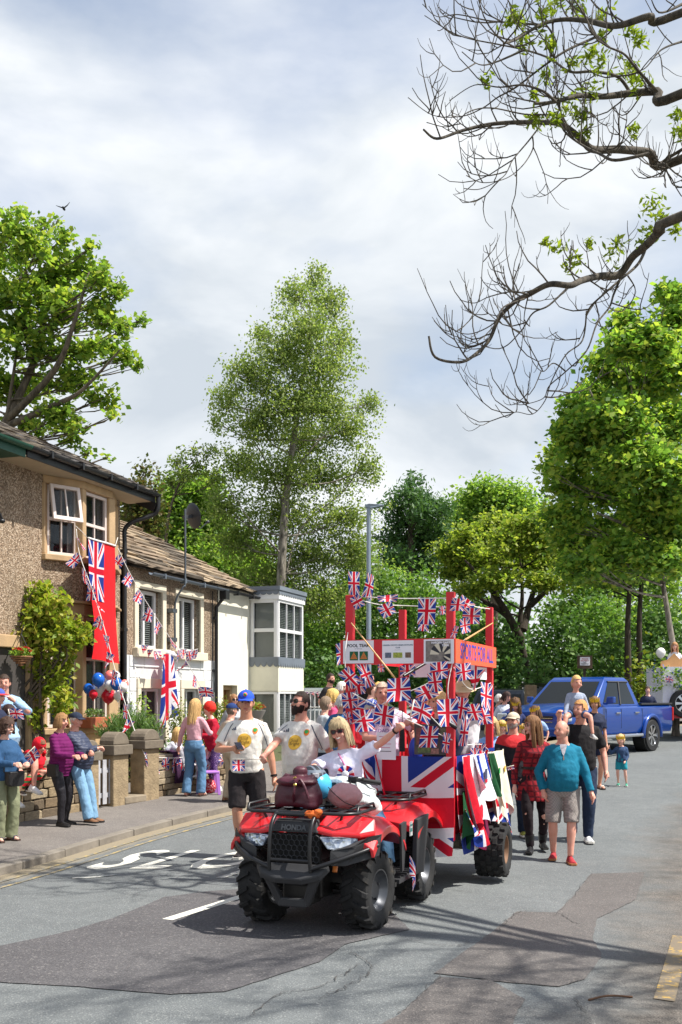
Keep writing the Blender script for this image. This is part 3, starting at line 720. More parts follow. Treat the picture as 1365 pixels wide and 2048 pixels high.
def bark(name, c1, c2, sc=9):
    m, nt, b = newmat(name); v = coord(nt, 'Object', (1, 1, .25)); n = noise(nt, v, sc, 5, .7); nt.links.new(ramp(nt, n, [(.35, lin(c1)), (.65, lin(c2))]), b.inputs['Base Color'])
    b.inputs['Roughness'].default_value = .95; bump(nt, b, n, .7, .03); return m
BARK = bark('grey_brown_bark', (62, 54, 44), (110, 98, 82)); BIRCHB = bark('birch_bark', (70, 64, 56), (150, 142, 130)); DBARK = bark('dark_bark', (36, 31, 25), (70, 60, 48)); ASHB = bark('ash_bark', (44, 40, 36), (96, 88, 76), 14)
def tree(name, label, trunk, blobs, mat, barkm, size, nl, Y, tr=.25, clump=.35, perclump=16, asp=.6, limbs=True, cat='tree', dz=.8, group=None, stems=(), up=.5, droop=0, twr=.012, sc=.84):
    """trunk: [(px, py)], blobs: [(px, py, rx, ry[, share])] at about depth Y"""
    tp = [P(a, b, Y) for a, b in trunk]; base = tp[0].copy(); base.z = gz(base.x, base.y) - .1
    tp = [base] + tp if base.z < tp[0].z - .2 else tp
    tp = poly_sm(tp, 5); root = thing(name, label, cat, base, 0, group); L = lambda p: p - base
    wood = MB(); n = len(tp); wood.tube([L(p) for p in tp], [tr * (1 - .88 * i / (n - 1)) * (1.35 if i == 0 else 1) for i in range(n)], 9)
    for st in stems:
        sp = poly_sm([P(a, b, Y + dy) for a, b, dy in st[1]], 4); k = len(sp); wood.tube([L(p) for p in sp], [st[0] * (1 - .8 * i / (k - 1)) for i in range(k)], 7)
    tot = sum(b[2] * b[3] for b in blobs); allc = []; rnd = random.Random(len(blobs) * 7 + int(Y))
    for bl in blobs:
        px, py, rx, ry = bl[:4]; dY = (rnd.random() - .5) * 2 * dz
        c = P(px, py, Y + dY); k = Y / F; rr = np.array([rx * k * sc, max(rx, ry) * k * .7, ry * k * sc])
        nn = int(nl * rx * ry / tot * (bl[4] if len(bl) > 4 else 1)); ncl = max(3, nn // perclump)
        cc = blob_pts(np.array(c), rr, ncl); cc = np.array(c) + (cc - np.array(c)) * RNG.normal(1.0, .26, (ncl, 1))
        pts = cc[RNG.integers(0, ncl, nn)] + RNG.normal(size=(nn, 3)) * clump * np.array([1, 1, .75]); allc.append(pts)
        if limbs:
            j = min(range(n), key=lambda i: (tp[i] - c).length + max(0, tp[i].z - c.z + .6) * 2.5 + (3 if i < n * .25 else 0))
            a = tp[j]; mid = a.lerp(c, .5) + Vector((rnd.uniform(-.2, .2), rnd.uniform(-.2, .2), -.08 * (c - a).length))
            lp = poly_sm([a, mid, c], 4); r0 = min(tr * (1 - .8 * j / (n - 1)) * .6, .02 + .009 * (c - a).length); wood.tube([L(p) for p in lp], [r0 * (1 - .75 * i / (len(lp) - 1)) for i in range(len(lp))], 6)
            for q in range(min(ncl, 5 + int(rx / 9))):
                e = Vector(cc[q % ncl]); s0 = lp[rnd.randint(len(lp) // 3, len(lp) - 1)]
                wood.tube([L(s0), L(s0.lerp(e, .55) + Vector((rnd.uniform(-.1, .1), rnd.uniform(-.1, .1), rnd.uniform(-.12, .05)))), L(e)], [r0 * .22, twr, twr * .5], 4, caps=False)
    wood.build('trunk', barkm, root, smooth=60, fix=False)
    cen = np.concatenate(allc) - np.array(base); me = quads_mesh('crown', leaves(cen, size, asp, up, droop), mat); o = bpy.data.objects.new('crown', me); C.objects.link(o); o.parent = root
    return root
def G3(*c): return [tuple(x for x in k) for k in c]
LF_LEFT = leafmat('leaf_sycamore', G3((.137, .239, .050), (.234, .367, .061), (.332, .459, .082), (.410, .459, .082)), .62)
LF_BIRCH = leafmat('leaf_birch', G3((.171, .245, .070), (.224, .297, .087), (.316, .402, .113), (.421, .465, .174)), .6)
LF_RIGHT = leafmat('leaf_right', G3((.131, .251, .050), (.211, .365, .072), (.319, .482, .079), (.474, .537, .095)), .62)
LF_DARK = leafmat('leaf_dark', G3((.055, .118, .032), (.085, .180, .042), (.118, .234, .051), (.170, .277, .069)), .35)
LF_CONI = leafmat('needle_dark', G3((.06, .13, .05), (.09, .18, .06), (.12, .22, .065)), .4)
LF_YEL = leafmat('leaf_yellow_green', G3((.156, .241, .046), (.233, .328, .053), (.375, .457, .066), (.460, .495, .099)), .58)
LF_MID = leafmat('leaf_mid', G3((.097, .202, .044), (.166, .296, .058), (.235, .376, .073)), .5)
LF_LIGHT = leafmat('leaf_light', G3((.146, .270, .067), (.276, .413, .080), (.386, .511, .108)), .58)
LF_ASH = leafmat('leaf_young_ash', G3((.15, .21, .02), (.22, .29, .03), (.30, .36, .04)), .62)
LF_GOLD = leafmat('leaf_golden_conifer', G3((.174, .217, .017), (.261, .290, .020), (.116, .174, .017)), .3)
LF_SHRUB = leafmat('leaf_rosemary', G3((.102, .189, .051), (.145, .261, .065), (.189, .304, .087)), .35)
LF_CLIMB = leafmat('leaf_wisteria', G3((.231, .336, .035), (.354, .442, .050), (.478, .495, .062), (.177, .283, .035), (.531, .460, .106)), .5)
# the sycamore behind the left house
tree('sycamore_tree', 'bright green open crowned tree rising behind the pebbledashed house roof', [(-5, 1000), (15, 830), (35, 690), (40, 560)],
     [(40, 480, 75, 55), (-30, 540, 80, 80), (105, 540, 70, 60), (40, 590, 90, 60), (165, 530, 40, 45), (195, 555, 28, 40), (130, 620, 70, 45), (205, 625, 45, 40), (45, 680, 90, 60), (150, 700, 65, 40), (235, 580, 22, 24), (250, 660, 26, 22), (282, 640, 16, 18), (215, 690, 40, 24), (240, 710, 34, 20), (270, 730, 18, 16), (40, 770, 85, 55), (150, 765, 65, 40), (195, 800, 40, 26), (232, 828, 13, 10), (110, 830, 60, 40), (60, 850, 50, 30), (150, 850, 28, 30), (140, 885, 26, 14), (178, 905, 14, 10), (217, 914, 10, 7), (45, 425, 16, 16), (88, 447, 20, 16), (112, 440, 9, 9), (125, 470, 26, 20), (185, 492, 13, 12), (5, 420, 6, 6), (-60, 640, 90, 90), (-50, 780, 80, 80)],
     LF_LEFT, BARK, .18, 19000, 31, .105, .13, 22, .75, dz=1.6, stems=[(.14, [(10, 850, 0), (70, 720, .5), (95, 600, 1), (110, 500, 1)]), (.12, [(15, 840, 0), (110, 740, -1), (150, 640, -1.5), (180, 540, -1)]), (.11, [(20, 850, 0), (110, 810, -1), (165, 780, -1.2), (240, 700, -1.5)])], twr=.02)
# the birch in the middle
tree('birch_tree', 'tall airy birch with small leaves behind the white bay window', [(566, 1300), (562, 1180), (572, 1000), (592, 850), (612, 720), (626, 640)],
     [(632, 556, 32, 26), (594, 590, 40, 34), (660, 612, 40, 40), (612, 655, 66, 48), (682, 680, 30, 40), (522, 668, 24, 26), (562, 708, 66, 48), (640, 735, 74, 54), (500, 748, 56, 46), (580, 800, 90, 58), (450, 800, 38, 34), (430, 842, 13, 30), (655, 812, 60, 48), (738, 806, 26, 28), (520, 850, 76, 48), (694, 860, 58, 42), (610, 880, 78, 48), (486, 930, 60, 46), (560, 950, 84, 48), (650, 950, 84, 48), (738, 935, 28, 40), (446, 1010, 46, 42), (560, 1030, 100, 54), (685, 1035, 72, 48), (480, 1080, 72, 48), (620, 1110, 108, 58), (712, 1110, 46, 56), (540, 1160, 90, 50), (640, 1200, 108, 58)],
     LF_BIRCH, BIRCHB, .10, 78000, 37, .24, .135, 11, .7, dz=1.8, limbs=True, stems=[(.05, [(566, 1180, 0), (600, 1060, .5), (690, 980, 1), (735, 900, 1)]), (.04, [(570, 1020, 0), (520, 900, .5), (455, 820, 0)]), (.05, [(575, 960, 0), (640, 880, .6), (715, 820, 1)]), (.04, [(565, 1110, 0), (500, 1040, -1), (450, 960, -1)])], droop=1.2, twr=.009, up=.15, sc=1.0)
# trees behind the cottages
tree('leafy_tree', 'yellowish green bushy tree behind the stone slab cottage roof', [(400, 1300), (395, 1150), (385, 1030)], [(385, 1000, 60, 40), (330, 1030, 50, 36), (430, 1050, 60, 45), (360, 1080, 80, 45), (480, 1110, 70, 50), (420, 1130, 90, 50), (300, 1040, 40, 30), (520, 1160, 60, 40), (410, 970, 36, 24), (350, 990, 40, 26), (280, 1060, 40, 40)], LF_LIGHT, BARK, .20, 21000, 42, .24, .35, 14, .65)
tree('sparse_tree', 'thin sparse leafed tree top standing above the cottage roof ridge', [(330, 1200), (335, 1050), (362, 960), (392, 915)], [(400, 905, 34, 12), (425, 900, 16, 9), (355, 925, 22, 14), (370, 950, 30, 18), (400, 940, 22, 14), (340, 960, 25, 20), (430, 960, 20, 25)], LF_BIRCH, BARK, .13, 1900, 38, .10, .16, 10, .6, dz=.6)
tree('reddish_tree', 'dark olive tree with a narrow top beside the black downpipe', [(275, 1250), (275, 1100), (285, 960)], [(288, 945, 9, 20), (285, 980, 26, 18), (265, 1005, 26, 24), (300, 1010, 26, 22), (262, 1040, 24, 26), (290, 1050, 40, 30)], leafmat('leaf_olive', G3((.072, .102, .029), (.116, .145, .036), (.174, .174, .043), (.145, .102, .043)), .35), BARK, .14, 4200, 33, .12, .2, 12, .6, dz=.7)
# centre and right background
tree('pine_tree', 'dark green layered conifer to the right of the street lamp', [(822, 1400), (820, 1200), (822, 1050), (824, 965)], [(824, 966, 14, 13), (812, 990, 30, 12), (838, 1000, 32, 12), (800, 1015, 40, 13), (850, 1022, 45, 14), (880, 1015, 24, 14), (805, 1045, 44, 14), (860, 1055, 55, 16), (790, 1080, 44, 15), (845, 1085, 65, 18), (790, 1115, 40, 18), (840, 1130, 70, 22)], LF_CONI, DBARK, .24, 12000, 47, .28, .28, 18, .35, dz=1.2, up=.1)
tree('round_tree', 'light green round topped tree beyond the yellow green tree', [(985, 1380), (990, 1150), (990, 1040)], [(970, 985, 45, 22), (1020, 990, 45, 22), (940, 1010, 50, 26), (1000, 1020, 70, 35), (1060, 1020, 34, 30), (920, 1050, 40, 30), (1050, 1060, 50, 35), (970, 1070, 70, 40)], LF_LIGHT, BARK, .22, 15000, 52, .3, .35, 16, .65)
tree('spreading_tree', 'yellow green spreading tree with a dark forked leaning trunk', [(1068, 1392), (1052, 1330), (1040, 1260), (1045, 1190), (1040, 1110)],
     [(1000, 1050, 55, 25), (1060, 1050, 50, 25), (950, 1075, 55, 28), (1030, 1085, 65, 28), (1100, 1085, 50, 30), (905, 1105, 45, 26), (970, 1115, 70, 28), (1060, 1125, 70, 26), (1125, 1130, 40, 26), (910, 1145, 45, 22), (985, 1160, 55, 20), (1090, 1165, 55, 20), (940, 1180, 36, 14)], LF_YEL, DBARK, .15, 24000, 34, .20, .15, 14, .6, dz=1.6,
     stems=[(.16, [(1042, 1280, 0), (1010, 1220, -.5), (975, 1170, -1), (930, 1120, -1)]), (.15, [(1046, 1260, 0), (1065, 1190, .5), (1095, 1120, .5)]), (.12, [(1020, 1235, -.3), (985, 1210, 0), (950, 1190, .3)]), (.12, [(1062, 1210, .4), (1090, 1185, 0), (1120, 1150, 0)])])
tree('lime_tree', 'tall bright green tree on the right with a pale leaning double trunk', [(1352, 1340), (1338, 1240), (1318, 1130), (1290, 1060), (1270, 960), (1262, 820)],
     [(1340, 590, 24, 18), (1355, 640, 40, 40), (1250, 650, 26, 28), (1245, 690, 34, 26), (1300, 690, 50, 45), (1215, 730, 40, 30), (1345, 740, 50, 55), (1280, 770, 75, 45), (1190, 790, 36, 32), (1150, 815, 26, 26), (1230, 840, 80, 45), (1330, 850, 65, 60), (1140, 860, 36, 32), (1115, 905, 24, 20), (1180, 900, 65, 40), (1270, 930, 85, 50), (1350, 960, 50, 60), (1100, 935, 16, 14), (1130, 960, 40, 28), (1200, 985, 80, 38), (1300, 1020, 80, 40), (1130, 1030, 46, 32), (1220, 1060, 70, 34), (1350, 1060, 34, 36), (1150, 1080, 56, 30), (1240, 1110, 70, 36), (1330, 1120, 50, 34), (1170, 1130, 50, 28)],
     LF_RIGHT, BIRCHB, .17, 52000, 28, .105, .17, 20, .7, dz=1.8, stems=[(.14, [(1325, 1150, 0), (1335, 1050, .6), (1340, 900, 1), (1335, 740, 1)]), (.08, [(1300, 1075, 0), (1240, 1045, -.6), (1180, 1020, -1)]), (.08, [(1345, 1130, 0), (1375, 1060, 0), (1400, 980, 0)]), (.1, [(1270, 960, 0), (1215, 860, -.5), (1180, 780, -.5)])])
tree('bank_tree', 'bright green tree filling the gap behind the leaning lime trunk', [(1240, 1390), (1235, 1250), (1230, 1170)], [(1170, 1170, 60, 40), (1250, 1160, 70, 45), (1330, 1170, 60, 50), (1200, 1230, 80, 45), (1300, 1240, 80, 50), (1130, 1220, 50, 40)], LF_LIGHT, DBARK, .15, 15000, 40, .25, .26, 14)
tree('bank_tree', 'yellowish green tree between the street lamp and the dark conifer', [(735, 1390), (735, 1250), (740, 1150)], [(720, 1120, 40, 40), (770, 1160, 50, 36), (700, 1180, 50, 40), (760, 1210, 60, 40), (820, 1190, 50, 36)], LF_LIGHT, DBARK, .14, 9000, 44, .25, .26, 14)
for px, lab in ((1258, 'slim dark trunked tree just left of the black trunked one behind the pickup'), (1281, 'slim black trunked tree between the private sign and white float')):
    tree('slim_tree', lab, [(px, 1390), (px - 2, 1250), (px + 4, 1120), (px - 6, 1020)], [(px - 40, 1090, 60, 30), (px + 30, 1110, 60, 30), (px - 20, 1140, 55, 22), (px + 10, 1060, 60, 30), (px - 60, 1150, 40, 20)], LF_LIGHT if px < 1270 else LF_DARK, DBARK, .19, 5200, 31 + (px > 1270) * 1.5, .15, .26, 14, .65)
# shrubs and undergrowth, each a plant of its own
def bush(name, label, px, py, Y, rx, ry, mat, n, size, asp=.6, group=None, ysc=1.0, clump=.25, cat='bush', up=.4):
    c = P(px, py, Y); k = Y / F; base = Vector((c.x, c.y, gz(c.x, c.y) - .05)); h = c.z + ry * k - base.z
    root = thing(name, label, cat, base, 0, group); ctr = np.array([0, 0, h * .52]); rr = np.array([rx * k, rx * k * ysc, h * .52])
    ncl = max(4, n // 16); cc = blob_pts(ctr, rr * .92, ncl, .72)
    cc[:, 2] += .25 * np.sin(cc[:, 0] * 2.3 + px) * rr[2] * .3
    pts = cc[RNG.integers(0, ncl, n)] + RNG.normal(size=(n, 3)) * clump; pts[:, 2] = np.maximum(pts[:, 2], .03)
    o = bpy.data.objects.new('foliage', quads_mesh('foliage', leaves(pts, size, asp, up), mat)); C.objects.link(o); o.parent = root
    w = MB()
    for i in range(7): e = Vector(cc[i % ncl]); w.tube([(e.x * .08, e.y * .08, 0), (e.x * .4, e.y * .4, e.z * .5), e], [.03, .022, .008], 5, caps=False)
    w.build('stem', DBARK, root, fix=False); return root
BUSH = [(600, 1290, 40, 75, 90, LF_MID, 'dark evergreen shrub right of the white bay window'), (690, 1260, 41, 80, 95, LF_MID, 'dark shrub behind the street lamp post'), (770, 1200, 40, 70, 70, LF_DARK, 'olive green shrub between lamp post and float board'), (850, 1240, 39, 80, 90, LF_MID, 'large leaved shrub behind the middle of the float'),
        (930, 1270, 38, 60, 70, LF_MID, 'dark shrub behind the orange board of the float'), (985, 1310, 33, 60, 75, LF_DARK, 'glossy dark shrub left of the leaning trunk'), (1120, 1290, 36, 70, 80, LF_DARK, 'dense dark shrub right of the leaning trunk'), (1200, 1270, 37, 70, 90, LF_MID, 'dense dark shrub behind the private sign'), (1240, 1330, 33, 50, 50, LF_DARK, 'low dark shrub behind the pickup roof'), (1330, 1290, 36, 70, 90, LF_DARK, 'dark shrub behind the white float'),
        (1290, 1345, 30, 18, 28, LF_GOLD, 'small golden bush beside the white float'), (800, 1330, 36, 90, 50, LF_DARK, 'low dark shrub behind the standing crowd'), (650, 1340, 37, 60, 40, LF_DARK, 'low hedge plant behind the parked silver car'), (1080, 1350, 31, 40, 34, LF_DARK, 'low glossy shrub behind the stone gatepost')]
for px, py, Y, rx, ry, mt, lab in BUSH: bush('bush', lab, px, py, Y, rx, ry, mt, int(rx * ry * .62) + 300, .17, .65, 'shrubs behind the parade')
# far wood that closes the view
pts = []
for i in range(70):
    x = -34 + i * 1.15 + RNG.uniform(-.5, .5); y = 60 + 7 * math.sin(i * .5); h = 7.5 + 2.6 * math.sin(i * .9) + 1.6 * math.sin(i * 2.1)
    pts.append(blob_pts(np.array([x, y, h * .5]), np.array([2.2, 2.2, h * .55]), 620, .6))
o = bpy.data.objects.new('far_wood', quads_mesh('far_wood', leaves(np.concatenate(pts), .42, .7), LF_DARK)); C.objects.link(o); o['kind'] = 'stuff'
# ---------------------------------------------------------------- the budding ash whose limbs hang into the picture
AY = 10.0
def Z(x, y, Y=AY): return P(800 + x / 2.409, y / 2.409, Y)
ash_base = Vector((7.2, 6.6, -.15)); ash = thing('ash_tree', 'ash tree with nearly bare dark twigs and tufts of young leaves overhead', 'tree', ash_base)
AT = [ash_base, Vector((7.15, 6.65, 3)), Vector((7.0, 6.8, 6)), Vector((6.9, 6.9, 9)), Vector((6.7, 7.0, 12))]
LIMB = [(.036, -.4, [(1361, 60), (1200, 80), (1040, 125), (900, 100), (780, 95), (680, 120), (560, 190), (500, 210)], 1), (.022, .5, [(1040, 125), (940, 180), (800, 245), (690, 320), (560, 420), (470, 470), (400, 520), (300, 560), (160, 555), (40, 470)], 0),
        (.048, .0, [(1361, 450), (1240, 440), (1110, 450), (980, 465), (860, 462), (750, 490), (650, 500)], 1), (.026, .6, [(1110, 445), (1050, 370), (930, 345), (820, 345), (720, 280), (600, 240), (480, 215), (330, 185), (240, 150), (120, 75)], 0),
        (.020, -.5, [(750, 490), (690, 440), (590, 410), (480, 420), (360, 410), (240, 485)], 0), (.042, .3, [(1361, 765), (1200, 735), (1050, 720), (930, 720), (870, 665), (780, 600), (690, 590), (560, 590), (430, 600), (300, 630), (180, 668), (115, 625)], 1),
        (.022, -.4, [(1200, 740), (1040, 772), (960, 740), (880, 700), (800, 640), (740, 560), (600, 550), (440, 520), (330, 540), (240, 610), (130, 590)], 0), (.014, .4, [(690, 590), (620, 680), (545, 770), (500, 850), (390, 910), (310, 908)], 0), (.012, .2, [(640, 660), (640, 720), (590, 800), (510, 860), (400, 880), (320, 845)], 0),
        (.040, -.3, [(1361, 1040), (1260, 1110), (1190, 1180), (1120, 1240), (1060, 1320), (960, 1330), (880, 1350), (820, 1375), (720, 1370), (620, 1420), (560, 1450), (480, 1530), (430, 1640), (360, 1710), (290, 1745), (170, 1720), (140, 1620)], 1),
        (.026, .5, [(1190, 1180), (1150, 1270), (1060, 1350), (980, 1420), (910, 1490), (890, 1580), (860, 1645)], 0), (.018, .2, [(1060, 1350), (1030, 1420), (1010, 1480), (950, 1560), (900, 1690), (800, 1790), (720, 1860), (690, 1920), (590, 1950), (545, 1940)], 0),
        (.013, .5, [(900, 1500), (880, 1640), (800, 1710), (730, 1840), (700, 1930), (640, 1995), (560, 1985), (510, 2010), (460, 1950)], 0), (.016, .7, [(820, 1375), (720, 1470), (640, 1510), (580, 1600), (480, 1680), (330, 1640), (220, 1600), (165, 1545)], 0), (.013, -.4, [(620, 1420), (540, 1405), (430, 1430), (360, 1460), (290, 1445)], 0),
        (.012, 0, [(620, 1420), (600, 1520), (600, 1630)], 0), (.013, .1, [(1100, 1330), (1135, 1400), (1100, 1490)], 0), (.013, -.6, [(600, 1440), (500, 1480), (450, 1560), (330, 1610), (230, 1570), (215, 1515)], 0), (.012, .3, [(800, 1790), (740, 1750), (690, 1790), (640, 1740), (625, 1660)], 0), (.014, .2, [(900, 1340), (1010, 1430), (900, 1470)], 0),
        (.024, .8, [(1361, 720), (1290, 800), (1250, 850)], 1), (.02, .5, [(720, 300), (740, 180), (680, 90), (620, 20), (600, -40)], 0), (.022, -.8, [(1240, 440), (1140, 330), (1080, 260), (980, 210), (900, 100), (850, -40)], 0), (.018, 1, [(680, 120), (560, 110), (430, 100), (280, 70), (180, 80), (110, 20)], 0), (.016, -1, [(600, 240), (460, 300), (380, 310), (300, 250)], 0), (.018, .6, [(1361, 200), (1260, 240), (1180, 330), (1100, 350)], 0), (.02, -.7, [(1361, 20), (1250, 60), (1200, -40)], 0)]
wood = MB(); tips = []; rnd = random.Random(4)
def twigs(path, r0, depth, n, ln):
    for _ in range(n):
        i = rnd.randint(max(1, len(path) // 6), len(path) - 2); a = path[i]; t = (path[i + 1] - path[i - 1]).normalized()
        side = Vector((rnd.uniform(-1, 1), rnd.uniform(-.8, .8), rnd.uniform(-.45, 1.1))); side = (side - t * side.dot(t)).normalized()
        d = (t * rnd.uniform(.35, 1) + side * rnd.uniform(.5, 1)).normalized(); L = ln * rnd.uniform(.5, 1.35); p = a.copy(); pts = [p.copy()]
        for k in range(6):
            d = (d + Vector((0, 0, .02 + .08 * k)) + Vector((rnd.uniform(-.24, .24), rnd.uniform(-.24, .24), rnd.uniform(-.2, .2)))).normalized(); p = p + d * L / 6; pts.append(p.copy())
        if 0 < pts[-1].y and CX + F * pts[-1].x / pts[-1].y < 822: continue
        r = min(r0, .0038 + .0022 * depth); wood.tube([q - ash_base for q in pts], [r * (1 - .55 * k / 6) for k in range(7)], 5, caps=True); tips.append(pts[-1])
        if depth: twigs(pts, r * .8, depth - 1, rnd.randint(1, 2), ln * .55)
def limb(pts, r, n):
    k = len(pts); wood.tube([p - ash_base for p in pts], [max(.004, r * .70 * (1 - .82 * (i / (k - 1)) ** .8)) for i in range(k)], 7)
for r, dy, pts, root_ in LIMB:
    q = [Z(x, y, AY + dy + .35 * math.sin(i * .8 + dy * 5)) for i, (x, y) in enumerate(pts)]
    if root_:
        z = q[0].z; a = AT[-1]
        for p0, p1 in zip(AT, AT[1:]):
            if p0.z <= z + .3 <= p1.z: a = p0.lerp(p1, (z + .3 - p0.z) / (p1.z - p0.z))
        q = [a, a.lerp(q[0], .5) + Vector((0, 0, .15))] + q; 
    sm = poly_sm(q, 6); limb(sm, r * (1.9 if root_ else 1), 0)
    pl = sum((sm[i + 1] - sm[i]).length for i in range(len(sm) - 1)); vis = sm[6 * 2:] if root_ else sm
    twigs(vis, r * .5, 2 if pl > 1.5 else 1, int(2 + pl * 1.9), .60)
tsm = poly_sm(AT, 6); wood.tube([p - ash_base for p in tsm], [.30 - .2 * i / (len(tsm) - 1) for i in range(len(tsm))], 12)
# other limbs of the same tree that shade the road on the right
for i in range(17):
    a = AT[1].lerp(AT[4], .2 + .04 * i); an = rnd.uniform(2.7, 5.2); L = rnd.uniform(2.0, 4.4); d = Vector((math.cos(an), math.sin(an), rnd.uniform(-.1, .35)))
    q = [a, a + d * L * .4 + Vector((0, 0, .3)), a + d * L * .75 + Vector((0, 0, .2)), a + d * L + Vector((0, 0, -.3))]
    if d.x < -.35 and d.y > -.75: q = [p + Vector((1.0, -2.2, 0)) * (k / 3) for k, p in enumerate(q)]
    sm = poly_sm(q, 6)
    if any(p.y > 3 and abs(p.x) / max(p.y, .1) < .34 for p in sm): continue
    limb(sm, .032, 0); twigs(sm, .02, 2, 20, .7)
wood.build('trunk', ASHB, ash, smooth=60, fix=False)
tufts = [(560, 90, 40), (600, 205, 36), (700, 60, 40), (760, 25, 40), (980, 80, 36), (960, 300, 48), (920, 440, 46), (800, 520, 44), (880, 640, 36), (700, 360, 34), (750, 570, 36), (1150, 190, 36), (1100, 350, 46), (1130, 630, 26), (410, 395, 24), (1215, 1000, 50), (1040, 1205, 56), (760, 1195, 34), (700, 1170, 16), (830, 1270, 40), (910, 1175, 24), (1190, 1140, 44), (1265, 1060, 36), (1340, 550, 30), (1345, 640, 30), (650, 570, 30), (1110, 150, 24), (870, 560, 36), (540, 100, 36), (830, 310, 28), (1150, 400, 36), (640, 580, 24), (720, 210, 30), (980, 170, 26), (1330, 1100, 30), (860, 30, 40), (650, 460, 20), (920, 260, 36)]
cen = []
for x, y, r in tufts:
    c = np.array(Z(x, y, AY + rnd.uniform(-.5, .5))); k = int(r * 1.2) + 8; cen.append(c + RNG.normal(size=(k, 3)) * (r * .62 / 2.409 / 210))
for _ in range(45):
    c = np.array([rnd.uniform(5.2, 9), rnd.uniform(2.5, 7), rnd.uniform(4.5, 11)])
    if abs(c[0]) / c[1] > .42: cen.append(c + RNG.normal(size=(30, 3)) * .16)
cen = np.concatenate(cen) - np.array(ash_base); me = quads_mesh('crown', leaves(cen, .078, .34, .2, .3), LF_ASH); o = bpy.data.objects.new('crown', me); C.objects.link(o); o.parent = ash
# ---------------------------------------------------------------- plants in the front gardens
def wl(px, py, Y): return P(px, py, Y)
def climber():
    base = HW(-2.95, .12, .1); root = thing('climbing_plant', 'yellow green wisteria climbing the front of the pebbledashed house', 'plant', base)
    w = MB()
    for i in range(7):
        p = [Vector((rnd.uniform(-.25, .15), 0, 0)), Vector((rnd.uniform(-.3, .2), .0, .9)), Vector((rnd.uniform(-.4, .3), -.1, 1.7)), Vector((rnd.uniform(-.7, .6), -.1, 2.6)), Vector((rnd.uniform(-.9, .9), -.1, 3.2 + rnd.uniform(-.4, .5)))]
        w.tube([q + Vector((0, 0, -.1)) for q in poly_sm(p, 5)], [.045 - .0017 * k for k in range(21)], 6)
    w.build('stem', BARK, root, smooth=60, fix=False); cen = []
    for px, py, rx, ry, n in ((85, 1190, 26, 26, 260), (110, 1215, 34, 26, 340), (75, 1240, 34, 28, 340), (120, 1250, 44, 26, 420), (60, 1270, 46, 20, 320), (25, 1285, 22, 16, 180), (105, 1290, 46, 30, 480), (150, 1275, 30, 18, 220), (90, 1330, 38, 26, 340), (130, 1320, 24, 30, 220), (110, 1370, 26, 30, 240), (130, 1400, 22, 20, 200), (80, 1390, 14, 36, 120), (75, 1440, 12, 22, 80), (160, 1262, 22, 10, 90), (30, 1335, 30, 12, 90), (115, 1420, 18, 14, 110)):
        Y = 17.1; c = np.array(P(px, py, Y + rnd.uniform(-.15, .15))); k = Y / F; cc = blob_pts(c, np.array([rx * k, .22, ry * k]), max(3, n // 9)); cen.append(cc[RNG.integers(0, len(cc), n)] + RNG.normal(size=(n, 3)) * .06)
    cen = np.concatenate(cen) - np.array(base); me = quads_mesh('foliage', leaves(cen, .125, .5, .3, .8), LF_CLIMB); o = bpy.data.objects.new('foliage', me); C.objects.link(o); o.parent = root
climber()
def spiky(name, label, px0, px1, py_top, py_bot, Y, n, mat, cat='shrub', fl=None):
    c0 = P((px0 + px1) / 2, py_bot, Y); base = Vector((c0.x, c0.y, c0.z)); root = thing(name, label, cat, base); wd = (px1 - px0) / 2 * Y / F; hh = (py_bot - py_top) * Y / F; V = []; w = MB()
    for i in range(n):
        a = RNG.uniform(0, 6.28); rr = RNG.uniform(0, 1) ** .6; top = np.array([math.cos(a) * rr * wd, math.sin(a) * rr * wd * .5, hh * (1 - .35 * rr * rr) * RNG.uniform(.65, 1.08)]); bot = np.array([top[0] * .35, top[1] * .35, 0.0])
        for t in np.linspace(.35, 1.0, 9):
            p = bot + (top - bot) * t
            for q in range(2):
                d = RNG.normal(size=3); d[2] = abs(d[2]) + .8; d /= np.linalg.norm(d); s = np.cross(d, RNG.normal(size=3)); s /= np.linalg.norm(s)
                V += [p, p + d * .04 + s * .007, p + d * .09, p + d * .04 - s * .007]
        if i % 6 == 0: w.tube([bot, top * .8], [.008, .004], 4, caps=False)
    o = bpy.data.objects.new('foliage', quads_mesh('foliage', np.array(V), mat)); C.objects.link(o); o.parent = root; w.build('stem', DBARK, root, fix=False)
spiky('rosemary_bush', 'feathery bright green shrub above the gate pier with the bunting', 192, 330, 1425, 1515, 17.2, 330, LF_SHRUB)
b1 = bush('flowering_shrub', 'pink flowering shrub in front of the white cottage stonework', 275, 1420, 18.8, 40, 32, LF_LIGHT, 900, .07, .6, clump=.09)
PINKF = leafmat('pink_petals', G3((.5, .16, .3), (.6, .3, .42), (.42, .1, .26)), .3)
pts = blob_pts(np.array([0, -.15, .95]), np.array([.36, .25, .32]), 70, .8); o = bpy.data.objects.new('blossom', quads_mesh('blossom', leaves(pts, .07, .9), PINKF)); C.objects.link(o); o.parent = b1
bush('round_conifer', 'rounded golden green conifer left of the long haired woman', 362, 1432, 19.6, 29, 34, LF_GOLD, 2600, .06, .4, 'golden conifers by the cottage', clump=.05, ysc=.9)
for i, (px, rx) in enumerate(((412, 15), (430, 15), (448, 12))):
    bush('upright_conifer', ('upright golden conifer just right of the long haired woman', 'tallest of three upright golden conifers before the white cottage', 'upright golden conifer nearest to the cottage door')[i], px, 1440, 20.6 + i * .3, rx, 40, LF_GOLD, 1500, .06, .4, 'golden conifers by the cottage', clump=.045)
bush('garden_plant', 'pink and green bedding plants on top of the left garden wall', 58, 1520, 15.2, 26, 12, LF_SHRUB, 500, .06, .6, clump=.05, cat='plant')
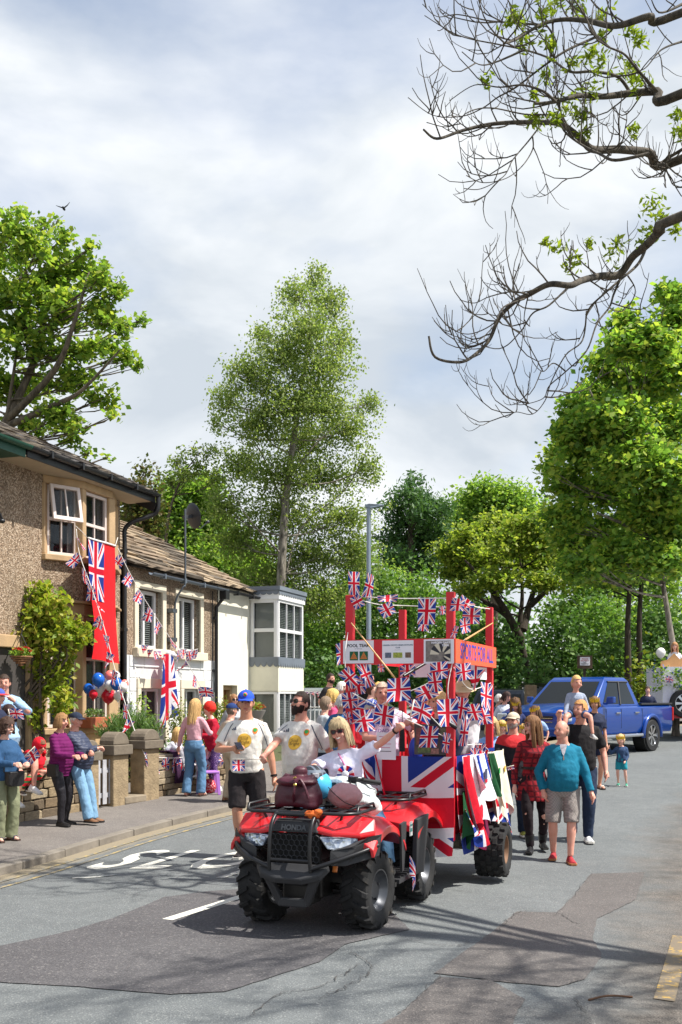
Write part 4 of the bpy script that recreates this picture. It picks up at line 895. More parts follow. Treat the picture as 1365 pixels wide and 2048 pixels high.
bush('garden_plant', 'low bright green plants behind the wooden gate', 185, 1508, 16.6, 16, 9, LF_LIGHT, 300, .07, .7, clump=.05, cat='plant')
bush('garden_plant', 'red flowering plants at the foot of the hanging flag', 352, 1490, 18.6, 20, 10, LF_SHRUB, 400, .06, .6, clump=.06, cat='plant')
# ================================================================ PEOPLE
def cloth(name, rgb, pat=None, c2=None, rough=.85, wr=.42):
    key = ('cl', name, tuple(rgb), pat, tuple(c2) if c2 else None)
    if key in _mats: return _mats[key]
    m, nt, b = newmat(name); v = coord(nt); c = lin(rgb); b.inputs['Roughness'].default_value = rough; b.inputs['Specular IOR Level'].default_value = .25
    n = noise(nt, v, 9, 4, .6); col = ramp(nt, n, [(.3, tuple(x * .88 for x in c)), (.7, tuple(min(1, x * 1.08) for x in c))])
    sp = nt.nodes.new('ShaderNodeSeparateXYZ'); nt.links.new(v, sp.inputs[0]); x, y, z = (X(nt, q) for q in sp.outputs)
    if pat == 'yoke': col = mixc(nt, (z + y.abs() * .0 + x.abs() * -.25) > 1.25, col, lin(c2))
    if pat == 'plaid':
        f = ((x + y * .8) * 90).op('SINE') > .55; g = (z * 90).op('SINE') > .55; col = mixc(nt, f.mx(g) * .75, col, lin(c2))
    if pat == 'check':
        f = ((x + y) * 160).op('SINE'); g = (z * 160).op('SINE'); col = mixc(nt, (f * g + 1) * .35, col, lin(c2))
    if pat == 'floral':
        k = noise(nt, v, 55, 2); col = mixc(nt, k > .58, col, lin(c2))
    if pat == 'quilt':
        f = (z * 60).op('SINE').abs(); bump(nt, b, f, .35, .015)
    elif pat == 'hoops': col = mixc(nt, (z * 60).op('SINE') > .4, col, lin(c2))
    if pat != 'quilt':
        w = noise(nt, coord(nt, 'Object', (1, 1, .6)), 8, 3, .5, 1.5); bump(nt, b, w + noise(nt, v, 160, 2) * .12, wr, .03)
    nt.links.new(col, b.inputs['Base Color']); _mats[key] = m; return m
def skin_mat(name, rgb):
    if ('sk', name) in _mats: return _mats[('sk', name)]
    m, nt, b = newmat(name); v = coord(nt); c = lin(rgb); n = noise(nt, v, 14, 3)
    nt.links.new(ramp(nt, n, [(.3, (c[0] * .96, c[1] * .82, c[2] * .78)), (.7, c)]), b.inputs['Base Color']); b.inputs['Roughness'].default_value = .5
    b.inputs['Subsurface Weight'].default_value = .12; b.inputs['Subsurface Radius'].default_value = (.012, .005, .003); b.inputs['Subsurface Scale'].default_value = .6
    _mats[('sk', name)] = m; return m
SK = {'fair': skin_mat('fair_skin', (222, 176, 156)), 'pink': skin_mat('ruddy_skin', (214, 160, 140)), 'tan': skin_mat('tanned_skin', (196, 146, 120)), 'pale': skin_mat('pale_skin', (234, 188, 166))}
def hair_mat(rgb, name='hair'):
    if ('h', rgb) in _mats: return _mats[('h', rgb)]
    m, nt, b = newmat(name); c = lin(rgb); v = coord(nt, 'Object', (1, 1, .12)); n = noise(nt, v, 90, 3, .7)
    nt.links.new(ramp(nt, n, [(.3, tuple(x * .5 for x in c)), (.5, c), (.75, tuple(min(1, x * 1.3) for x in c))]), b.inputs['Base Color']); b.inputs['Roughness'].default_value = .7; b.inputs['Specular IOR Level'].default_value = .3
    bump(nt, b, n, .6, .01); _mats[('h', rgb)] = m; return m
EYEM = M('eye_dark', (40, 30, 26), .2, var=0); LIPM = M('lips', (176, 92, 86), .5, var=0); TEETH = M('teeth', (232, 226, 214), .3, var=0); LENS = M('sunglass_lens', (18, 16, 18), .08, var=0, spec=.9); GOLDC = M('gold_foil', (226, 186, 60), .22, .9, var=.25, vs=30)
FOLD = bpy.data.textures.new('folds', 'CLOUDS'); FOLD.noise_scale = .11; FOLD.noise_depth = 2
PEND = []; POST = []
def soft(o, vox, disp=0, smooth=4):
    r = o.modifiers.new('remesh', 'REMESH'); r.mode = 'VOXEL'; r.voxel_size = vox; r.use_smooth_shade = True
    s_ = o.modifiers.new('smooth', 'SMOOTH'); s_.iterations = smooth; s_.factor = .5
    if disp: d = o.modifiers.new('fold', 'DISPLACE'); d.texture = FOLD; d.strength = disp; d.mid_level = .5; d.texture_coords = 'LOCAL'
    PEND.append(o)
def finish():
    dg = bpy.context.evaluated_depsgraph_get(); new = [(o, bpy.data.meshes.new_from_object(o.evaluated_get(dg))) for o in PEND]
    for o, me in new:
        nm = o.data.name; o.modifiers.clear(); o.data = me; me.name = nm
    PEND.clear()
    for f in POST: f()
    POST.clear()
def ik(a, t, l1, l2, pole):
    d = t - a; L = d.length
    if L > (l1 + l2) * .998: t = a + d * ((l1 + l2) * .998 / L); d = t - a; L = d.length
    d.normalize(); x = (l1 * l1 - l2 * l2 + L * L) / (2 * L); h = math.sqrt(max(0, l1 * l1 - x * x)); p = pole - d * pole.dot(d)
    if p.length < 1e-5: p = Vector((0, 1, 0)) - d * d.y
    return a + d * x + p.normalized() * h, t
def ring(c, rx, ry, n=16, e=.92, M3=None):
    out = []
    for k in range(n):
        a = 2 * math.pi * k / n; ca, sa = math.cos(a), math.sin(a); v = Vector((rx * math.copysign(abs(ca) ** e, ca), ry * math.copysign(abs(sa) ** e, sa), 0))
        out.append(c + (M3 @ v if M3 else v))
    return out
TORSO_M = [(.79, 0, .12, .09), (.85, .01, .165, .122), (.92, .008, .168, .12), (1.0, 0, .156, .112), (1.08, -.002, .15, .108), (1.18, -.004, .16, .114), (1.28, -.004, .176, .12), (1.35, .004, .172, .106), (1.395, .012, .135, .086), (1.43, .016, .090, .068), (1.475, .014, .058, .06)]
TORSO_F = [(.79, 0, .125, .09), (.85, .014, .176, .128), (.92, .012, .174, .122), (1.0, .004, .148, .106), (1.08, 0, .130, .098), (1.18, -.008, .142, .108), (1.26, -.022, .154, .124), (1.33, .0, .150, .100), (1.39, .012, .115, .078), (1.43, .016, .074, .060), (1.475, .014, .05, .053)]
def who(label, px, top, feet=None, Y=None, h=1.7, up=0, yaw=0, sex='m', fat=0, skin='fair', pose={}, head=(0, 0, 0), hs=1.0, topw=None, bot=None, shoe=None, hair=None, hat=None, glasses=None, beard=None, near=0, at=None, smile=0, group=None, extra=None, shirt_extra=None, dress=None, socks=None, base=None, crown=False):
    if feet: at = G(px, feet, up); h = (feet - top) * at.y / F
    elif at is None: t = P(px, top, Y); at = Vector((t.x, Y, t.z - h))
    yw = R(yaw); k = h / 1.75; root = thing('person', label, 'person', at, yw, group); root.scale = (k, k, k)
    Ri = Matrix.Rotation(-yw, 3, 'Z'); loc = lambda w: (Ri @ (Vector(w) - at)) / k
    def tg(q):
        if q[0] == 'px': return loc(P(q[1], q[2], at.y + q[3]))
        if q[0] == 'w': return loc(q[1])
        return Vector(q)
    kid = hs > 1.12; prof = TORSO_F if sex == 'f' else TORSO_M; sh = .158 if sex == 'f' else .170
    if kid: sh = .155
    pz = pose.get('pz', .93); lean = pose.get('lean', (0, 0)); tw = pose.get('twist', 0)
    hdrop = (hs - 1) * .23; 
    def T(p, full=False):
        p = Vector(p)
        if kid and p.z > .9: p = Vector((p.x * .95, p.y, .9 + (p.z - .9) * (1 - hdrop / .66)))
        f = 1 if full else min(1, max(0, (p.z - .93) / .22)); q = p - Vector((0, 0, .93))
        q = Matrix.Rotation(R(lean[0]) * f, 3, 'X') @ q; q = Matrix.Rotation(-R(-lean[1]) * f, 3, 'Y') @ q; q = Matrix.Rotation(R(tw) * f, 3, 'Z') @ q
        return q + Vector((0, 0, pz))
    def trow(z, cy, rx, ry, pad=0, n=16):
        b_ = fat * max(0, 1 - ((z - 1.06) / .2) ** 2) if z < 1.26 else 0
        rx2 = rx * .93 + b_ * .40 + pad * .8 + fat * .10; ry2 = ry + b_ * .75 + pad; cy2 = cy - b_ * .7
        return [T(q) for q in ring(Vector((0, cy2, z)), rx2, ry2, n)]
    vox = {2: .0095, 1: .013, 0: .019}[near] / max(k, .5) * (1 if near == 2 else 1); sl = 1 + fat * .8
    # joints
    J = {}
    for s in (-1, 1):
        S = T((s * sh, .012, 1.352)); hd = pose.get('hand', {}).get(s); hd = tg(hd) if hd else T((s * (sh + .09 + fat), -.03, .87), False) if pz > .8 else T((s * .2, -.3, 1.0))
        pole = Vector(pose.get('elbow', {}).get(s, (s * .45, .8, -.25))); E, Wr = ik(S, hd, .285, .255, pole)
        Hp = T((s * (.088 + fat * .3), .005, .90)); ft = pose.get('foot', {}).get(s); ft = tg(ft) if ft else Vector((s * .105, .03, .085)); kp = Vector(pose.get('knee', {}).get(s, (s * .12, -1, .05)))
        Kn, An = ik(Hp, ft, .43, .405, kp); J[s] = (S, E, Wr, Hp, Kn, An)
    nb = T((0, .012, 1.44)); HC0 = T((0, -.008, 1.496))
    Hr = Matrix.Rotation(R(tw + head[0]), 3, 'Z') @ Matrix.Rotation(R(head[2]), 3, 'Y') @ Matrix.Rotation(R(head[1]), 3, 'X')
    HC = HC0 + Hr @ Vector((0, -.014, .112 * hs)); HM = lambda p: HC + Hr @ (Vector(p) * hs)
    # ------------------------------------------------ body
    mb = MB(); mb.loft([trow(*r) for r in prof])
    mb.tube([nb - Vector((0, 0, .03)), HC0, HM((0, .012, -.06))], [.058, .052, .052] if sex == 'f' else [.068, .062, .06], 12)
    def headfn(d, p):
        q = p.copy()
        if d.z < 0: q.x *= 1 - .30 * (-d.z) ** 1.6; q.y = q.y * (1 - .40 * (-d.z)) if d.y > 0 else q.y * (1 - .06 * -d.z)
        if d.z > .2 and d.y < 0: q.y *= 1 - .10 * (d.z - .2)
        return q
    rows = MB(); rows.ell((0, 0, 0), (.077, .100, .118), 20, 14, fn=headfn)
    b0 = len(mb.v); mb.v.extend([tuple(HM(v)) for v in rows.v]); mb.f.extend([tuple(i + b0 for i in f) for f in rows.f]); mb.m.extend(rows.m)
    mb.tube([HM((0, -.090, .022)), HM((0, -.112, -.012)), HM((0, -.094, -.026))], [.008 * hs, .0155 * hs, .012 * hs], 8)
    mb.ell(HM((0, -.082, -.088)), (.02 * hs, .016 * hs, .014 * hs), 8, 6)
    for s in (-1, 1):
        S, E, Wr, Hp, Kn, An = J[s]; af = (1.0 if sex == 'm' else .86) * (1 + fat)
        mb.ell(HM((s * .079, .012, -.008)), (.014 * hs, .02 * hs, .032 * hs), 8, 6); mb.ell(HM((s * .04, -.074, -.028)), (.026 * hs, .02 * hs, .024 * hs), 8, 6)
        mb.tube([T((s * sh * .5, .012, 1.375)), S, S.lerp(E, .3), S.lerp(E, .75), E, E.lerp(Wr, .3), E.lerp(Wr, .75), Wr], [x * af for x in (.055, .056, .05, .042, .038, .041, .031, .026)], 10)
        mb.tube([Hp + Vector((0, 0, .02)), Hp.lerp(Kn, .25), Hp.lerp(Kn, .7), Kn, Kn.lerp(An, .28), Kn.lerp(An, .7), An], [x * sl for x in (.092, .088, .066, .054, .056, .040, .035)], 12)
        hdv = (Wr - E).normalized(); g = pose.get('grip', {}).get(s, 'open'); side = Vector((s, 0, 0)); nn = (Hr @ Vector((0, 0, 0))); palm = Vector((-s, -.15, 0)) if g != 'fist' else Vector((-s * .4, -.6, -.6))
        palm = (palm - hdv * palm.dot(hdv)).normalized(); ax = hdv.cross(palm).normalized(); hz = 1.12 if kid else 1.0
        mb.tube([Wr, Wr + hdv * .03, Wr + hdv * .085 * hz], [.026, .034, .036], 8, sq=(1, 1))
        for fi, (o_, ln) in enumerate(((-.027, .062), (-.009, .074), (.009, .07), (.026, .055))):
            a = Wr + hdv * .08 * hz + ax * o_; cu = .2 if g == 'open' else 1.0
            p1 = a + (hdv * (1 - .5 * cu) + palm * (.25 + .6 * cu)).normalized() * ln * .45; p2 = p1 + (hdv * (.9 - 1.2 * cu) + palm * (.35 + .5 * cu)).normalized() * ln * .35; p3 = p2 + (hdv * (.7 - 1.6 * cu) + palm * .4).normalized() * ln * .3
            mb.tube([a - hdv * .02, a, p1, p2, p3], [.011, .0105, .010, .009, .0075], 6)
        a = Wr + hdv * .03 - ax * .028; mb.tube([a, a + (hdv * .6 - ax * .7 + palm * .4).normalized() * .035, a + (hdv * .9 - ax * .4 + palm * .7).normalized() * .066], [.015, .012, .009], 6)
        if shoe is None or shoe == 'sandal':
            f = Vector((math.sin(R(s * 8)), -math.cos(R(s * 8)), 0)); mb.tube([An - f * .05 - Vector((0, 0, .05)), An + f * .02 - Vector((0, 0, .035)), An + f * .12 - Vector((0, 0, .055)), An + f * .175 - Vector((0, 0, .065))], [.03, .038, .034, .018], 8)
    o = mb.build('body', SK[skin], root, fix=False); soft(o, vox)
    # ------------------------------------------------ face
    for s in (-1, 1):
        if not glasses or glasses == 'clear':
            e_ = MB(); e_.ell(HM((s * .031, -.0905, .014)), (.0125 * hs, .008 * hs, .0065 * hs), 8, 6); e_.build('eye', EYEM, root, smooth=180)
        e_ = MB(); e_.tube([HM((s * .016, -.098, .034)), HM((s * .032, -.097, .039)), HM((s * .048, -.086, .034))], [.004 * hs, .0045 * hs, .003 * hs], 5); e_.build('eyebrow', hair_mat(hair[1] if hair else (96, 76, 60)), root, smooth=180)
    if smile:
        e_ = MB(); e_.tube([HM((-.026, -.086, -.048)), HM((0, -.100, -.056)), HM((.026, -.086, -.048))], [.003 * hs, .0085 * hs, .003 * hs], 6); e_.build('teeth', TEETH, root, smooth=180)
        e_ = MB(); e_.tube([HM((-.029, -.085, -.048)), HM((0, -.099, -.066)), HM((.029, -.085, -.048))], .0045 * hs, 6); e_.build('mouth', LIPM, root, smooth=180)
    else: e_ = MB(); e_.tube([HM((-.024, -.090, -.055)), HM((0, -.1005, -.054)), HM((.024, -.090, -.055))], [.003 * hs, .0062 * hs, .003 * hs], 6); e_.build('mouth', LIPM, root, smooth=180)
    if glasses:
        e_ = MB(); l_ = MB()
        for s in (-1, 1):
            q = []
            for a in range(12):
                an = 2 * math.pi * a / 12; q.append(HM((s * .034 + .025 * math.copysign(abs(math.cos(an)) ** .6, math.cos(an)), -.106 + .012 * abs(math.cos(an)) * (1 if math.cos(an) * s > 0 else 0), .013 + .019 * math.copysign(abs(math.sin(an)) ** .7, math.sin(an)))))
            if glasses != 'clear': l_.face(q)
            e_.tube(q + [q[0]], .003 * hs if glasses == 'clear' else .0042 * hs, 5); e_.tube([HM((s * .058, -.094, .016)), HM((s * .081, -.05, .018)), HM((s * .082, .02, .01))], .0035 * hs, 5)
        e_.tube([HM((-.012, -.108, .016)), HM((.012, -.108, .016))], .0035 * hs, 5)
        gf = e_.build('glasses' if glasses == 'clear' else 'sunglasses', M('glasses_frame', (90, 22, 30) if glasses == 'red' else (24, 20, 20), .3, var=0), root, smooth=180)
        if glasses != 'clear': l_.build('lens', LENS, gf)
    # ------------------------------------------------ hair, hats, beards
    rnd = random.Random(label)
    if hair and hair[0] != 'bald':
        st, hc = hair[:2]; hmn = hair_mat(hc); hb = MB(); N_, M_ = 26, 16; th_ = {'short': .010, 'crop': .005, 'bob': .018, 'long': .016, 'curly': .028, 'fringe': .006}[st]
        def reg(d):
            fr = -d.y
            if st == 'fringe': return d.y > -.1 and -.62 < d.z < .35
            if fr > .45: return d.z > (.56 if st in ('short', 'crop') else .42)
            if fr > .0: return d.z > (-.05 if st in ('short', 'crop') else -.3) + (fr * .9 if fr > .15 else 0)
            return d.z > -.66
        idx = {}
        for i in range(M_ + 1):
            for j in range(N_):
                t = math.pi * min(max(i / M_, .01), .99); d = Vector((math.sin(t) * math.cos(2 * math.pi * j / N_), math.sin(t) * math.sin(2 * math.pi * j / N_), -math.cos(t)))
                p = headfn(d, Vector((d.x * .077, d.y * .100, d.z * .118))); bmp_ = th_ * (1 + .8 * mn.noise(d * (5 if st != 'curly' else 9) + Vector((len(label), 0, 0)))) + .003
                idx[i, j] = len(hb.v); hb.v.append(tuple(HM(p + d * bmp_ + (Vector((0, 0, .006)) if d.z > .5 else Vector())))); idx['d', i, j] = d
        for i in range(M_):
            for j in range(N_):
                dd = idx['d', i, j] + idx['d', i + 1, (j + 1) % N_]
                if reg((dd.normalized() + Vector((0, 0, .13 * mn.noise(dd * 4)))).normalized()): hb.f.append((idx[i, j], idx[i, (j + 1) % N_], idx[i + 1, (j + 1) % N_], idx[i + 1, j])); hb.m.append(0)
        if st in ('bob', 'long', 'curly'):
            Ln = hair[2] if len(hair) > 2 else {'bob': .13, 'long': .36, 'curly': .15}[st]; nl = 60 if near else 34
            for q in range(nl):
                a = rnd.uniform(-2.25, 2.25); dx, dy = math.sin(a), math.cos(a); wv = rnd.uniform(-1, 1); r0 = rnd.uniform(.2, .9); pts = []
                for t in range(8):
                    u = t / 7
                    if u < .4: e2 = 1.45 - u / .4 * 1.45; rr = math.cos(e2) * 1.0 + .02; p = Vector((dx * .088 * rr, dy * .108 * rr, .128 * math.sin(e2)))
                    else:
                        v_ = (u - .4) / .6; fl = 1.04 + .22 * v_ * (1 if st != 'long' else .35) + (.14 * math.sin(v_ * 9 + q) if st == 'curly' else .03 * math.sin(v_ * 6 + q)); p = Vector((dx * .088 * fl, dy * .108 * fl + (.02 * v_ if st == 'long' else 0), -Ln * v_ * rnd.uniform(.92, 1.05)))
                    pts.append(HM(p * (1 + .03 * wv)))
                w_ = .014 if st != 'curly' else .019; hb.tube(pts, [w_ * hs * x for x in (.7, 1, 1.1, 1.1, 1.1, 1, .85, .35)], 5)
            if len(hair) > 3:                                              # a fringe over the forehead
                for q in range(12):
                    a = -.9 + 1.8 * q / 11; hb.tube([HM((math.sin(a) * .05, -.05, .125)), HM((math.sin(a) * .078, -.088 * math.cos(a * .7) - .014, .085)), HM((math.sin(a) * .084, -.094 * math.cos(a * .7) - .014, .038 + rnd.uniform(-.008, .01)))], [.012 * hs, .014 * hs, .006 * hs], 5)
        hb.build('hair', hmn, root, smooth=180 if st in ('short', 'crop', 'fringe') else 70)
    if beard:
        bb = MB(); bl_ = .02 if beard[1] > 1 else .008
        for i in range(9):
            pass
        rows2 = []
        for i in range(6):
            t = i / 5; row = []
            for j in range(13):
                a = -1.5 + 3.0 * j / 12; z = -.020 - .075 * t if abs(a) > .42 else -.036 - .062 * t
                d = Vector((math.sin(a), -math.cos(a), 0)); wz = 1 - .30 * min(1, (-z / .118)) ** 1.6; row.append(HM((d.x * .077 * wz * .98 * (1 if t < .8 else .85), d.y * .100 * math.sqrt(max(.1, 1 - (z / .13) ** 2)) - bl_ * (.35 + t) * (1 if abs(a) < 1.2 else .3), z - bl_ * 1.5 * t * (1 if abs(a) < .9 else .2))))
            rows2.append(row)
        bb.quadmesh(rows2); bo = bb.build('beard', hair_mat(beard[0]), root, smooth=180); so_ = bo.modifiers.new('solid', 'SOLIDIFY'); so_.thickness = .012
    if hat:
        hm_ = hat[1]; hb = MB()
        if hat[0] in ('cap', 'cap_back'):
            rows2 = []
            for i in range(7):
                t = i / 6 * math.pi / 2; rows2.append([HM((.088 * math.cos(t) * math.cos(2 * math.pi * j / 20), .002 + .112 * math.cos(t) * math.sin(2 * math.pi * j / 20), .048 + .088 * math.sin(t))) for j in range(20)])
            hb.quadmesh(rows2, 0, True); hb.ell(HM((0, 0, .137)), (.009, .009, .006), 6, 4); ho = hb.build('cap', hm_, root, smooth=180)
            pk = MB(); sg = 1 if hat[0] == 'cap' else -1; up_, dn_ = [], []
            for i in range(4):
                r_ = 1 + .62 * i / 3; up_.append([HM((.080 * (1 + .10 * i / 3) * math.sin(-1.15 + 2.3 * j / 10), sg * (-.106 * math.cos((-1.15 + 2.3 * j / 10) * .9) - .075 * (i / 3) * math.cos((-1.15 + 2.3 * j / 10) * .8)), .052 - .012 * i / 3 - .012 * abs(math.sin(-1.15 + 2.3 * j / 10)) * i / 3)) for j in range(11)])
            pk.quadmesh(up_); po = pk.build('cap_peak', hat[2] if len(hat) > 2 else hm_, ho, smooth=180); so_ = po.modifiers.new('solid', 'SOLIDIFY'); so_.thickness = .006
        elif hat[0] == 'brim':
            hb.lathe([(.0, .135), (.06, .13), (.086, .1), (.094, .045), (.125, .032), (.16, .026)], 22, M=None); 
            hb.v = [tuple(HM((v[1], v[2], v[0]))) for v in hb.v]; hb.build('hat', hm_, root, smooth=60)
        elif hat[0] == 'hood':
            hb.ell((0, 0, 0), (.105, .13, .135), 18, 12); hb.v = [tuple(HM((v[0], v[1] + .03, v[2] + .012))) for v in hb.v]; hb.build('hood', hm_, root, smooth=180)
            hb = MB(); hb.tube([HM((-.1, -.03, -.1)), HM((-.16, .05, -.14)), HM((0, .12, -.15)), HM((.16, .05, -.14)), HM((.1, -.03, -.1))], [.03, .07, .08, .07, .03], 10); hb.build('hood_collar', hm_, root, smooth=180)
        elif hat[0] == 'wig':
            hb.ell((0, 0, 0), (.115, .125, .125), 18, 12, fn=lambda d, p: p * (1 + .16 * mn.noise(d * 7))); hb.v = [tuple(HM((v[0], v[1] + .02, v[2] + .05))) for v in hb.v]; hb.build('wig', hm_, root, smooth=60)
    if crown:
        cb = MB(); n = 16; lo = []; hi = []
        for j in range(2 * n): a = 2 * math.pi * j / (2 * n); lo.append(HM((.092 * math.cos(a), .115 * math.sin(a), .035))); hi.append(HM((.096 * math.cos(a), .119 * math.sin(a), .075 + (.045 if j % 2 else 0))))
        cb.quadmesh([lo, hi], 0, True); co_ = cb.build('paper_crown', GOLDC, root); s_ = co_.modifiers.new('solid', 'SOLIDIFY'); s_.thickness = .002
    # ------------------------------------------------ clothes
    def legtube(mb, f0, f1, r0, r1, rk=None):
        for s in (-1, 1):
            S, E, Wr, Hp, Kn, An = J[s]
            def at_(f): return Hp.lerp(Kn, f / .5) if f < .5 else Kn.lerp(An, (f - .5) / .5)
            fs = [f0 + (f1 - f0) * i / 7 for i in range(8)]; pts = [at_(f) for f in fs]
            if f1 > .98: pts[-1] = pts[-1] + Vector((0, 0, -.03))
            mb.tube(pts, [((r0 + (r1 - r0) * i / 7) if rk is None else (r0 + (rk - r0) * i / 4 if i < 4 else rk + (r1 - rk) * (i - 4) / 3)) * sl for i in range(8)], 12)
    if bot:
        mb = MB(); mb.loft([trow(z, cy, rx, ry, .014) for z, cy, rx, ry in prof if z < 1.03])
        kd = bot[0]
        if kd == 'trousers': legtube(mb, 0, 1.0, .104, bot[2] if len(bot) > 2 else .062, .080 if (bot[2] if len(bot) > 2 else .062) > .05 else .066)
        elif kd == 'shorts': legtube(mb, 0, bot[2] if len(bot) > 2 else .42, .100, .092)
        o = mb.build({'trousers': 'trousers', 'shorts': 'shorts'}[kd], bot[1], root, fix=False); soft(o, max(vox, .013), .022)
    if topw or dress:
        kind, mt = (topw or dress)[0], (topw or dress)[1]; loose = (topw or dress)[2] if len(topw or dress) > 2 else .02; hem = (topw or dress)[3] if len(topw or dress) > 3 else .86
        mb = MB(); rws = []
        if dress:
            for z in (hem, (hem + .85) / 2, .86): t = (.9 - z) / .4; rws.append([T(q) for q in ring(Vector((0, 0, z)), .185 + .07 * t, .14 + .06 * t, 18, .95)])
            rws += [trow(z, cy, rx, ry, loose * .6, 18) for z, cy, rx, ry in prof if .9 < z < 1.40]
        else:
            ps = [r for r in prof if hem < r[0] < 1.43]; first = ps[0]; 
            rws = [trow(hem, first[1], first[2] + .002, first[3] + .002, loose, 18)] + [trow(z, cy, rx, ry, loose if z < 1.3 else loose * .7, 18) for z, cy, rx, ry in ps]
        rws.append(trow(1.432, .016, .082, .064, .008, 18)); mb.loft(rws)
        for s in (-1, 1):
            S, E, Wr, Hp, Kn, An = J[s]; A0 = T((s * sh * .48, .012, 1.375)); af = (1.0 if sex == 'm' else .9) * (1 + fat)
            if kind == 'short': pts, rd = [A0, S, S.lerp(E, .35), S.lerp(E, .78)], [.063, .063, .064, .067]
            elif kind == 'none': pts, rd = [A0, S.lerp(A0, .2)], [.05, .04]
            elif kind == 'elbow': pts, rd = [A0, S, S.lerp(E, .5), E, E.lerp(Wr, .25)], [.06, .06, .058, .054, .058]
            else: pts, rd = [A0, S, S.lerp(E, .4), E, E.lerp(Wr, .4), E.lerp(Wr, .93)], [.063, .063, .060, .054, .049, .040]
            mb.tube(pts, [(x + (loose - .02) * .5) * af for x in rd], 12)
        o = mb.build('dress' if dress else 'top', mt, root, fix=False); soft(o, max(vox, .012), .026)
        shirt = o
        if shirt_extra: POST.append(lambda o=o: shirt_extra(o, root, T))
        if kind in ('short', 'collar') and topw and len(topw) > 4 or (topw and len(topw) > 4):
            cb = MB(); cpts = [T((.078 * math.sin(a), .016 - .068 * math.cos(a), 1.442 - .020 * (math.cos(a) + 1) * .9)) for a in [R(12) + (2 * math.pi - R(24)) * j / 16 for j in range(17)]]
            cb.tube(cpts, [.010] + [.017] * 15 + [.010], 6); cb.build('collar', topw[4], root, smooth=180)
    if socks:
        mb = MB()
        for s in (-1, 1):
            S, E, Wr, Hp, Kn, An = J[s]; mb2 = MB(); mb2.tube([Kn.lerp(An, .18), Kn.lerp(An, .4), Kn.lerp(An, .75), An], [.060, .062, .046, .042], 10); mb2.build('sock', socks, root, smooth=180)
    for s in (-1, 1):
        if shoe is None: continue
        S, E, Wr, Hp, Kn, An = J[s]; toe = pose.get('toe', {}).get(s, (s * 8, 0)); f = Matrix.Rotation(R(toe[0]), 3, 'Z') @ Matrix.Rotation(R(toe[1]), 3, 'X')
        B = An - Vector((0, 0, .085)) if toe[1] == 0 else An - f @ Vector((0, 0, .085))
        A_ = lambda p: (An + f @ (Vector(p) - Vector((0, 0, .085))))
        prof2 = [(.075, .030, .070), (.06, .038, .098), (.02, .040, .105), (-.04, .042, .085), (-.10, .047, .062), (-.15, .045, .050), (-.185, .030, .040)]
        if shoe == 'sandal':
            mb = MB(); mb.loft([[A_((w_ * x_, y, z_)) for x_, z_ in ((-1, 0), (1, 0), (1, .022), (-1, .022))] for y, w_, t_ in prof2]); so_ = mb.build('sandal', M('sandal_sole', (70, 52, 44), .7), root)
            st_ = MB(); st_.tube([A_((-.045, -.11, .02)), A_((-.02, -.11, .065)), A_((.02, -.11, .065)), A_((.045, -.11, .02))], .012, 6); st_.build('sandal_strap', M('sandal_strap', (52, 50, 66) if 'denim' in label else (222, 206, 196), .6), so_, smooth=180); continue
        upc, soc = shoe[0], shoe[1]; mb = MB()
        mb.loft([[A_((w_ * math.cos(a) * (1 if math.sin(a) < .3 else .9), y, .022 + max(0, math.sin(a)) * (t_ - .022))) for a in [-.35 + (math.pi + .7) * j / 9 for j in range(10)]] for y, w_, t_ in prof2])
        if len(shoe) > 2: mb.tube([A_((0, .01, .08)), Kn.lerp(An, 1 - shoe[2])], [.05, .062], 12)
        so_ = mb.build('boot' if len(shoe) > 2 else 'shoe', upc, root, smooth=60, fix=False)
        mb = MB(); mb.loft([[A_((w_ * 1.08 * x_, y * 1.03, z_)) for x_, z_ in ((-1, 0), (1, 0), (1, .026), (-1, .026))] for y, w_, t_ in prof2]); mb.build('sole', soc, so_, bevel=.004)
    if extra: extra(root, T, HM, J, mb)
    return root, at, k, J
def project(o, pts2, mat, name, parent, T=None, off=.004, cell=None):
    """lay a flat mesh (list of verts (x, z), faces) on the front of a garment"""
    dg = None; me = o.data; bm = bmesh.new(); bm.from_mesh(me); bv = BVHTree.FromBMesh(bm); V = []; ok = True
    for x, z in pts2[0]:
        h_ = bv.ray_cast(Vector((x, -1.2, z)), Vector((0, 1, 0)))
        V.append(h_[0] + Vector((0, -off, 0)) if h_[0] else Vector((x, -.12, z)))
    bm.free(); m2 = bpy.data.meshes.new(name); m2.from_pydata([tuple(v) for v in V], [], pts2[1]); m2.materials.append(mat); m2.polygons.foreach_set('use_smooth', [True] * len(m2.polygons)); q = bpy.data.objects.new(name, m2); C.objects.link(q); q.parent = parent; return q
def disc2(cx, cz, rx, rz, shape=None, n=8, m=24):
    V = [(cx, cz)]; Fc = []
    for i in range(1, n + 1):
        for j in range(m):
            a = 2 * math.pi * j / m; r = i / n; V.append((cx + rx * r * math.cos(a), cz + rz * r * math.sin(a) * (1 if shape is None or math.sin(a) > 0 else 1.35)))
    for j in range(m): Fc.append((0, 1 + j, 1 + (j + 1) % m))
    for i in range(n - 1):
        for j in range(m): a = 1 + i * m; b_ = a + m; Fc.append((a + j, b_ + j, b_ + (j + 1) % m, a + (j + 1) % m))
    return V, Fc
def text2(txt, cx, cz, size):
    me = text_mesh(txt, size); V = [(cx + v.co.x, cz + v.co.y) for v in me.vertices]; Fc = [tuple(p.vertices) for p in me.polygons]; bpy.data.meshes.remove(me); return V, Fc
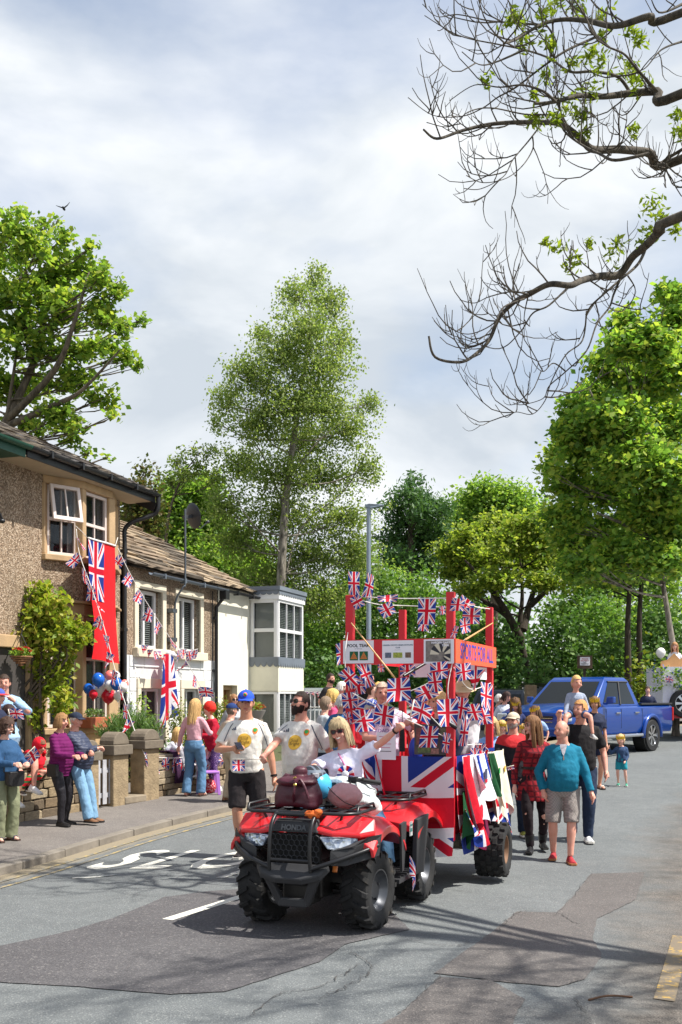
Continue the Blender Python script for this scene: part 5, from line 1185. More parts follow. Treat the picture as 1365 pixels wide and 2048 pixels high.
# ================================================================ THE CROWD
BLK = cloth('black_cloth', (34, 32, 34)); NAVY = cloth('navy_cloth', (38, 44, 66)); WHT = cloth('white_cloth', (226, 226, 232)); CRM = cloth('cream_cricket_shirt', (226, 223, 215)); JEAN = cloth('dark_denim', (36, 48, 70)); LJEAN = cloth('light_denim', (120, 158, 188)); MJEAN = cloth('mid_denim', (90, 126, 160))
SW = M('white_sole', (214, 210, 200), .7); SB = M('black_sole', (30, 28, 28), .7); SWH = M('white_leather', (220, 220, 220), .5); SBK = M('black_leather', (28, 27, 29), .4, bmp=.2); SBR = M('brown_leather', (128, 90, 62), .6); SRED = M('red_suede', (156, 34, 44), .8); GUM = M('gum_sole', (170, 110, 66), .7); SGRY = M('grey_canvas', (170, 170, 168), .8)
W = (lambda *a, **k: who(*a, **k))
BLUEC = (60, 96, 160)
YELD = M('yellow_print', (222, 178, 66), .8, var=.05); INK = M('dark_print', (120, 92, 40), .8, var=0); NAVYP = M('navy_print', (52, 62, 84), .8, var=0); GRNP = M('green_print', (40, 150, 70), .8, var=0); ORGP = M('orange_print', (226, 120, 40), .8, var=0)
def cricket(o, root, T):
    project(o, disc2(0, 1.22, .074, .074), YELD, 'chest_print', root)
    for t, z, sz in (('Soul', 1.24, .045), ('Bright', 1.205, .045)): project(o, text2(t, 0, z, sz), INK, 'lettering', root, off=.007)
    project(o, disc2(.108, 1.325, .027, .028, 1, 6, 20), ORGP, 'badge', root); project(o, disc2(.108, 1.328, .020, .018, None, 4, 16), GRNP, 'badge', root, off=.008)
    for i in range(3):
        x = -.135 + i * .018; hh = .012 + .011 * i; project(o, ([(x, 1.325), (x + .014, 1.325), (x + .008, 1.325 + hh), (x - .004, 1.325 + hh)], [(0, 1, 2, 3)]), NAVYP, 'logo_stripe', root, off=.006)
    for s in (-1, 1):
        pts = [(s * (.13 + .02 * i), 1.395 - .026 * i ** 1.4) for i in range(6)]; V = []; Fc = []
        for i, (x, z) in enumerate(pts): V += [(x - .004, z), (x + .004, z)]
        for i in range(5): Fc.append((2 * i, 2 * i + 1, 2 * i + 3, 2 * i + 2))
        project(o, (V, Fc), NAVYP, 'piping', root, off=.006)
# --- the two cricketers beside the quad bike
capb = cloth('royal_blue_cap', (44, 84, 200))
def capbadge(root, T, HM, J, mb):
    for c_, r_, y_ in ((ORGP, .022, -.118), (GRNP, .015, -.122)):
        b_ = MB(); b_.ell(HM((0, y_ + .012, .094)), (r_, .012, r_), 10, 6); b_.build('cap_badge', c_, root, smooth=180)
cm = W('man in cream cricket shirt, black shorts and royal blue cap looking up from his phone', 493, 1378, 1714, yaw=-3, fat=.015, skin='tan', near=2, hair=('crop', (120, 100, 80)), hat=('cap', capb), topw=('short', CRM, .018, .88, CRM), bot=('shorts', cloth('black_shorts', (44, 40, 42)), .46), shoe=(SBK, SW), shirt_extra=cricket, extra=capbadge, head=(4, 4, 0),
       pose=dict(hand={-1: ('px', 466, 1497, -.30), 1: (.29, .02, .83)}, elbow={-1: (-.9, .4, -.5)}, grip={-1: 'open'}, foot={-1: (-.05, -.02, .085), 1: (.16, .12, .085)}))
bm_ = W('bearded man in cream cricket whites and dark sunglasses holding out a small flag', 603, 1380, Y=11.45, h=1.86, yaw=-22, fat=.055, skin='pink', near=2, hair=('crop', (52, 40, 34)), glasses='black', beard=((40, 30, 26), 2), topw=('short', CRM, .02, .90, CRM), bot=('trousers', cloth('cricket_trousers', (224, 222, 216)), .075), shoe=(SWH, SW), shirt_extra=cricket, head=(-26, -8, 0),
       pose=dict(hand={-1: ('px', 520, 1523, -.50), 1: (.34, .12, .86)}, elbow={-1: (-.5, .6, -.7)}, grip={-1: 'fist'}))
# --- people walking behind the float
W('stout balding man in a teal zip neck jumper and grey checked shorts', 1126, 1437, 1722, yaw=-8, fat=.065, skin='pink', near=2, hair=('fringe', (150, 132, 116)), head=(-38, 4, 0), topw=('long', cloth('teal_jumper', (22, 112, 140), wr=.35), .026, .86, cloth('navy_collar', (34, 48, 84))), bot=('shorts', cloth('grey_check_shorts', (156, 148, 142), 'check', (112, 106, 104)), .50), shoe=(SRED, GUM),
  shirt_extra=lambda o, root, T: (project(o, ([(-.045, 1.44), (.045, 1.44), (.034, 1.385), (.016, 1.33), (0, 1.30), (-.016, 1.33), (-.034, 1.385)], [(0, 1, 2, 3, 4, 5, 6)]), WHT, 'undershirt', root, off=.008), project(o, ([(-.006, 1.30), (.006, 1.30), (.006, 1.25), (-.006, 1.25)], [(0, 1, 2, 3)]), SBR, 'zip', root, off=.01)),
  pose=dict(hand={-1: (-.24, -.06, .86), 1: (.34, -.12, .83)}, foot={-1: (-.11, .08, .10), 1: (.08, -.16, .085)}, elbow={-1: (-.8, .5, 0), 1: (.5, .8, 0)}))
W('young woman with long brown hair in a red plaid dress and black boots', 1068, 1429, 1704, yaw=-8, sex='f', near=2, skin='pale', hair=('long', (126, 92, 62), .40), glasses='clear', head=(-62, 3, 0), dress=('long', cloth('red_plaid', (158, 40, 48), 'plaid', (70, 24, 34)), .022, .66), bot=('trousers', cloth('black_tights', (38, 30, 34)), .044), shoe=(SBK, SB, .34),
  extra=lambda root, T, HM, J, mb: (lambda b_: b_.build('belt', SBK, root, smooth=60))(MB().loft([[T(q) for q in ring(Vector((0, 0, z)), .158, .128, 18, .95)] for z in (1.055, 1.09)])) and None,
  pose=dict(hand={-1: (-.24, -.04, .84), 1: (.22, -.10, .84)}, foot={-1: (-.05, -.12, .10), 1: (.12, .14, .12)}))
W('grey bearded man in a beige cap and black jacket with red shoulders', 1027, 1423, 1676, yaw=-10, near=1, skin='pink', hair=('crop', (170, 160, 150)), hat=('cap', cloth('beige_cap', (196, 182, 160))), beard=((150, 142, 134), 1), head=(-22, -6, 0), topw=('long', cloth('black_red_jacket', (36, 34, 40), 'yoke', (196, 48, 52)), .035, .84, BLK), bot=('trousers', JEAN, .07), shoe=(M('lime_trainer', (150, 150, 60), .7), SW), pose=dict(hand={-1: (-.18, -.34, 1.03), 1: (.26, -.1, .9)}, foot={-1: (-.10, -.06, .085), 1: (.13, .16, .10)}))
W('woman in a loose light blue shirt dress half hidden behind the rear float post', 985, 1432, 1662, yaw=4, sex='f', near=1, skin='pink', hair=('bob', (206, 176, 126)), dress=('elbow', cloth('sky_blue_cotton', (134, 172, 226)), .05, .44), shoe=(SWH, SW), head=(-20, 8, 0), pose=dict(hand={1: (.12, -.36, 1.02), -1: (-.16, -.3, 1.04)}))
dad, dat, dk, dJ = W('ginger haired man in black t-shirt and dark jeans carrying a boy on his shoulders', 1162, 1397, 1681, yaw=-10, near=2, fat=.03, skin='pink', hair=('short', (190, 140, 86)), head=(-36, 0, 0), topw=('short', BLK, .03, .86), bot=('trousers', JEAN, .06), shoe=(SWH, SW), pose=dict(hand={-1: ('px', 1119, 1436, -.22), 1: (.30, -.02, .86)}, elbow={-1: (-.1, -.3, -1)}, grip={-1: 'fist'}, foot={1: (.08, -.10, .085), -1: (-.1, .15, .1)}))
kt = P(1152, 1350, dat.y + .02)
W('small fair haired boy in a grey sweater riding on the shoulders of a man', 1152, 1350, Y=dat.y + .03, h=1.02, yaw=-6, near=2, hs=1.42, skin='pink', hair=('crop', (214, 172, 112)), head=(18, 6, 0), topw=('long', cloth('grey_marl', (150, 160, 180)), .028, .86), bot=('shorts', cloth('blue_shorts', (70, 92, 130)), .3), shoe=(SGRY, SW),
  pose=dict(pz=.93, hand={-1: ('px', 1130, 1432, -.14), 1: ('px', 1172, 1425, -.10)}, foot={1: ('px', 1186, 1468, -.30), -1: ('px', 1126, 1468, -.28)}, knee={1: (.5, -1, .3), -1: (-.4, -1, .3)}, toe={1: (20, 10), -1: (-10, 10)}))
W('woman in navy polo shirt and shorts with a gold crown leading a toddler', 1190, 1392, 1578, yaw=8, sex='f', near=1, skin='tan', hair=('bob', (120, 92, 60), .06), crown=True, topw=('short', NAVY, .025, .86, NAVY), bot=('shorts', NAVY, .32), shoe='sandal', head=(-30, 5, 0), pose=dict(hand={1: ('px', 1214, 1492, -.1), -1: (-.2, -.1, .86)}))
W('toddler in turquoise romper, denim jacket and gold crown holding a hand', 1243, 1468, 1572, yaw=-24, near=1, hs=1.55, skin='fair', hair=('short', (216, 184, 130)), crown=True, topw=('long', cloth('child_denim', (56, 78, 112)), .028, .80), bot=('shorts', cloth('turquoise_cotton', (36, 140, 156)), .42), shoe=(M('green_trainer', (60, 150, 120), .6), SW), head=(-12, 10, 0), pose=dict(hand={-1: ('px', 1219, 1496, 0), 1: (.16, -.2, .84)}, elbow={-1: (-.5, .2, -.9)}, foot={1: (.17, 0, .085), -1: (-.1, .02, .085)}),
  shirt_extra=lambda o, root, T: project(o, ([(-.06, 1.32), (.06, 1.32), (.07, 1.1), (.075, .84), (-.075, .84), (-.07, 1.1)], [(0, 1, 2, 3, 4, 5)]), cloth('turquoise_cotton', (36, 140, 156)), 'romper_front', root, off=.008))
W('girl with long curly brown hair and a green and gold crown looking down', 1032, 1394, Y=18.6, h=1.34, yaw=-10, sex='f', hs=1.15, skin='pink', hair=('curly', (98, 70, 48), .36), crown=True, topw=('short', cloth('navy_print_top', (44, 52, 92)), .02), bot=('trousers', NAVY), shoe=(SWH, SW), head=(-5, 28, 0))
W('girl with dark hair and gold crown walking in front of the pickup bonnet', 1074, 1411, Y=18.0, h=1.22, yaw=-30, sex='f', hs=1.2, skin='pink', hair=('bob', (92, 66, 46), .14), crown=True, topw=('short', cloth('pale_blue_top', (150, 176, 220)), .02), bot=('trousers', LJEAN), shoe=(SWH, SW), head=(-30, 14, 0))
W('blond child with a gold crown behind the man in the red shouldered jacket', 1003, 1440, Y=17.2, h=1.12, yaw=0, hs=1.25, skin='fair', hair=('bob', (214, 180, 112), .1), crown=True, topw=('short', cloth('yellow_top', (206, 190, 120)), .02), bot=('shorts', JEAN), shoe=(SWH, SW), head=(10, 12, 0))
W('child with a gold crown between the beige cap and the plaid dress', 1048, 1448, Y=16.6, h=1.08, yaw=-5, hs=1.25, skin='fair', hair=('bob', (200, 164, 104), .1), crown=True, topw=('short', WHT, .02), bot=('shorts', JEAN), shoe=(SWH, SW))
W('dark haired woman in a pale grey cardigan beside the dark parked car', 1010, 1382, Y=23.5, h=1.66, yaw=25, sex='f', skin='pink', hair=('bob', (58, 40, 36), .08), topw=('long', cloth('grey_cardigan', (196, 202, 214)), .035, .78), bot=('trousers', NAVY), shoe=(SBK, SB), head=(20, 14, 0), shirt_extra=lambda o, root, T: project(o, ([(-.07, 1.4), (.07, 1.4), (.08, 1.1), (.08, .9), (-.08, .9), (-.08, 1.1)], [(0, 1, 2, 3, 4, 5)]), NAVY, 'undershirt', root, off=.01))
W('grey haired person standing behind the woman in the grey cardigan', 997, 1388, Y=24.5, h=1.62, yaw=40, sex='f', hair=('bob', (196, 190, 184), .06), topw=('long', NAVY, .03), bot=('trousers', NAVY), shoe=(SBK, SB))
# --- spectators by the left garden wall
def shoulderbag(root, T, HM, J, mb):
    b_ = MB(); c_ = T((.02, -.20, .90)); b_.loft([[c_ + Vector((x * w_, y, z * w_)) for x, z in ((-.13, -.09), (-.08, -.12), (.08, -.12), (.13, -.09), (.14, .09), (-.14, .09))] for y, w_ in ((-.06, .92), (-.04, 1), (.03, 1), (.05, .92))]); b_.tube([T((-.12, -.16, .98)), T((-.1, -.14, 1.2)), T((-.02, -.0, 1.47)), T((.08, .14, 1.2)), T((.14, -.1, .98))], .011, 6); o = b_.build('shoulder_bag', SBK, root, smooth=50, bevel=.01)
W('curly dark haired woman in blue denim jacket and sage trousers holding a flag', 10, 1434, 1682, up=.08, yaw=52, sex='f', near=2, fat=.04, skin='fair', hair=('curly', (70, 50, 40), .09), glasses='clear', smile=1, head=(12, 6, 0), topw=('long', cloth('blue_denim', (46, 80, 116)), .034, .86, cloth('blue_denim', (46, 80, 116))), bot=('trousers', cloth('sage_trousers', (128, 132, 104)), .105), shoe='sandal', extra=shoulderbag,
  pose=dict(hand={-1: (-.08, -.36, 1.10), 1: (.10, -.36, 1.10)}, grip={-1: 'fist', 1: 'fist'}))
W('woman with light brown bob in a plum quilted jacket and black trousers', 121, 1425, 1650, up=.08, yaw=66, sex='f', near=2, fat=.05, skin='pink', hair=('bob', (150, 112, 72), .10), head=(-4, 2, 0), topw=('long', cloth('plum_jacket', (104, 22, 84), 'quilt'), .04, .76, cloth('plum_collar', (112, 34, 92))), bot=('trousers', cloth('black_coated_jeans', (40, 38, 42), rough=.45), .05), shoe=(SBK, SB),
  pose=dict(hand={-1: (-.10, -.34, 1.08), 1: (.12, -.34, 1.08)}, grip={-1: 'fist', 1: 'fist'}, foot={-1: (-.11, -.1, .085), 1: (.11, .0, .085)}),
  extra=lambda root, T, HM, J, mb: (lambda b_: (b_.box(T((-.2, -.02, .86)), (.07, .2, .2)), b_.build('handbag', SBK, root, bevel=.02)))(MB()) and None)
W('older man in a navy cap, navy padded jacket and light jeans with folded arms', 160, 1422, 1645, up=.08, yaw=70, near=2, fat=.05, skin='pink', hair=('crop', (214, 208, 200)), hat=('cap', cloth('navy_cap', (40, 48, 66)), cloth('navy_peak', (46, 54, 72))), head=(-2, 4, 0), topw=('long', cloth('navy_puffer', (58, 64, 84), 'quilt', rough=.5), .045, .84, cloth('navy_puffer', (58, 64, 84), 'quilt', rough=.5)), bot=('trousers', LJEAN, .085), shoe=(SBR, SB),
  pose=dict(lean=(-10, 0), hand={-1: (.12, -.25, 1.16), 1: (-.10, -.27, 1.12)}, grip={-1: 'fist', 1: 'fist'}, elbow={-1: (-1, .0, -.9), 1: (1, .0, -.9)}, foot={-1: (-.14, -.26, .085), 1: (.12, -.16, .085)}))
W('short dark haired man in a light blue hoodie standing behind the wall at far left', 9, 1346, Y=14.7, h=1.74, yaw=25, near=2, skin='pink', hair=('crop', (64, 50, 42)), head=(-10, 6, 0), topw=('long', cloth('light_blue_hoodie', (150, 182, 214)), .035, .82, cloth('light_blue_hood', (168, 196, 224))), bot=('trousers', JEAN), shoe=(SBK, SB), pose=dict(hand={1: (.10, -.22, 1.36)}, elbow={1: (1, 0, -.8)}))
UJCAP = None
W('boy in a red, white and blue cap at the far left edge', -6, 1378, Y=14.25, h=1.5, yaw=70, near=1, hs=1.1, hair=('short', (84, 60, 44)), hat=('cap', M('blue_cap', (60, 84, 170), .8), M('red_peak', (200, 44, 52), .8)), topw=('long', NAVY, .03), bot=('trousers', NAVY), shoe=(SBK, SB))
W('dark haired woman in sunglasses and pale denim sitting on the wall with a flag', 24, 1392, Y=14.45, h=1.62, yaw=58, sex='f', near=2, skin='pink', hair=('bob', (54, 36, 34), .12), glasses='black', topw=('long', cloth('pale_denim', (150, 180, 206)), .032, .88), bot=('shorts', NAVY, .4), shoe=(SWH, SW), at=Vector((P(16, 1500, 14.45).x, 14.45, .15)), pose=dict(pz=.88, hand={1: ('px', 24, 1436, -.25), -1: (-.15, -.3, 1.02)}, foot={1: ('px', 68, 1572, -.2), -1: ('px', 33, 1597, -.25)}, knee={1: (.3, -1, .7), -1: (-.1, -1, .7)}, toe={1: (0, 14), -1: (-5, 14)}))
RSOCK = cloth('red_sock', (196, 30, 42), 'hoops', (40, 110, 60))
W('child in a bright red hooded top with red and green socks sitting on the wall', 66, 1462, Y=14.6, h=1.2, yaw=50, near=1, hs=1.25, skin='pink', hair=('short', (120, 84, 60)), hat=('hood', cloth('red_hood', (214, 26, 44))), topw=('long', cloth('red_top', (206, 30, 46)), .04), bot=('shorts', cloth('black_cloth', (34, 32, 34)), .4), socks=RSOCK, shoe=(SBK, SW), head=(0, 22, 0), pose=dict(pz=.84, lean=(20, 0), hand={-1: (-.1, -.34, .95), 1: (.1, -.34, .95)}, foot={1: ('px', 57, 1574, -.3), -1: ('px', 41, 1580, -.35)}, knee={1: (.1, -1, .6), -1: (-.1, -1, .6)}, toe={1: (10, 5), -1: (0, 5)}))
# --- in front of the cottage
W('long haired blond woman in a pink top and flared jeans with her back turned', 389, 1396, 1592, up=.08, yaw=162, sex='f', near=2, skin='pink', hair=('long', (196, 158, 104), .34), head=(-10, 6, 0), topw=('long', cloth('pink_knit', (214, 164, 174)), .018, 1.0), bot=('trousers', MJEAN, .088), shoe='sandal', pose=dict(hand={1: (.36, -.10, .86), -1: (-.16, -.36, 1.12)}, foot={1: (.13, .06, .085), -1: (-.12, -.02, .085)}))
W('child in a white and blue t-shirt and grey leggings sitting on the cottage wall', 347, 1437, Y=17.35, h=1.12, yaw=62, near=1, hs=1.25, hair=('long', (206, 170, 112), .2), topw=('short', cloth('white_blue_tee', (222, 226, 236)), .03), bot=('trousers', cloth('grey_leggings', (156, 156, 162)), .055), shoe=(SWH, SW), pose=dict(pz=.72, lean=(14, 0), hand={-1: (-.2, -.1, .7), 1: (.15, -.3, .9)}, foot={1: (.1, -.42, .64), -1: (-.1, -.40, .60)}, knee={1: (.2, -.5, 1), -1: (-.1, -.5, 1)}))
W('person in a frizzy red wig, red jersey and purple flowery leggings facing left', 430, 1404, 1582, up=.08, yaw=-62, sex='f', near=1, fat=.05, hair=('short', (190, 120, 60)), hat=('wig', M('red_wig', (222, 44, 30), .9, var=.3, vs=40, bmp=.8, bs=60)), topw=('long', cloth('red_jersey', (176, 28, 52)), .04, .78), bot=('trousers', cloth('purple_floral', (84, 62, 110), 'floral', (170, 140, 180)), .05), shoe=(SWH, SW), pose=dict(lean=(10, 0), hand={-1: (-.1, -.36, 1.06), 1: (.1, -.36, 1.1)}))
W('small child in pink perched on the purple plastic stool', 420, 1446, Y=17.6, h=1.0, yaw=-75, near=1, hs=1.35, hair=('bob', (190, 150, 90), .12), topw=('long', cloth('pale_pink', (228, 178, 186)), .03), bot=('trousers', cloth('white_leggings', (220, 216, 222)), .05), shoe=(SWH, SW), pose=dict(pz=.60, hand={-1: (-.1, -.3, .85), 1: (.1, -.3, .85)}, foot={1: (.1, -.36, .26), -1: (-.08, -.38, .2)}))
W('long haired woman in dark sunglasses and grey top near the cottage door', 468, 1388, Y=20.6, h=1.62, yaw=18, sex='f', near=1, hair=('long', (150, 110, 76), .22), glasses='black', topw=('long', cloth('grey_top', (172, 178, 184)), .03), bot=('trousers', JEAN), shoe=(SBK, SB), head=(6, -4, 0))
W('man in a navy cap, beige polo shirt and beige trousers turned away', 462, 1405, 1603, up=.08, yaw=128, near=1, fat=.04, skin='pink', hair=('crop', (110, 96, 84)), hat=('cap', cloth('navy_blue_cap', (34, 56, 106))), topw=('short', cloth('beige_polo', (206, 190, 170)), .03, .86), bot=('trousers', cloth('beige_trousers', (176, 162, 140)), .07), shoe=(SBR, SB))
# --- spectators behind the float
W('dark bearded man in black looking over the crowd by the hedge', 660, 1345, Y=24, h=1.8, yaw=55, skin='pink', hair=('crop', (56, 44, 38)), beard=((60, 44, 36), 1), topw=('short', BLK, .03), bot=('trousers', JEAN), shoe=(SBK, SB))
W('white haired woman in a pink top standing behind the curly blond head', 682, 1363, Y=20, h=1.62, yaw=60, sex='f', hair=('bob', (224, 220, 212), .05), topw=('long', cloth('rose_top', (206, 80, 120)), .03), bot=('trousers', NAVY), shoe=(SBK, SB))
W('person in an olive flat cap behind the left front post of the float', 697, 1376, Y=18, h=1.62, yaw=55, skin='pink', hair=('crop', (170, 160, 150)), hat=('cap', cloth('olive_cap', (96, 100, 84))), topw=('long', NAVY, .03), bot=('trousers', NAVY), shoe=(SBK, SB))
W('woman with frizzy blond curls behind the grey sweater', 664, 1378, Y=17.2, h=1.6, yaw=110, sex='f', hair=('curly', (214, 176, 104), .10), topw=('long', cloth('rose_top', (206, 80, 120)), .03), bot=('trousers', NAVY), shoe=(SBK, SB))
W('woman with short grey brown hair in a pale grey sweatshirt turned away', 650, 1391, Y=15.6, h=1.62, yaw=120, sex='f', near=1, hair=('short', (132, 112, 92)), topw=('long', cloth('pale_grey_sweat', (178, 186, 192)), .035, .84), bot=('trousers', NAVY), shoe=(SBK, SB), pose=dict(hand={-1: (-.1, -.3, 1.1), 1: (.1, -.3, 1.1)}))
W('smiling white haired woman in a blue denim jacket', 683, 1387, Y=15.0, h=1.58, yaw=25, sex='f', near=1, skin='pink', hair=('bob', (206, 202, 196), .05, 1), smile=1, topw=('long', cloth('bright_denim', (52, 96, 140)), .035), bot=('trousers', NAVY), shoe=(SBK, SB), head=(15, 10, 0))
W('dark haired person far back between lamp post and float', 742, 1346, Y=25, h=1.7, yaw=10, skin='pink', hair=('short', (44, 34, 32)), topw=('short', BLK, .03), bot=('trousers', JEAN), shoe=(SBK, SB))
W('brown haired child in profile behind the crossing bunting cords', 742, 1368, Y=19, h=1.5, yaw=80, hs=1.1, hair=('short', (78, 50, 36)), topw=('short', WHT, .03), bot=('trousers', JEAN), shoe=(SBK, SB))
W('child with blond hair beside the brown haired child in profile', 756, 1366, Y=19.6, h=1.5, yaw=100, hs=1.1, hair=('bob', (212, 172, 100), .08), topw=('short', cloth('yellow_top', (206, 190, 120)), .03), bot=('trousers', JEAN), shoe=(SBK, SB))
W('older man in a blue patterned cap seen in profile inside the float', 738, 1396, Y=12.4, h=1.55, yaw=60, near=1, skin='pink', hair=('crop', (190, 184, 176)), hat=('cap', cloth('blue_white_cap', (50, 70, 140), 'floral', (220, 220, 230))), topw=('short', cloth('red_tee', (190, 36, 48)), .03), bot=('trousers', NAVY), shoe=(SBK, SB), head=(0, 8, 0))
# --- riders of the float
W('ruddy older man in a pale pink t-shirt standing at the front of the float', 765, 1361, Y=10.75, h=1.62, yaw=-4, near=2, fat=.05, skin='pink', hair=('crop', (206, 186, 166)), head=(8, 4, 0), topw=('short', cloth('pale_pink_tee', (226, 202, 222)), .032, .86), bot=('trousers', JEAN), shoe=(SBK, SB), pose=dict(hand={-1: ('px', 765, 1478, -.30), 1: ('px', 822, 1446, -.28)}, elbow={-1: (-.8, .3, -.5), 1: (.9, .3, -.6)}, grip={1: 'fist'}),
  shirt_extra=lambda o, root, T: [project(o, text2(t, 0, z, .055), M('blue_print', (90, 90, 150), .8, var=0), 'lettering', root, off=.007) for t, z in (('SPORTS', 1.26), ('ROAD', 1.20))])
W('man in a bright red t-shirt whose face is covered by a bunting flag', 847, 1369, Y=11.3, h=1.62, yaw=-8, near=1, fat=.03, skin='pink', hair=('crop', (120, 96, 78)), topw=('short', cloth('bright_red_tee', (196, 30, 44)), .032, .86), bot=('trousers', JEAN), shoe=(SBK, SB), pose=dict(hand={-1: ('px', 838, 1502, -.4), 1: ('px', 880, 1500, -.4)}))
W('blond child in a navy jacket riding at the right front post of the float', 880, 1385, Y=10.75, h=1.46, yaw=-58, near=1, hs=1.12, skin='fair', hair=('bob', (226, 190, 134), .07, 1), topw=('long', cloth('navy_jacket', (34, 40, 62)), .035), bot=('trousers', NAVY), shoe=(SBK, SB), smile=1)
W('person in a straw hat and white shirt leaning over the side of the float', 926, 1357, Y=11.2, h=1.6, yaw=18, near=1, skin='pink', hair=('short', (150, 130, 110)), hat=('brim', M('straw_hat', (206, 184, 146), .9)), topw=('long', cloth('grey_white_shirt', (206, 204, 208)), .035), bot=('trousers', cloth('cream_trousers', (200, 192, 172)), .07), shoe=(SBK, SB), head=(-25, 15, 0), pose=dict(hand={1: ('px', 945, 1522, -.2), -1: ('px', 905, 1500, -.2)}))
# --- on the white float and in the pickup
W('girl in a white dress with long light brown hair riding on the white float', 1350, 1284, Y=27.2, h=1.3, yaw=-20, sex='f', hs=1.15, hair=('long', (176, 130, 92), .25), topw=('short', WHT, .02), bot=('trousers', WHT), shoe=(SWH, SW))
W('dark haired person sitting in the load bed of the blue pickup', 1296, 1372, Y=25.6, h=1.3, yaw=-20, hair=('short', (70, 52, 44)), topw=('long', NAVY, .03), bot=('trousers', NAVY), shoe=(SBK, SB))
# ================================================================ FLAGS
def union_mat(name='union_flag_cloth', wob=0):
    m, nt, b = newmat(name); uvn = nt.nodes.new('ShaderNodeUVMap'); sp = nt.nodes.new('ShaderNodeSeparateXYZ'); nt.links.new(uvn.outputs[0], sp.inputs[0])
    x = (X(nt, sp.outputs[0]) - .5) * 2; y = X(nt, sp.outputs[1]) - .5; ax, ay = x.abs(), y.abs()
    s = (ay - ax * .5) * .894; sg = (x * y).op('SIGN'); rs = s * sg
    white = (s.abs() < .1); red = (rs > .0) * (rs < .066)
    cw = (ax < .167).mx(ay < .167); cr = (ax < .1).mx(ay < .1)
    c = mixc(nt, white, lin((38, 62, 148)), lin((232, 230, 236))); c = mixc(nt, red, c, lin((206, 28, 52))); c = mixc(nt, cw, c, lin((232, 230, 236))); c = mixc(nt, cr, c, lin((206, 28, 52)))
    b.inputs['Roughness'].default_value = .75; b.inputs['Specular IOR Level'].default_value = .2; nt.links.new(c, b.inputs['Base Color'])
    out = nt.nodes['Material Output']; t = nt.nodes.new('ShaderNodeBsdfTranslucent'); nt.links.new(c, t.inputs['Color']); ms = nt.nodes.new('ShaderNodeMixShader'); ms.inputs[0].default_value = .3
    nt.links.new(b.outputs[0], ms.inputs[1]); nt.links.new(t.outputs[0], ms.inputs[2]); nt.links.new(ms.outputs[0], out.inputs['Surface'])
    bump(nt, b, noise(nt, coord(nt), 14, 2), .15, .02); return m
UJ = union_mat()
def flagmesh(name, fn, mat=None, nu=10, nv=6, uvf=None, thick=.002):
    mb = MB(); rows = [[fn(i / nu, j / nv) for i in range(nu + 1)] for j in range(nv + 1)]
    uvf = uvf or (lambda u, v: (u, v)); mb.quadmesh(rows, 0, False, lambda j, i: uvf(i / nu, j / nv)); return mb.mesh(name, mat or UJ, 180)
def addmesh(name, me, parent=None): o = bpy.data.objects.new(name, me); C.objects.link(o); o.parent = parent; return o
CORD = M('white_cord', (226, 222, 216), .7, var=0); STICK = M('flag_stick', (222, 214, 196), .6, var=.1)
def pennant(kind, w, h, seed):
    """small bunting flag hanging from the origin, local x along the cord, -z down"""
    rr = random.Random(seed); tw = rr.uniform(-.7, .7); cu = rr.uniform(-.5, .5); bl = rr.uniform(-.9, .5); sk = rr.uniform(-.25, .25)
    def fn(u, v):
        d = (1 - v); x = (u - .5) * w
        if kind == 'tri': x *= 1 - d * .96
        a = tw * d; z = -d * h; y = cu * d * d * h * .6 + math.sin(u * 5 + seed) * .10 * w * d - bl * d * h * .45
        return (x * math.cos(a) + sk * d * h * .5, x * math.sin(a) + y, z * (1 - abs(bl) * .15))
    if kind == 'tri': return flagmesh('flag', fn, None, 5, 5, lambda u, v: (.5 + (u - .5) * (1 - (1 - v) * .96) * .95, v))
    return flagmesh('flag', fn, None, 5, 6, lambda u, v: ((1 - v), u))
def bunting(label, pts, n, w, h, kind='tri', parent=None, sag=0, seed=0, skip=(), cordr=.006, group=None, ang=0):
    pts = [Vector(p) for p in pts]; root = thing('bunting', label, 'bunting', pts[0], 0, group); sm = poly_sm(pts, 8) if len(pts) > 2 else [pts[0].lerp(pts[1], i / 20) - Vector((0, 0, sag * 4 * (i / 20) * (1 - i / 20))) for i in range(21)]
    mb = MB(); mb.tube([p - pts[0] for p in sm], cordr, 5); mb.build('cord', CORD, root, smooth=180); acc_ = [0]
    for a, b_ in zip(sm, sm[1:]): acc_.append(acc_[-1] + (b_ - a).length)
    for k in range(n):
        if k in skip: continue
        s_ = acc_[-1] * (k + .5) / n; i = next(i for i in range(1, len(acc_)) if acc_[i] >= s_); f = (s_ - acc_[i - 1]) / (acc_[i] - acc_[i - 1]); p = sm[i - 1].lerp(sm[i], f); t = (sm[i] - sm[i - 1]).normalized()
        rr = random.Random(seed * 31 + k); o = addmesh('flag', pennant(kind if kind != 'mix' else rr.choice(('tri', 'rect', 'rect')), w * rr.uniform(.85, 1.1), h * rr.uniform(.85, 1.1), seed * 17 + k), root); o.location = p - pts[0]
        o.rotation_euler = (rr.uniform(-.25, .35), rr.uniform(-.3, .3) - math.atan2(t.z, math.hypot(t.x, t.y)) * .35, math.atan2(t.y, t.x) * (1 if abs(t.x) > .1 else .2) + ang + rr.uniform(-.4, .4))
    return root
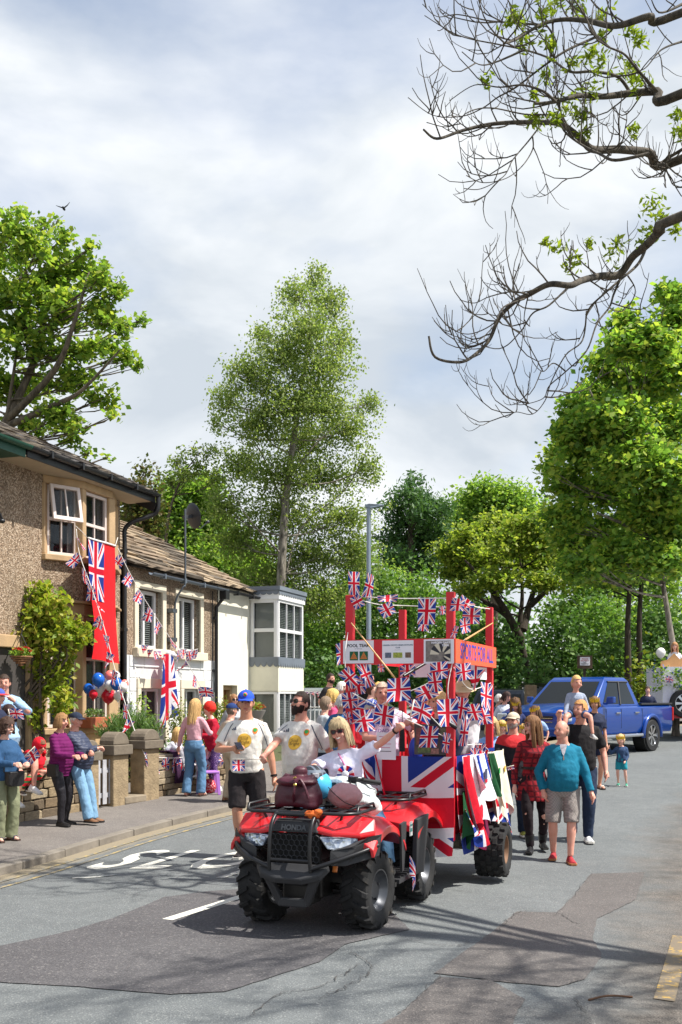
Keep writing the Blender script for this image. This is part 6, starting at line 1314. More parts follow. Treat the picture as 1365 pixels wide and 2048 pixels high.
def handflag(label, a, b_, w, h, lean=0, seed=0):
    """flag on a stick from a (hand) to b (tip)"""
    a = Vector(a); b_ = Vector(b_); root = thing('hand_flag', label, 'flag', a); mb = MB(); mb.tube([(0, 0, 0), b_ - a], .006, 6); mb.build('stick', STICK, root, smooth=180); d = (b_ - a).normalized()
    sd_ = Vector((0, -.2, -1)) if abs(d.z) < .6 else Vector((1 if lean >= 0 else -1, -.15, -.25)); sd_ = (sd_ - d * sd_.dot(d)).normalized(); nn = d.cross(sd_)
    addmesh('flag', flagmesh('flag', lambda u, v: (b_ - a) - d * (1 - v) * h + sd_ * u * w + nn * (math.sin(u * 5 + seed) * .02 * u) - Vector((0, 0, u * u * w * .25))), root); return root
# ================================================================ QUAD BIKE
REDP = M('red_plastic_bodywork', (200, 24, 32), .32, var=.04, coat=.3); BPL = M('black_rough_plastic', (44, 44, 46), .62, var=.15, bmp=.25, bs=120, bd=.003); BMET = M('black_steel_tube', (26, 26, 28), .38, var=.1); DKM = M('dark_engine_metal', (58, 56, 54), .5, .7, var=.3)
def tyre_mat(name, mud=.5):
    m, nt, b = newmat(name); v = coord(nt); n = noise(nt, v, 7, 5, .7); nt.links.new(ramp(nt, n, [(.40, lin((22, 22, 23))), (.60, lin((36, 35, 34))), (.80, lin((92, 80, 62)))]), b.inputs['Base Color']); b.inputs['Roughness'].default_value = .8; bump(nt, b, noise(nt, v, 60, 3), .4, .006); return m
TYRE = tyre_mat('muddy_tyre'); RIM = M('grey_steel_rim', (96, 98, 102), .4, .8, var=.15); RUST = M('rusty_rim', (126, 96, 74), .7, .4, var=.3)
def wheel(parent, c, r, w, rimr, spin=0, chevron=True, rimmat=None, steer=0, n=22, lug=None, tm=None):
    """axle along local X"""
    tm = tm or TYRE
    o = thing_part('wheel', parent); o.location = c; o.rotation_euler = (0, 0, steer); hw = w / 2
    prof = [(rimr, -hw * .72), (rimr + .02, -hw * .92), (r * .80, -hw), (r * .89, -hw * .92), (r * .925, -hw * .6), (r * .93, 0), (r * .925, hw * .6), (r * .89, hw * .92), (r * .80, hw), (rimr + .02, hw * .92), (rimr, hw * .72)]
    mb = MB(); mb.lathe(prof, 40); mb.build('tyre', tm, o, smooth=50)
    lb = MB()
    if chevron:
        for k in range(n):
            for s in (-1, 1):
                a0 = 2 * math.pi * (k + (.5 if s > 0 else 0)) / n; rows = []
                for t in range(5):
                    u = t / 4; x = s * hw * (.04 + .98 * u); a = a0 + .20 * u; rr = r * (1.0 if u < .85 else .93); ri = r * (.90 if u < .85 else .80); da = .055 + .02 * u
                    rows.append([(x, q * math.cos(b_), q * math.sin(b_)) for q, b_ in ((ri, a - da), (rr, a - da * .8), (rr, a + da * .8), (ri, a + da))])
                lb.loft(rows)
    else:
        for k in range(n):
            for j in range(5):
                a = 2 * math.pi * (k + (.5 if j % 2 else 0)) / n; x = (j - 2) * hw * .40; d = 2 * math.pi / n * .26; xw = hw * .15; rr = r * (1.0 if abs(j - 2) < 2 else .985); lb.loft([[(x + sx * xw * k_, q * math.cos(a + sa * d * k_), q * math.sin(a + sa * d * k_)) for sx, sa in ((-1, -1), (1, -1), (1, 1), (-1, 1))] for q, k_ in ((r * .91, 1.15), (rr, .88))])
    lb.build('tread', tm, o, kind='stuff')
    rb = MB()
    for s in (-1, 1): rb.lathe([(rimr + .012, s * hw * .86), (rimr, s * hw * .86), (rimr - .012, s * hw * .6), (rimr * .82, s * hw * .42), (rimr * .78, s * hw * .36), (rimr * .45, s * hw * .34), (rimr * .42, s * hw * .46), (.0, s * hw * .46)], 28)
    for k in range(4): a = k * math.pi / 2 + spin; rb.tube([(hw * .3, rimr * .55 * math.cos(a), rimr * .55 * math.sin(a)), (hw * .52, rimr * .55 * math.cos(a), rimr * .55 * math.sin(a))], .012, 6); rb.tube([(-hw * .3, rimr * .55 * math.cos(a), rimr * .55 * math.sin(a)), (-hw * .52, rimr * .55 * math.cos(a), rimr * .55 * math.sin(a))], .012, 6)
    rb.build('rim', rimmat or RIM, o, smooth=40); return o
def thing_part(name, parent):
    o = bpy.data.objects.new(name, None); C.objects.link(o); o.parent = parent; o.empty_display_size = .05; return o
qFR = G(742, 1858); qFL = G(530, 1840); qa = math.atan2((qFR - qFL).y, (qFR - qFL).x); qc = (qFR + qFL) / 2; TRK = (qFR - qFL).length / 2
quad = thing('quad_bike', 'red and black quad bike with headlights, racks and knobbly tyres leading the parade', 'quad bike', (qc.x, qc.y, min(qFR.z, qFL.z)), qa)
def Q(x, y, z): return Matrix.Translation(quad.location) @ Matrix.Rotation(qa, 4, 'Z') @ Vector((x, y, z))
WB = 1.27; WR = .315
wheel(quad, (-TRK + .02, 0, WR), WR, .23, .155, steer=-.10, n=16); wheel(quad, (TRK - .02, 0, WR), WR, .23, .155, .4, steer=-.10, n=16)
wheel(quad, (-TRK + .03, WB, WR), WR, .27, .15, n=16); wheel(quad, (TRK - .03, WB, WR), WR, .27, .15, .7, n=16)
def fender(s, y0, y1, zt, w0, w1, mat, front=True):
    """arched mudguard on side s, spanning y0..y1; x from w0 to w1"""
    mb = MB(); rows = []; n = 12
    for i in range(n + 1):
        t = i / n; y = y0 + (y1 - y0) * t; arch = math.sin(math.pi * min(1, max(0, t * .86 + .10))) ** .55
        z = zt - .30 + .30 * arch
        rows.append([(s * w0, y, z + .045), (s * (w0 + (w1 - w0) * .35), y, z + .052), (s * (w0 + (w1 - w0) * .8), y, z + .02), (s * w1, y, z - .045), (s * (w1 + .006), y, z - .10), (s * (w1 - .02), y, z - .10), (s * (w1 - .03), y, z - .05), (s * w0, y, z + .01)])
    mb.loft(rows); return mb.build('mudguard', mat, quad, smooth=40, bevel=.006)
for s in (-1, 1):
    fender(s, -.34, .50, .86, .14, .60, REDP); fender(s, WB - .42, WB + .46, .85, .16, .60, REDP)
    mb = MB(); mb.loft([[(s * .50, -.33 + .0, .60), (s * .625, -.26, .62), (s * .625, -.20, .79), (s * .56, -.33, .78), (s * .50, -.36, .74)], [(s * .30, -.50, .56), (s * .42, -.46, .56), (s * .48, -.40, .70), (s * .44, -.44, .70), (s * .30, -.49, .68)]]); mb.build('headlight_surround', BPL, quad, bevel=.012)
    mb = MB(); mb.loft([[(s * .605, .38 - .0, .40), (s * .62, .30, .80), (s * .60, .52, .80), (s * .585, .50, .40)], [(s * .585, .38, .40), (s * .60, .30, .80), (s * .57, .52, .80), (s * .56, .50, .40)]]); mb.build('side_panel', BPL, quad)
    mb = MB(); mb.loft([[(s * x, y, z) for x, y, z in ((.60, WB - .42, .78), (.61, WB - .10, .80), (.61, WB - .26, .30), (.60, WB - .46, .32))], [(s * x, y, z) for x, y, z in ((.56, WB - .42, .78), (.57, WB - .10, .80), (.56, WB - .26, .30), (.55, WB - .46, .32))]]); mb.build('mud_flap', BPL, quad, bevel=.008)
    mb = MB(); mb.box((s * .44, (WB) / 2, .33), (.32, WB - .62, .035)); 
    for i in range(6): mb.box((s * .44, .38 + i * .09, .355), (.3, .02, .02))
    mb.build('footwell', BPL, quad)
# red nose panels above the lamps
HL = []
LAMP = M('headlight_reflector', (200, 206, 214), .12, .9, var=.45, vs=60)
lg, nt_, b_ = newmat('headlight_lens'); b_.inputs['Base Color'].default_value = (.75, .8, .85, 1); b_.inputs['Roughness'].default_value = .05; b_.inputs['Metallic'].default_value = .55; v_ = coord(nt_); wv = nt_.nodes.new('ShaderNodeTexVoronoi'); wv.inputs['Scale'].default_value = 30; nt_.links.new(v_, wv.inputs['Vector'])
nt_.links.new(ramp(nt_, X(nt_, wv.outputs['Color']), [(.2, lin((120, 130, 150))), (.5, lin((176, 186, 200))), (.8, lin((236, 240, 246)))]), b_.inputs['Base Color']); bump(nt_, b_, X(nt_, wv.outputs['Distance']), .4, .01)
for s in (-1, 1):
    mb = MB(); mb.loft([[(s * .17, -.46, .84), (s * .30, -.44, .81), (s * .50, -.36, .80), (s * .58, -.24, .80), (s * .56, -.18, .90), (s * .40, -.18, .93), (s * .17, -.18, .93)], [(s * .17, -.46, .80), (s * .30, -.44, .77), (s * .50, -.36, .76), (s * .58, -.24, .76), (s * .56, -.18, .80), (s * .40, -.18, .80), (s * .17, -.18, .80)]]); mb.build('nose_panel', REDP, quad, bevel=.014)
    mb = MB(); mb.loft([[(s * .205, -.475, .775), (s * .35, -.435, .775), (s * .475, -.355, .765), (s * .485, -.345, .70), (s * .40, -.41, .665), (s * .27, -.46, .68)], [(s * .205, -.40, .775), (s * .35, -.37, .775), (s * .46, -.30, .765), (s * .47, -.30, .70), (s * .40, -.34, .665), (s * .27, -.39, .68)]]); mb.build('headlight', lg, quad, bevel=.01)
# grille with its honeycomb
mb = MB(); mb.box((0, -.42, .68), (.40, .04, .22)); mb.build('grille_back', M('black_void', (12, 12, 12), .8, var=0), quad)
mb = MB(); mb.loft([[(-.20, -.47, .80), (.20, -.47, .80), (.17, -.44, .88), (-.17, -.44, .88)], [(-.20, -.40, .80), (.20, -.40, .80), (.17, -.36, .90), (-.17, -.36, .90)]]); nb = mb.build('nose_badge_panel', BPL, quad, bevel=.012)
mb = MB(); hx = .045
for r_ in range(5):
    for c_ in range(9):
        cx = -.18 + c_ * .045 + (.0225 if r_ % 2 else 0); cz = .60 + r_ * .040
        if abs(cx) > .19: continue
        ps = [(cx + .026 * math.cos(R(60 * k + 30)), -.462, cz + .026 * math.sin(R(60 * k + 30))) for k in range(7)]; mb.tube(ps, .0045, 4, caps=False)
mb.build('grille', BPL, quad, kind='stuff')
for lab_, fz in (('HONDA', .838),):
    o = letters('lettering', 'HONDA', lambda x, y: Vector((x, -.478 + (y) * .35, fz + y)), M('embossed_letter', (62, 64, 67), .4, var=0), .055, .002, quad, align='CENTER')
# bumper and guard tubes
mb = MB(); tb = lambda pts, r=.016: mb.tube(poly_sm(pts, 4), r, 8)
for s in (-1, 1):
    tb([(s * .165, -.30, .955), (s * .165, -.44, .93), (s * .165, -.53, .84), (s * .165, -.56, .66), (s * .17, -.55, .52)]); tb([(s * .17, -.55, .54), (s * .34, -.52, .60), (s * .52, -.38, .665), (s * .60, -.24, .70)], .018)
mb.tube([(-.165, -.44, .935), (.165, -.44, .935)], .015, 8); mb.tube([(-.165, -.555, .60), (.165, -.555, .60)], .014, 8)
mb.build('bull_bar', BMET, quad, smooth=50)
mb = MB(); mb.loft([[(-.30, -.50, .575), (.30, -.50, .575), (.24, -.56, .50), (.10, -.60, .47), (-.10, -.60, .47), (-.24, -.56, .50)], [(-.31, -.49, .52), (.31, -.49, .52), (.25, -.545, .45), (.11, -.58, .42), (-.11, -.58, .42), (-.25, -.545, .45)]]); 
for s in (-1, 1): mb.loft([[(s * .25, -.545, .50), (s * .17, -.565, .50), (s * .17, -.50, .50), (s * .25, -.49, .50)], [(s * .13, -.50, .24), (s * .07, -.50, .24), (s * .07, -.44, .24), (s * .13, -.44, .24)]])
mb.box((0, -.49, .27), (.24, .04, .07)); mb.build('front_bumper', BPL, quad, bevel=.012)
mb = MB(); mb.box((0, .1, .42), (.34, .8, .3)); mb.box((0, .62, .45), (.4, .6, .36)); mb.box((0, -.3, .32), (.26, .2, .16)); mb.tube([(-.1, .2, .5), (-.1, -.2, .45)], .06, 8); mb.build('engine', DKM, quad, bevel=.02)
for s in (-1, 1):
    mb = MB()
    for y in (-.08, .08): mb.tube([(s * .12, y, .30), (s * (TRK - .1), y * .5, .28)], .018, 6)
    mb.tube([(s * .14, -.02, .72), (s * (TRK - .16), 0, .34)], .03, 8); mb.tube([(s * .12, 0, .33), (s * (TRK - .05), 0, .315)], .022, 8); mb.tube([(s * .16, WB, .38), (s * (TRK - .05), WB, .315)], .04, 8); mb.tube([(s * .17, WB - .05, .70), (s * (TRK - .2), WB, .36)], .028, 8)
    mb.build('suspension', DKM, quad, smooth=50)
mb = MB(); mb.lathe([(.001, -.12), (.045, -.12), (.05, 0), (.035, .0)], 10, c=(.30, -.05, .50), M=Matrix.Rotation(R(90), 3, 'Y')); mb.tube([(.30, -.36, .55), (.30, -.38, .50)], .02, 8); mb.build('reflector', M('amber_reflector', (196, 110, 40), .3), quad)
# racks
def rack(y0, y1, z, hw, name):
    mb = MB(); per = [(-hw, y0 + .08, z), (-hw + .08, y0, z), (hw - .08, y0, z), (hw, y0 + .08, z), (hw, y1 - .06, z), (hw - .06, y1, z), (-hw + .06, y1, z), (-hw, y1 - .06, z), (-hw, y0 + .08, z)]; mb.tube(per, .014, 8)
    for i in range(1, 6): x = -hw + 2 * hw * i / 6; mb.tube([(x, y0, z), (x, y1, z)], .010, 6)
    mb.tube([(-hw * 1.0, (y0 + y1) / 2, z - .005), (hw, (y0 + y1) / 2, z - .005)], .011, 6)
    for s in (-1, 1):
        for y in (y0 + .1, y1 - .1): mb.tube([(s * (hw - .12), y, z), (s * (hw - .16), y + .03, z - .09)], .012, 6)
        mb.tube([(s * hw, y0 + .08, z), (s * hw, y0 + .1, z + .045), (s * hw, y1 - .1, z + .045), (s * hw, y1 - .06, z)], .011, 6)
    return mb.build(name, BMET, quad, smooth=60)
rack(-.40, .16, .945, .46, 'front_rack'); rack(WB - .30, WB + .38, .925, .46, 'rear_rack')
mb = MB(); mb.tube(poly_sm([(-.12, WB - .28, .93), (-.10, WB - .30, 1.02), (.10, WB - .30, 1.02), (.12, WB - .28, .93)], 4), .014, 8); mb.build('grab_handle', BMET, quad, smooth=60)
mb = MB(); mb.loft([[(-.12, .30, .70), (.12, .30, .70), (.13, .30, .86), (-.13, .30, .86)], [(-.15, .50, .66), (.15, .50, .66), (.16, .50, .84), (-.16, .50, .84)], [(-.15, .56, .66), (.15, .56, .66), (.15, .56, .80), (-.15, .56, .80)]]); mb.build('fuel_tank', REDP, quad, bevel=.03)
mb = MB(); mb.loft([[(-w_, y, z0) , (w_, y, z0), (w_ * .95, y, z1 - .02), (w_ * .6, y, z1), (-w_ * .6, y, z1), (-w_ * .95, y, z1 - .02)] for y, w_, z0, z1 in ((.54, .10, .70, .80), (.70, .15, .70, .81), (.95, .17, .70, .83), (1.12, .16, .72, .85))]); mb.build('seat', M('black_vinyl', (36, 36, 38), .5, bmp=.2), quad, smooth=50)
# steering
mb = MB(); mb.tube([(0, .16, .72), (0, .30, 1.08)], .025, 8); mb.tube(poly_sm([(-.40, .40, 1.12), (-.24, .34, 1.15), (-.10, .28, 1.09), (.10, .28, 1.09), (.24, .34, 1.15), (.40, .40, 1.12)], 4), .014, 8); mb.box((0, .27, 1.09), (.16, .10, .08)); mb.build('handlebar', BMET, quad, smooth=50)
for s in (-1, 1):
    mb = MB(); mb.tube([(s * .27, .35, 1.145), (s * .41, .405, 1.12)], .02, 10); mb.lathe([(.001, -.01), (.026, -.01), (.026, .01), (.001, .01)], 12, c=(s * .275, .352, 1.145)); mb.build('handgrip', M('black_rubber', (22, 22, 22), .7, var=0), quad, smooth=50)
    mb = MB(); mb.tube([(s * .22, .30, 1.145), (s * .30, .25, 1.135), (s * .42, .29, 1.115)], .007, 6); mb.box((s * .2, .31, 1.15), (.07, .06, .05)); mb.build('brake_lever', BMET, quad, smooth=50)
mb = MB(); mb.tube(poly_sm([(-.18, .30, 1.14), (-.22, .10, 1.12), (-.10, .0, .95)], 5), .007, 6); mb.tube(poly_sm([(.18, .30, 1.14), (.24, .08, 1.10), (.12, .0, .95)], 5), .007, 6); mb.build('control_cable', BMET, quad, smooth=180)
mb = MB(); mb.box((0, 0, 0), (.004, .075, .12)); o = mb.build('sticker', M('white_sticker', (222, 222, 218), .5, var=0), quad); o.location = (.612, .60, .73); o2 = MB(); o2.box((.004, 0, -.01), (.002, .05, .03)); o2.box((.004, 0, .03), (.002, .055, .015)); o2.build('sticker_print', M('teal_print', (80, 160, 150), .6, var=0), o)
# a flag tucked under the side panel
addmesh('small_flag', flagmesh('small_flag', lambda u, v: Q(.63 + .03 * math.sin(u * 4), .50 + .16 * u, .52 - .22 * u - .16 * (1 - v) * (1 - u * .3))), None)
o = bpy.data.objects['small_flag']; tag(o, 'small flag tucked under the side of the quad bike behind the front wheel', 'flag')
# --- the driver
hl = Q(-.36, .39, 1.13); rh = P(812, 1446, 8.95)
def driverx(root, T, HM, J, mb):
    b_ = MB(); b_.tube([T((.075 * math.sin(a), .016 - .075 * math.cos(a), 1.43 - .03 * (math.cos(a) + 1))) for a in [2 * math.pi * j / 16 for j in range(17)]], .022, 6); b_.build('scarf', cloth('red_white_scarf', (206, 60, 70), 'floral', (236, 226, 228)), root, smooth=180)
    b_ = MB(); b_.tube(poly_sm([T((-.03, -.10, 1.40)), T((.03, -.155, 1.30)), T((.06, -.17, 1.20)), T((.05, -.17, 1.02))], 4), .008, 6); b_.build('ribbon', cloth('pink_ribbon', (206, 130, 170)), root, smooth=180)
    b_ = MB(); S, E, Wr = J[1][:3]; d = (Wr - E).normalized(); b_.tube([Wr - d * .035, Wr - d * .02], .034, 10); b_.build('watch', BLK, root, smooth=60)
    c0 = T((.05, -.20, 1.20)); cols = (cloth('red_rosette', (206, 30, 52)), WHT, cloth('blue_rosette', (40, 70, 170)))
    for k in range(15):
        a = 2 * math.pi * k / 15; e_ = MB(); e_.loft([[c0 + Vector((math.cos(a + da) * r_, dy, math.sin(a + da) * r_)) for r_, da, dy in ((.03, -.2, 0), (.085, -.19, -.012 * (k % 2)), (.085, .19, -.02), (.03, .2, -.01))], [c0 + Vector((math.cos(a + da) * r_, dy + .006, math.sin(a + da) * r_)) for r_, da, dy in ((.03, -.2, 0), (.085, -.19, -.012 * (k % 2)), (.085, .19, -.02), (.03, .2, -.01))]]); e_.build('rosette_petal', cols[k % 3], root)
    e_ = MB(); e_.ell(c0 + Vector((0, -.02, 0)), (.036, .014, .036), 12, 6); e_.build('rosette_centre', WHT, root, smooth=180)
dr = Q(-.03, .92, 0)
W('smiling woman with shoulder length blond hair and red sunglasses driving the quad bike', 0, 0, at=Vector((dr.x - .02, dr.y, quad.location.z)), h=1.62, yaw=-16, sex='f', near=2, fat=.03, skin='pink', hair=('bob', (182, 160, 124), .15, 1), glasses='red', smile=1, head=(-2, 6, -10), topw=('short', cloth('white_tee', (222, 220, 238)), .026, .86), bot=('trousers', cloth('blue_jeans', (84, 122, 156)), .065), shoe=(SBK, SB), extra=driverx,
  pose=dict(pz=.98, lean=(0, -7), hand={-1: ('w', hl + Vector((0, .03, .02))), 1: ('w', rh)}, grip={-1: 'fist', 1: 'fist'}, elbow={1: (.3, .3, -.8), -1: (-.8, .3, -.5)}, foot={-1: ('w', Q(-.43, .55, .46)), 1: ('w', Q(.43, .55, .46))}, knee={-1: (-.7, -1, .8), 1: (.7, -1, .8)}))
handflag('small flag waved high by the woman driving the quad bike', rh + Vector((.03, -.05, .03)), rh + Vector((.07, -.04, .20)), .16, .15, 1, 2)
# --- luggage on the front rack
BUR = M('burgundy_leather', (74, 26, 40), .5, var=.25, vs=8, bmp=.35, bs=14, bd=.02)
hb = thing('handbag', 'burgundy leather handbag with handles lying on the front rack', 'handbag', Q(-.12, -.10, .955), qa - .1); hb.scale = (.92, 1, .86)
mb = MB(); mb.loft([[(w_ * math.copysign(abs(math.cos(a)) ** .6, math.cos(a)), d_ * math.copysign(abs(math.sin(a)) ** .6, math.sin(a)), z + .015 * math.sin(a * 3)) for a in [2 * math.pi * j / 16 for j in range(16)]] for z, w_, d_ in ((0, .20, .10), (.03, .215, .12), (.12, .21, .12), (.19, .19, .10), (.25, .17, .06), (.30, .15, .025))]); soft(mb.build('bag_body', BUR, hb), .012, .02)
mb = MB(); mb.ell((.0, -.02, .24), (.20, .13, .055), 14, 8); mb.ell((.02, .0, .33), (.07, .06, .06), 10, 6); soft(mb.build('bag_flap', BUR, hb), .012, .02)
mb = MB(); mb.tube(poly_sm([(.02, -.11, .06), (.05, -.16, .14), (.06, -.15, .22), (.09, -.12, .27), (.14, -.13, .20), (.17, -.12, .10)], 4), .012, 6); mb.build('handle', BUR, hb, smooth=60)
mb = MB(); mb.ell((.06, -.155, .22), (.018, .008, .018), 8, 6); mb.tube([(.04, -.14, .28), (.06, -.14, .29)], .01, 6); mb.build('buckle', M('brass', (200, 170, 90), .3, .9, var=0), hb)
ob = thing('ribbon', 'crumpled orange ribbon tied to the front guard tube of the quad', 'ribbon', Q(.14, -.44, .94), qa); mb = MB(); mb.ell((0, 0, 0), (.06, .035, .03), 14, 10, fn=lambda d, p: p * (1 + .45 * mn.noise(d * 3.1))); mb.ell((.05, -.01, .02), (.035, .02, .025), 10, 8, fn=lambda d, p: p * (1 + .45 * mn.noise(d * 4))); mb.build('ribbon_knot', M('orange_cloth', (226, 108, 40), .8, var=.25, vs=30), ob, smooth=60)
hm = thing('crash_helmet', 'black checked and light blue crash helmet resting behind the burgundy handbag', 'helmet', Q(-.10, .18, 1.14), qa + .3)
HBL = M('light_blue_shell', (70, 170, 214), .25, var=.05); HCK = cloth('black_check_shell', (38, 40, 48), 'plaid', (110, 120, 134), rough=.5)
mb = MB(); mb.ell((0, 0, 0), (.125, .145, .135), 22, 14, fn=lambda d, p: p if d.x < .25 else p * .985); mb.build('shell', HCK, hm, smooth=180); mb = MB(); mb.ell((.035, -.005, -.035), (.118, .146, .125), 22, 14); mb.build('lower_shell', HBL, hm, smooth=180); mb = MB(); mb.box((.03, -.14, .06), (.05, .02, .03)); mb.build('helmet_badge', M('white_badge', (226, 226, 230), .5, var=0), hm)
gb = thing('canvas_bag', 'pale grey canvas bag bundled between the handlebar and the driver', 'bag', Q(.10, .38, .93), qa); gb.scale = (.95, 1, .70)
mb = MB(); mb.ell((0, 0, .13), (.27, .17, .21), 18, 12, fn=lambda d, p: p * (1 + .2 * mn.noise(d * 2.2))); mb.ell((.16, -.06, .02), (.2, .14, .17), 14, 10, fn=lambda d, p: p * (1 + .2 * mn.noise(d * 2.7))); mb.ell((-.12, .02, .24), (.15, .12, .1), 14, 10); soft(mb.build('bag_body', cloth('pale_grey_canvas', (190, 194, 192), wr=.5), gb), .014, .04)
mb = MB(); mb.ell((-.06, -.10, .26), (.10, .06, .06), 12, 8); soft(mb.build('bag_lining', cloth('blue_grey_check', (120, 140, 156), 'check', (70, 86, 104)), gb), .012, .02)
pb = thing('pink_bag', 'dusty pink padded bag strapped on the right of the front rack', 'bag', Q(.24, .0, .955), qa - .15); pb.scale = (.72, .8, .72)
mb = MB(); mb.ell((0, 0, .13), (.21, .13, .14), 18, 12, fn=lambda d, p: p * (1 + .12 * mn.noise(d * 2.5))); soft(mb.build('bag_body', cloth('dusty_pink', (186, 140, 142)), pb), .012, .02)
mb = MB(); mb.tube(poly_sm([(-.17, -.06, .22), (-.05, -.13, .16), (.08, -.125, .07), (.17, -.07, .03)], 4), .005, 5); mb.build('strap', BMET, pb, smooth=180)
# --- small things held by people
def phone(label, p, rz, tilt): o = thing('phone', label, 'phone', p, rz); mb = MB(); mb.box((0, 0, 0), (.075, .15, .009)); b_ = mb.build('phone_case', M('black_phone', (22, 22, 26), .25, var=0), o, bevel=.006); b_.rotation_euler = (tilt, 0, 0); s_ = MB(); s_.box((0, 0, .0052), (.066, .135, .001)); s_.build('screen', M('dark_screen', (40, 46, 58), .08, var=0), b_); return o
def hand_w(person, s): 
    root, at_, k, J = person; E, Wr = J[s][1], J[s][2]; d = (Wr - E).normalized(); return at_ + Matrix.Rotation(root.rotation_euler.z, 3, 'Z') @ ((Wr + d * .09) * k)
p_ = hand_w(cm, -1); phone('black phone held low by the man in the royal blue cap', p_ + Vector((.01, -.03, .025)), .4, .5)
p_ = hand_w(bm_, -1); handflag('small flag held out sideways by the bearded cricketer', p_, p_ + Vector((-.30, -.06, .0)), .10, .13, 1, 3)
mb = MB(); S, E, Wr = cm[3][1][:3]; d = (Wr - E).normalized(); mb.tube([Wr - d * .03, Wr - d * .01], .036, 10); mb.build('watch', BLK, cm[0], smooth=60)
# ================================================================ SPORTS FLOAT (trailer behind the quad)
REDW = M('red_painted_timber', (206, 30, 44), .55, var=.08, vs=4); PLY = M('weathered_plywood', (150, 136, 112), .85, var=.2); PAPER = M('white_paper', (228, 226, 234), .7, var=.02); ORG = M('orange_card', (244, 92, 52), .6, var=.04); BLUEI = M('blue_lettering', (52, 60, 170), .6, var=0); BLKI = M('black_ink', (40, 40, 50), .7, var=0)
TL = Vector((.10, 10.25, 0)); tr_a = math.atan2(-.33, .945); TL.z = gz(TL.x, TL.y) - .02; TW, TN = 1.0, 1.83
trl = thing('trailer', 'red posted parade trailer with sports club boards towed by the quad bike', 'trailer', TL, tr_a)
TM = Matrix.Translation(TL) @ Matrix.Rotation(tr_a, 4, 'Z')
def TP(x, y, z): return TM @ Vector((x, y, z))
mb = MB(); mb.box((TW / 2, TN / 2, .50), (TW, TN, .05)); mb.build('deck', PLY, trl)
mb = MB(); mb.box((TW / 2, .02, .90), (TW, .025, .74)); mb.box((TW / 2, TN - .02, .90), (TW, .025, .74)); mb.box((.02, TN / 2, .90), (.025, TN - .08, .74)); mb.box((TW - .02, TN / 2, .90), (.025, TN - .08, .74)); mb.build('side_board', REDW, trl, kind='stuff')
mb = MB(); mb.box((.15, TN / 2, .43), (.06, TN, .09)); mb.box((TW - .15, TN / 2, .43), (.06, TN, .09)); mb.box((TW / 2, .03, .43), (TW, .06, .1)); mb.tube([(TW / 2, 0, .42), (TW / 2 - .05, -.75, .40)], .03, 8); mb.tube([(-.2, 1.0, .30), (TW + .2, 1.0, .30)], .03, 8); mb.box((.15, 1.0, .36), (.06, .3, .08)); mb.box((TW - .15, 1.0, .36), (.06, .3, .08)); mb.build('chassis', M('galvanised_chassis', (128, 122, 108), .6, .4, var=.3), trl, smooth=40)
wheel(trl, (TW + .20, 1.02, .285), .285, .31, .135, chevron=False, rimmat=RUST, n=15); wheel(trl, (-.20, 1.02, .285), .285, .31, .135, chevron=False, rimmat=RUST, n=15)
PX = ((.0, -.03), (TW, -.03), (.0, TN), (TW, TN)); PH = 2.84
for i, (x, y) in enumerate(PX): mb = MB(); mb.box((x, y, (.5 + PH) / 2), (.075, .075, PH - .5)); mb.build('post', REDW, trl, bevel=.004)
mb = MB(); mb.box((TW / 2 - .03, -.085, 2.285), (TW + .10, .018, .235)); bf = mb.build('front_board', REDW, trl)
mb = MB(); mb.box((TW / 2, TN - .06, 2.20), (TW, .018, .22)); bb_ = mb.build('rear_board', REDW, trl)
mb = MB(); mb.box((TW + .05, TN / 2, 2.285), (.018, TN + .16, .225)); br = mb.build('side_sign', ORG, trl)
letters('lettering', 'SPORTS FOR ALL', lambda x, y: Vector((TW + .061, TN / 2 + x * 1.0, 2.285 + y)), BLUEI, .215, .003, br, align='CENTER')
mb = MB(); mb.box((.02 - .0, TN / 2, 2.285), (.018, TN, .2)); mb.build('side_rail', REDW, trl)
def sheet_on(x0, x1, z0, z1, y=-.0955, par=bf): mb = MB(); mb.box(((x0 + x1) / 2, y, (z0 + z1) / 2), (x1 - x0, .002, z1 - z0)); return mb.build('paper_sheet', PAPER, par)
def pic(par, x0, x1, z0, z1, mat, y=-.0985): mb = MB(); mb.box(((x0 + x1) / 2, y, (z0 + z1) / 2), (x1 - x0, .002, z1 - z0)); return mb.build('picture', mat, par)
s1 = sheet_on(-.05, .26, 2.175, 2.395); letters('lettering', 'POOL TEAM', lambda x, y: Vector((.105 + x, -.098, 2.345 + y)), BLKI, .042, .001, s1, align='CENTER'); letters('lettering', 'AT THE CLUB', lambda x, y: Vector((.105 + x, -.098, 2.315 + y)), BLKI, .012, 0, s1, align='CENTER')
GRN = M('baize_green', (26, 92, 60), .8, var=.05)
for cx in (.06, .16):
    p_ = pic(s1, cx - .042, cx + .042, 2.205, 2.29, GRN)
    mb = MB()
    for r_ in range(5):
        for c_ in range(r_ + 1): mb.lathe([(.0, -.0005), (.0065, 0)], 8, M=Matrix.Rotation(R(90), 3, 'Z'), c=(cx + (c_ - r_ / 2) * .0135, -.1, 2.275 - r_ * .013))
    mb.build('pool_balls', M('orange_balls', (222, 120, 44), .5, var=.4, vs=200), p_, kind='stuff')
s2 = sheet_on(.345, .655, 2.17, 2.39); letters('lettering', 'HARDEN CROWN GREEN BOWLING', lambda x, y: Vector((.50 + x, -.098, 2.345 + y)), M('teal_ink', (70, 100, 120), .7, var=0), .018, .0005, s2, align='CENTER'); letters('lettering', 'CLUB', lambda x, y: Vector((.50 + x, -.098, 2.322 + y)), M('teal_ink', (70, 100, 120), .7, var=0), .018, .0005, s2, align='CENTER')
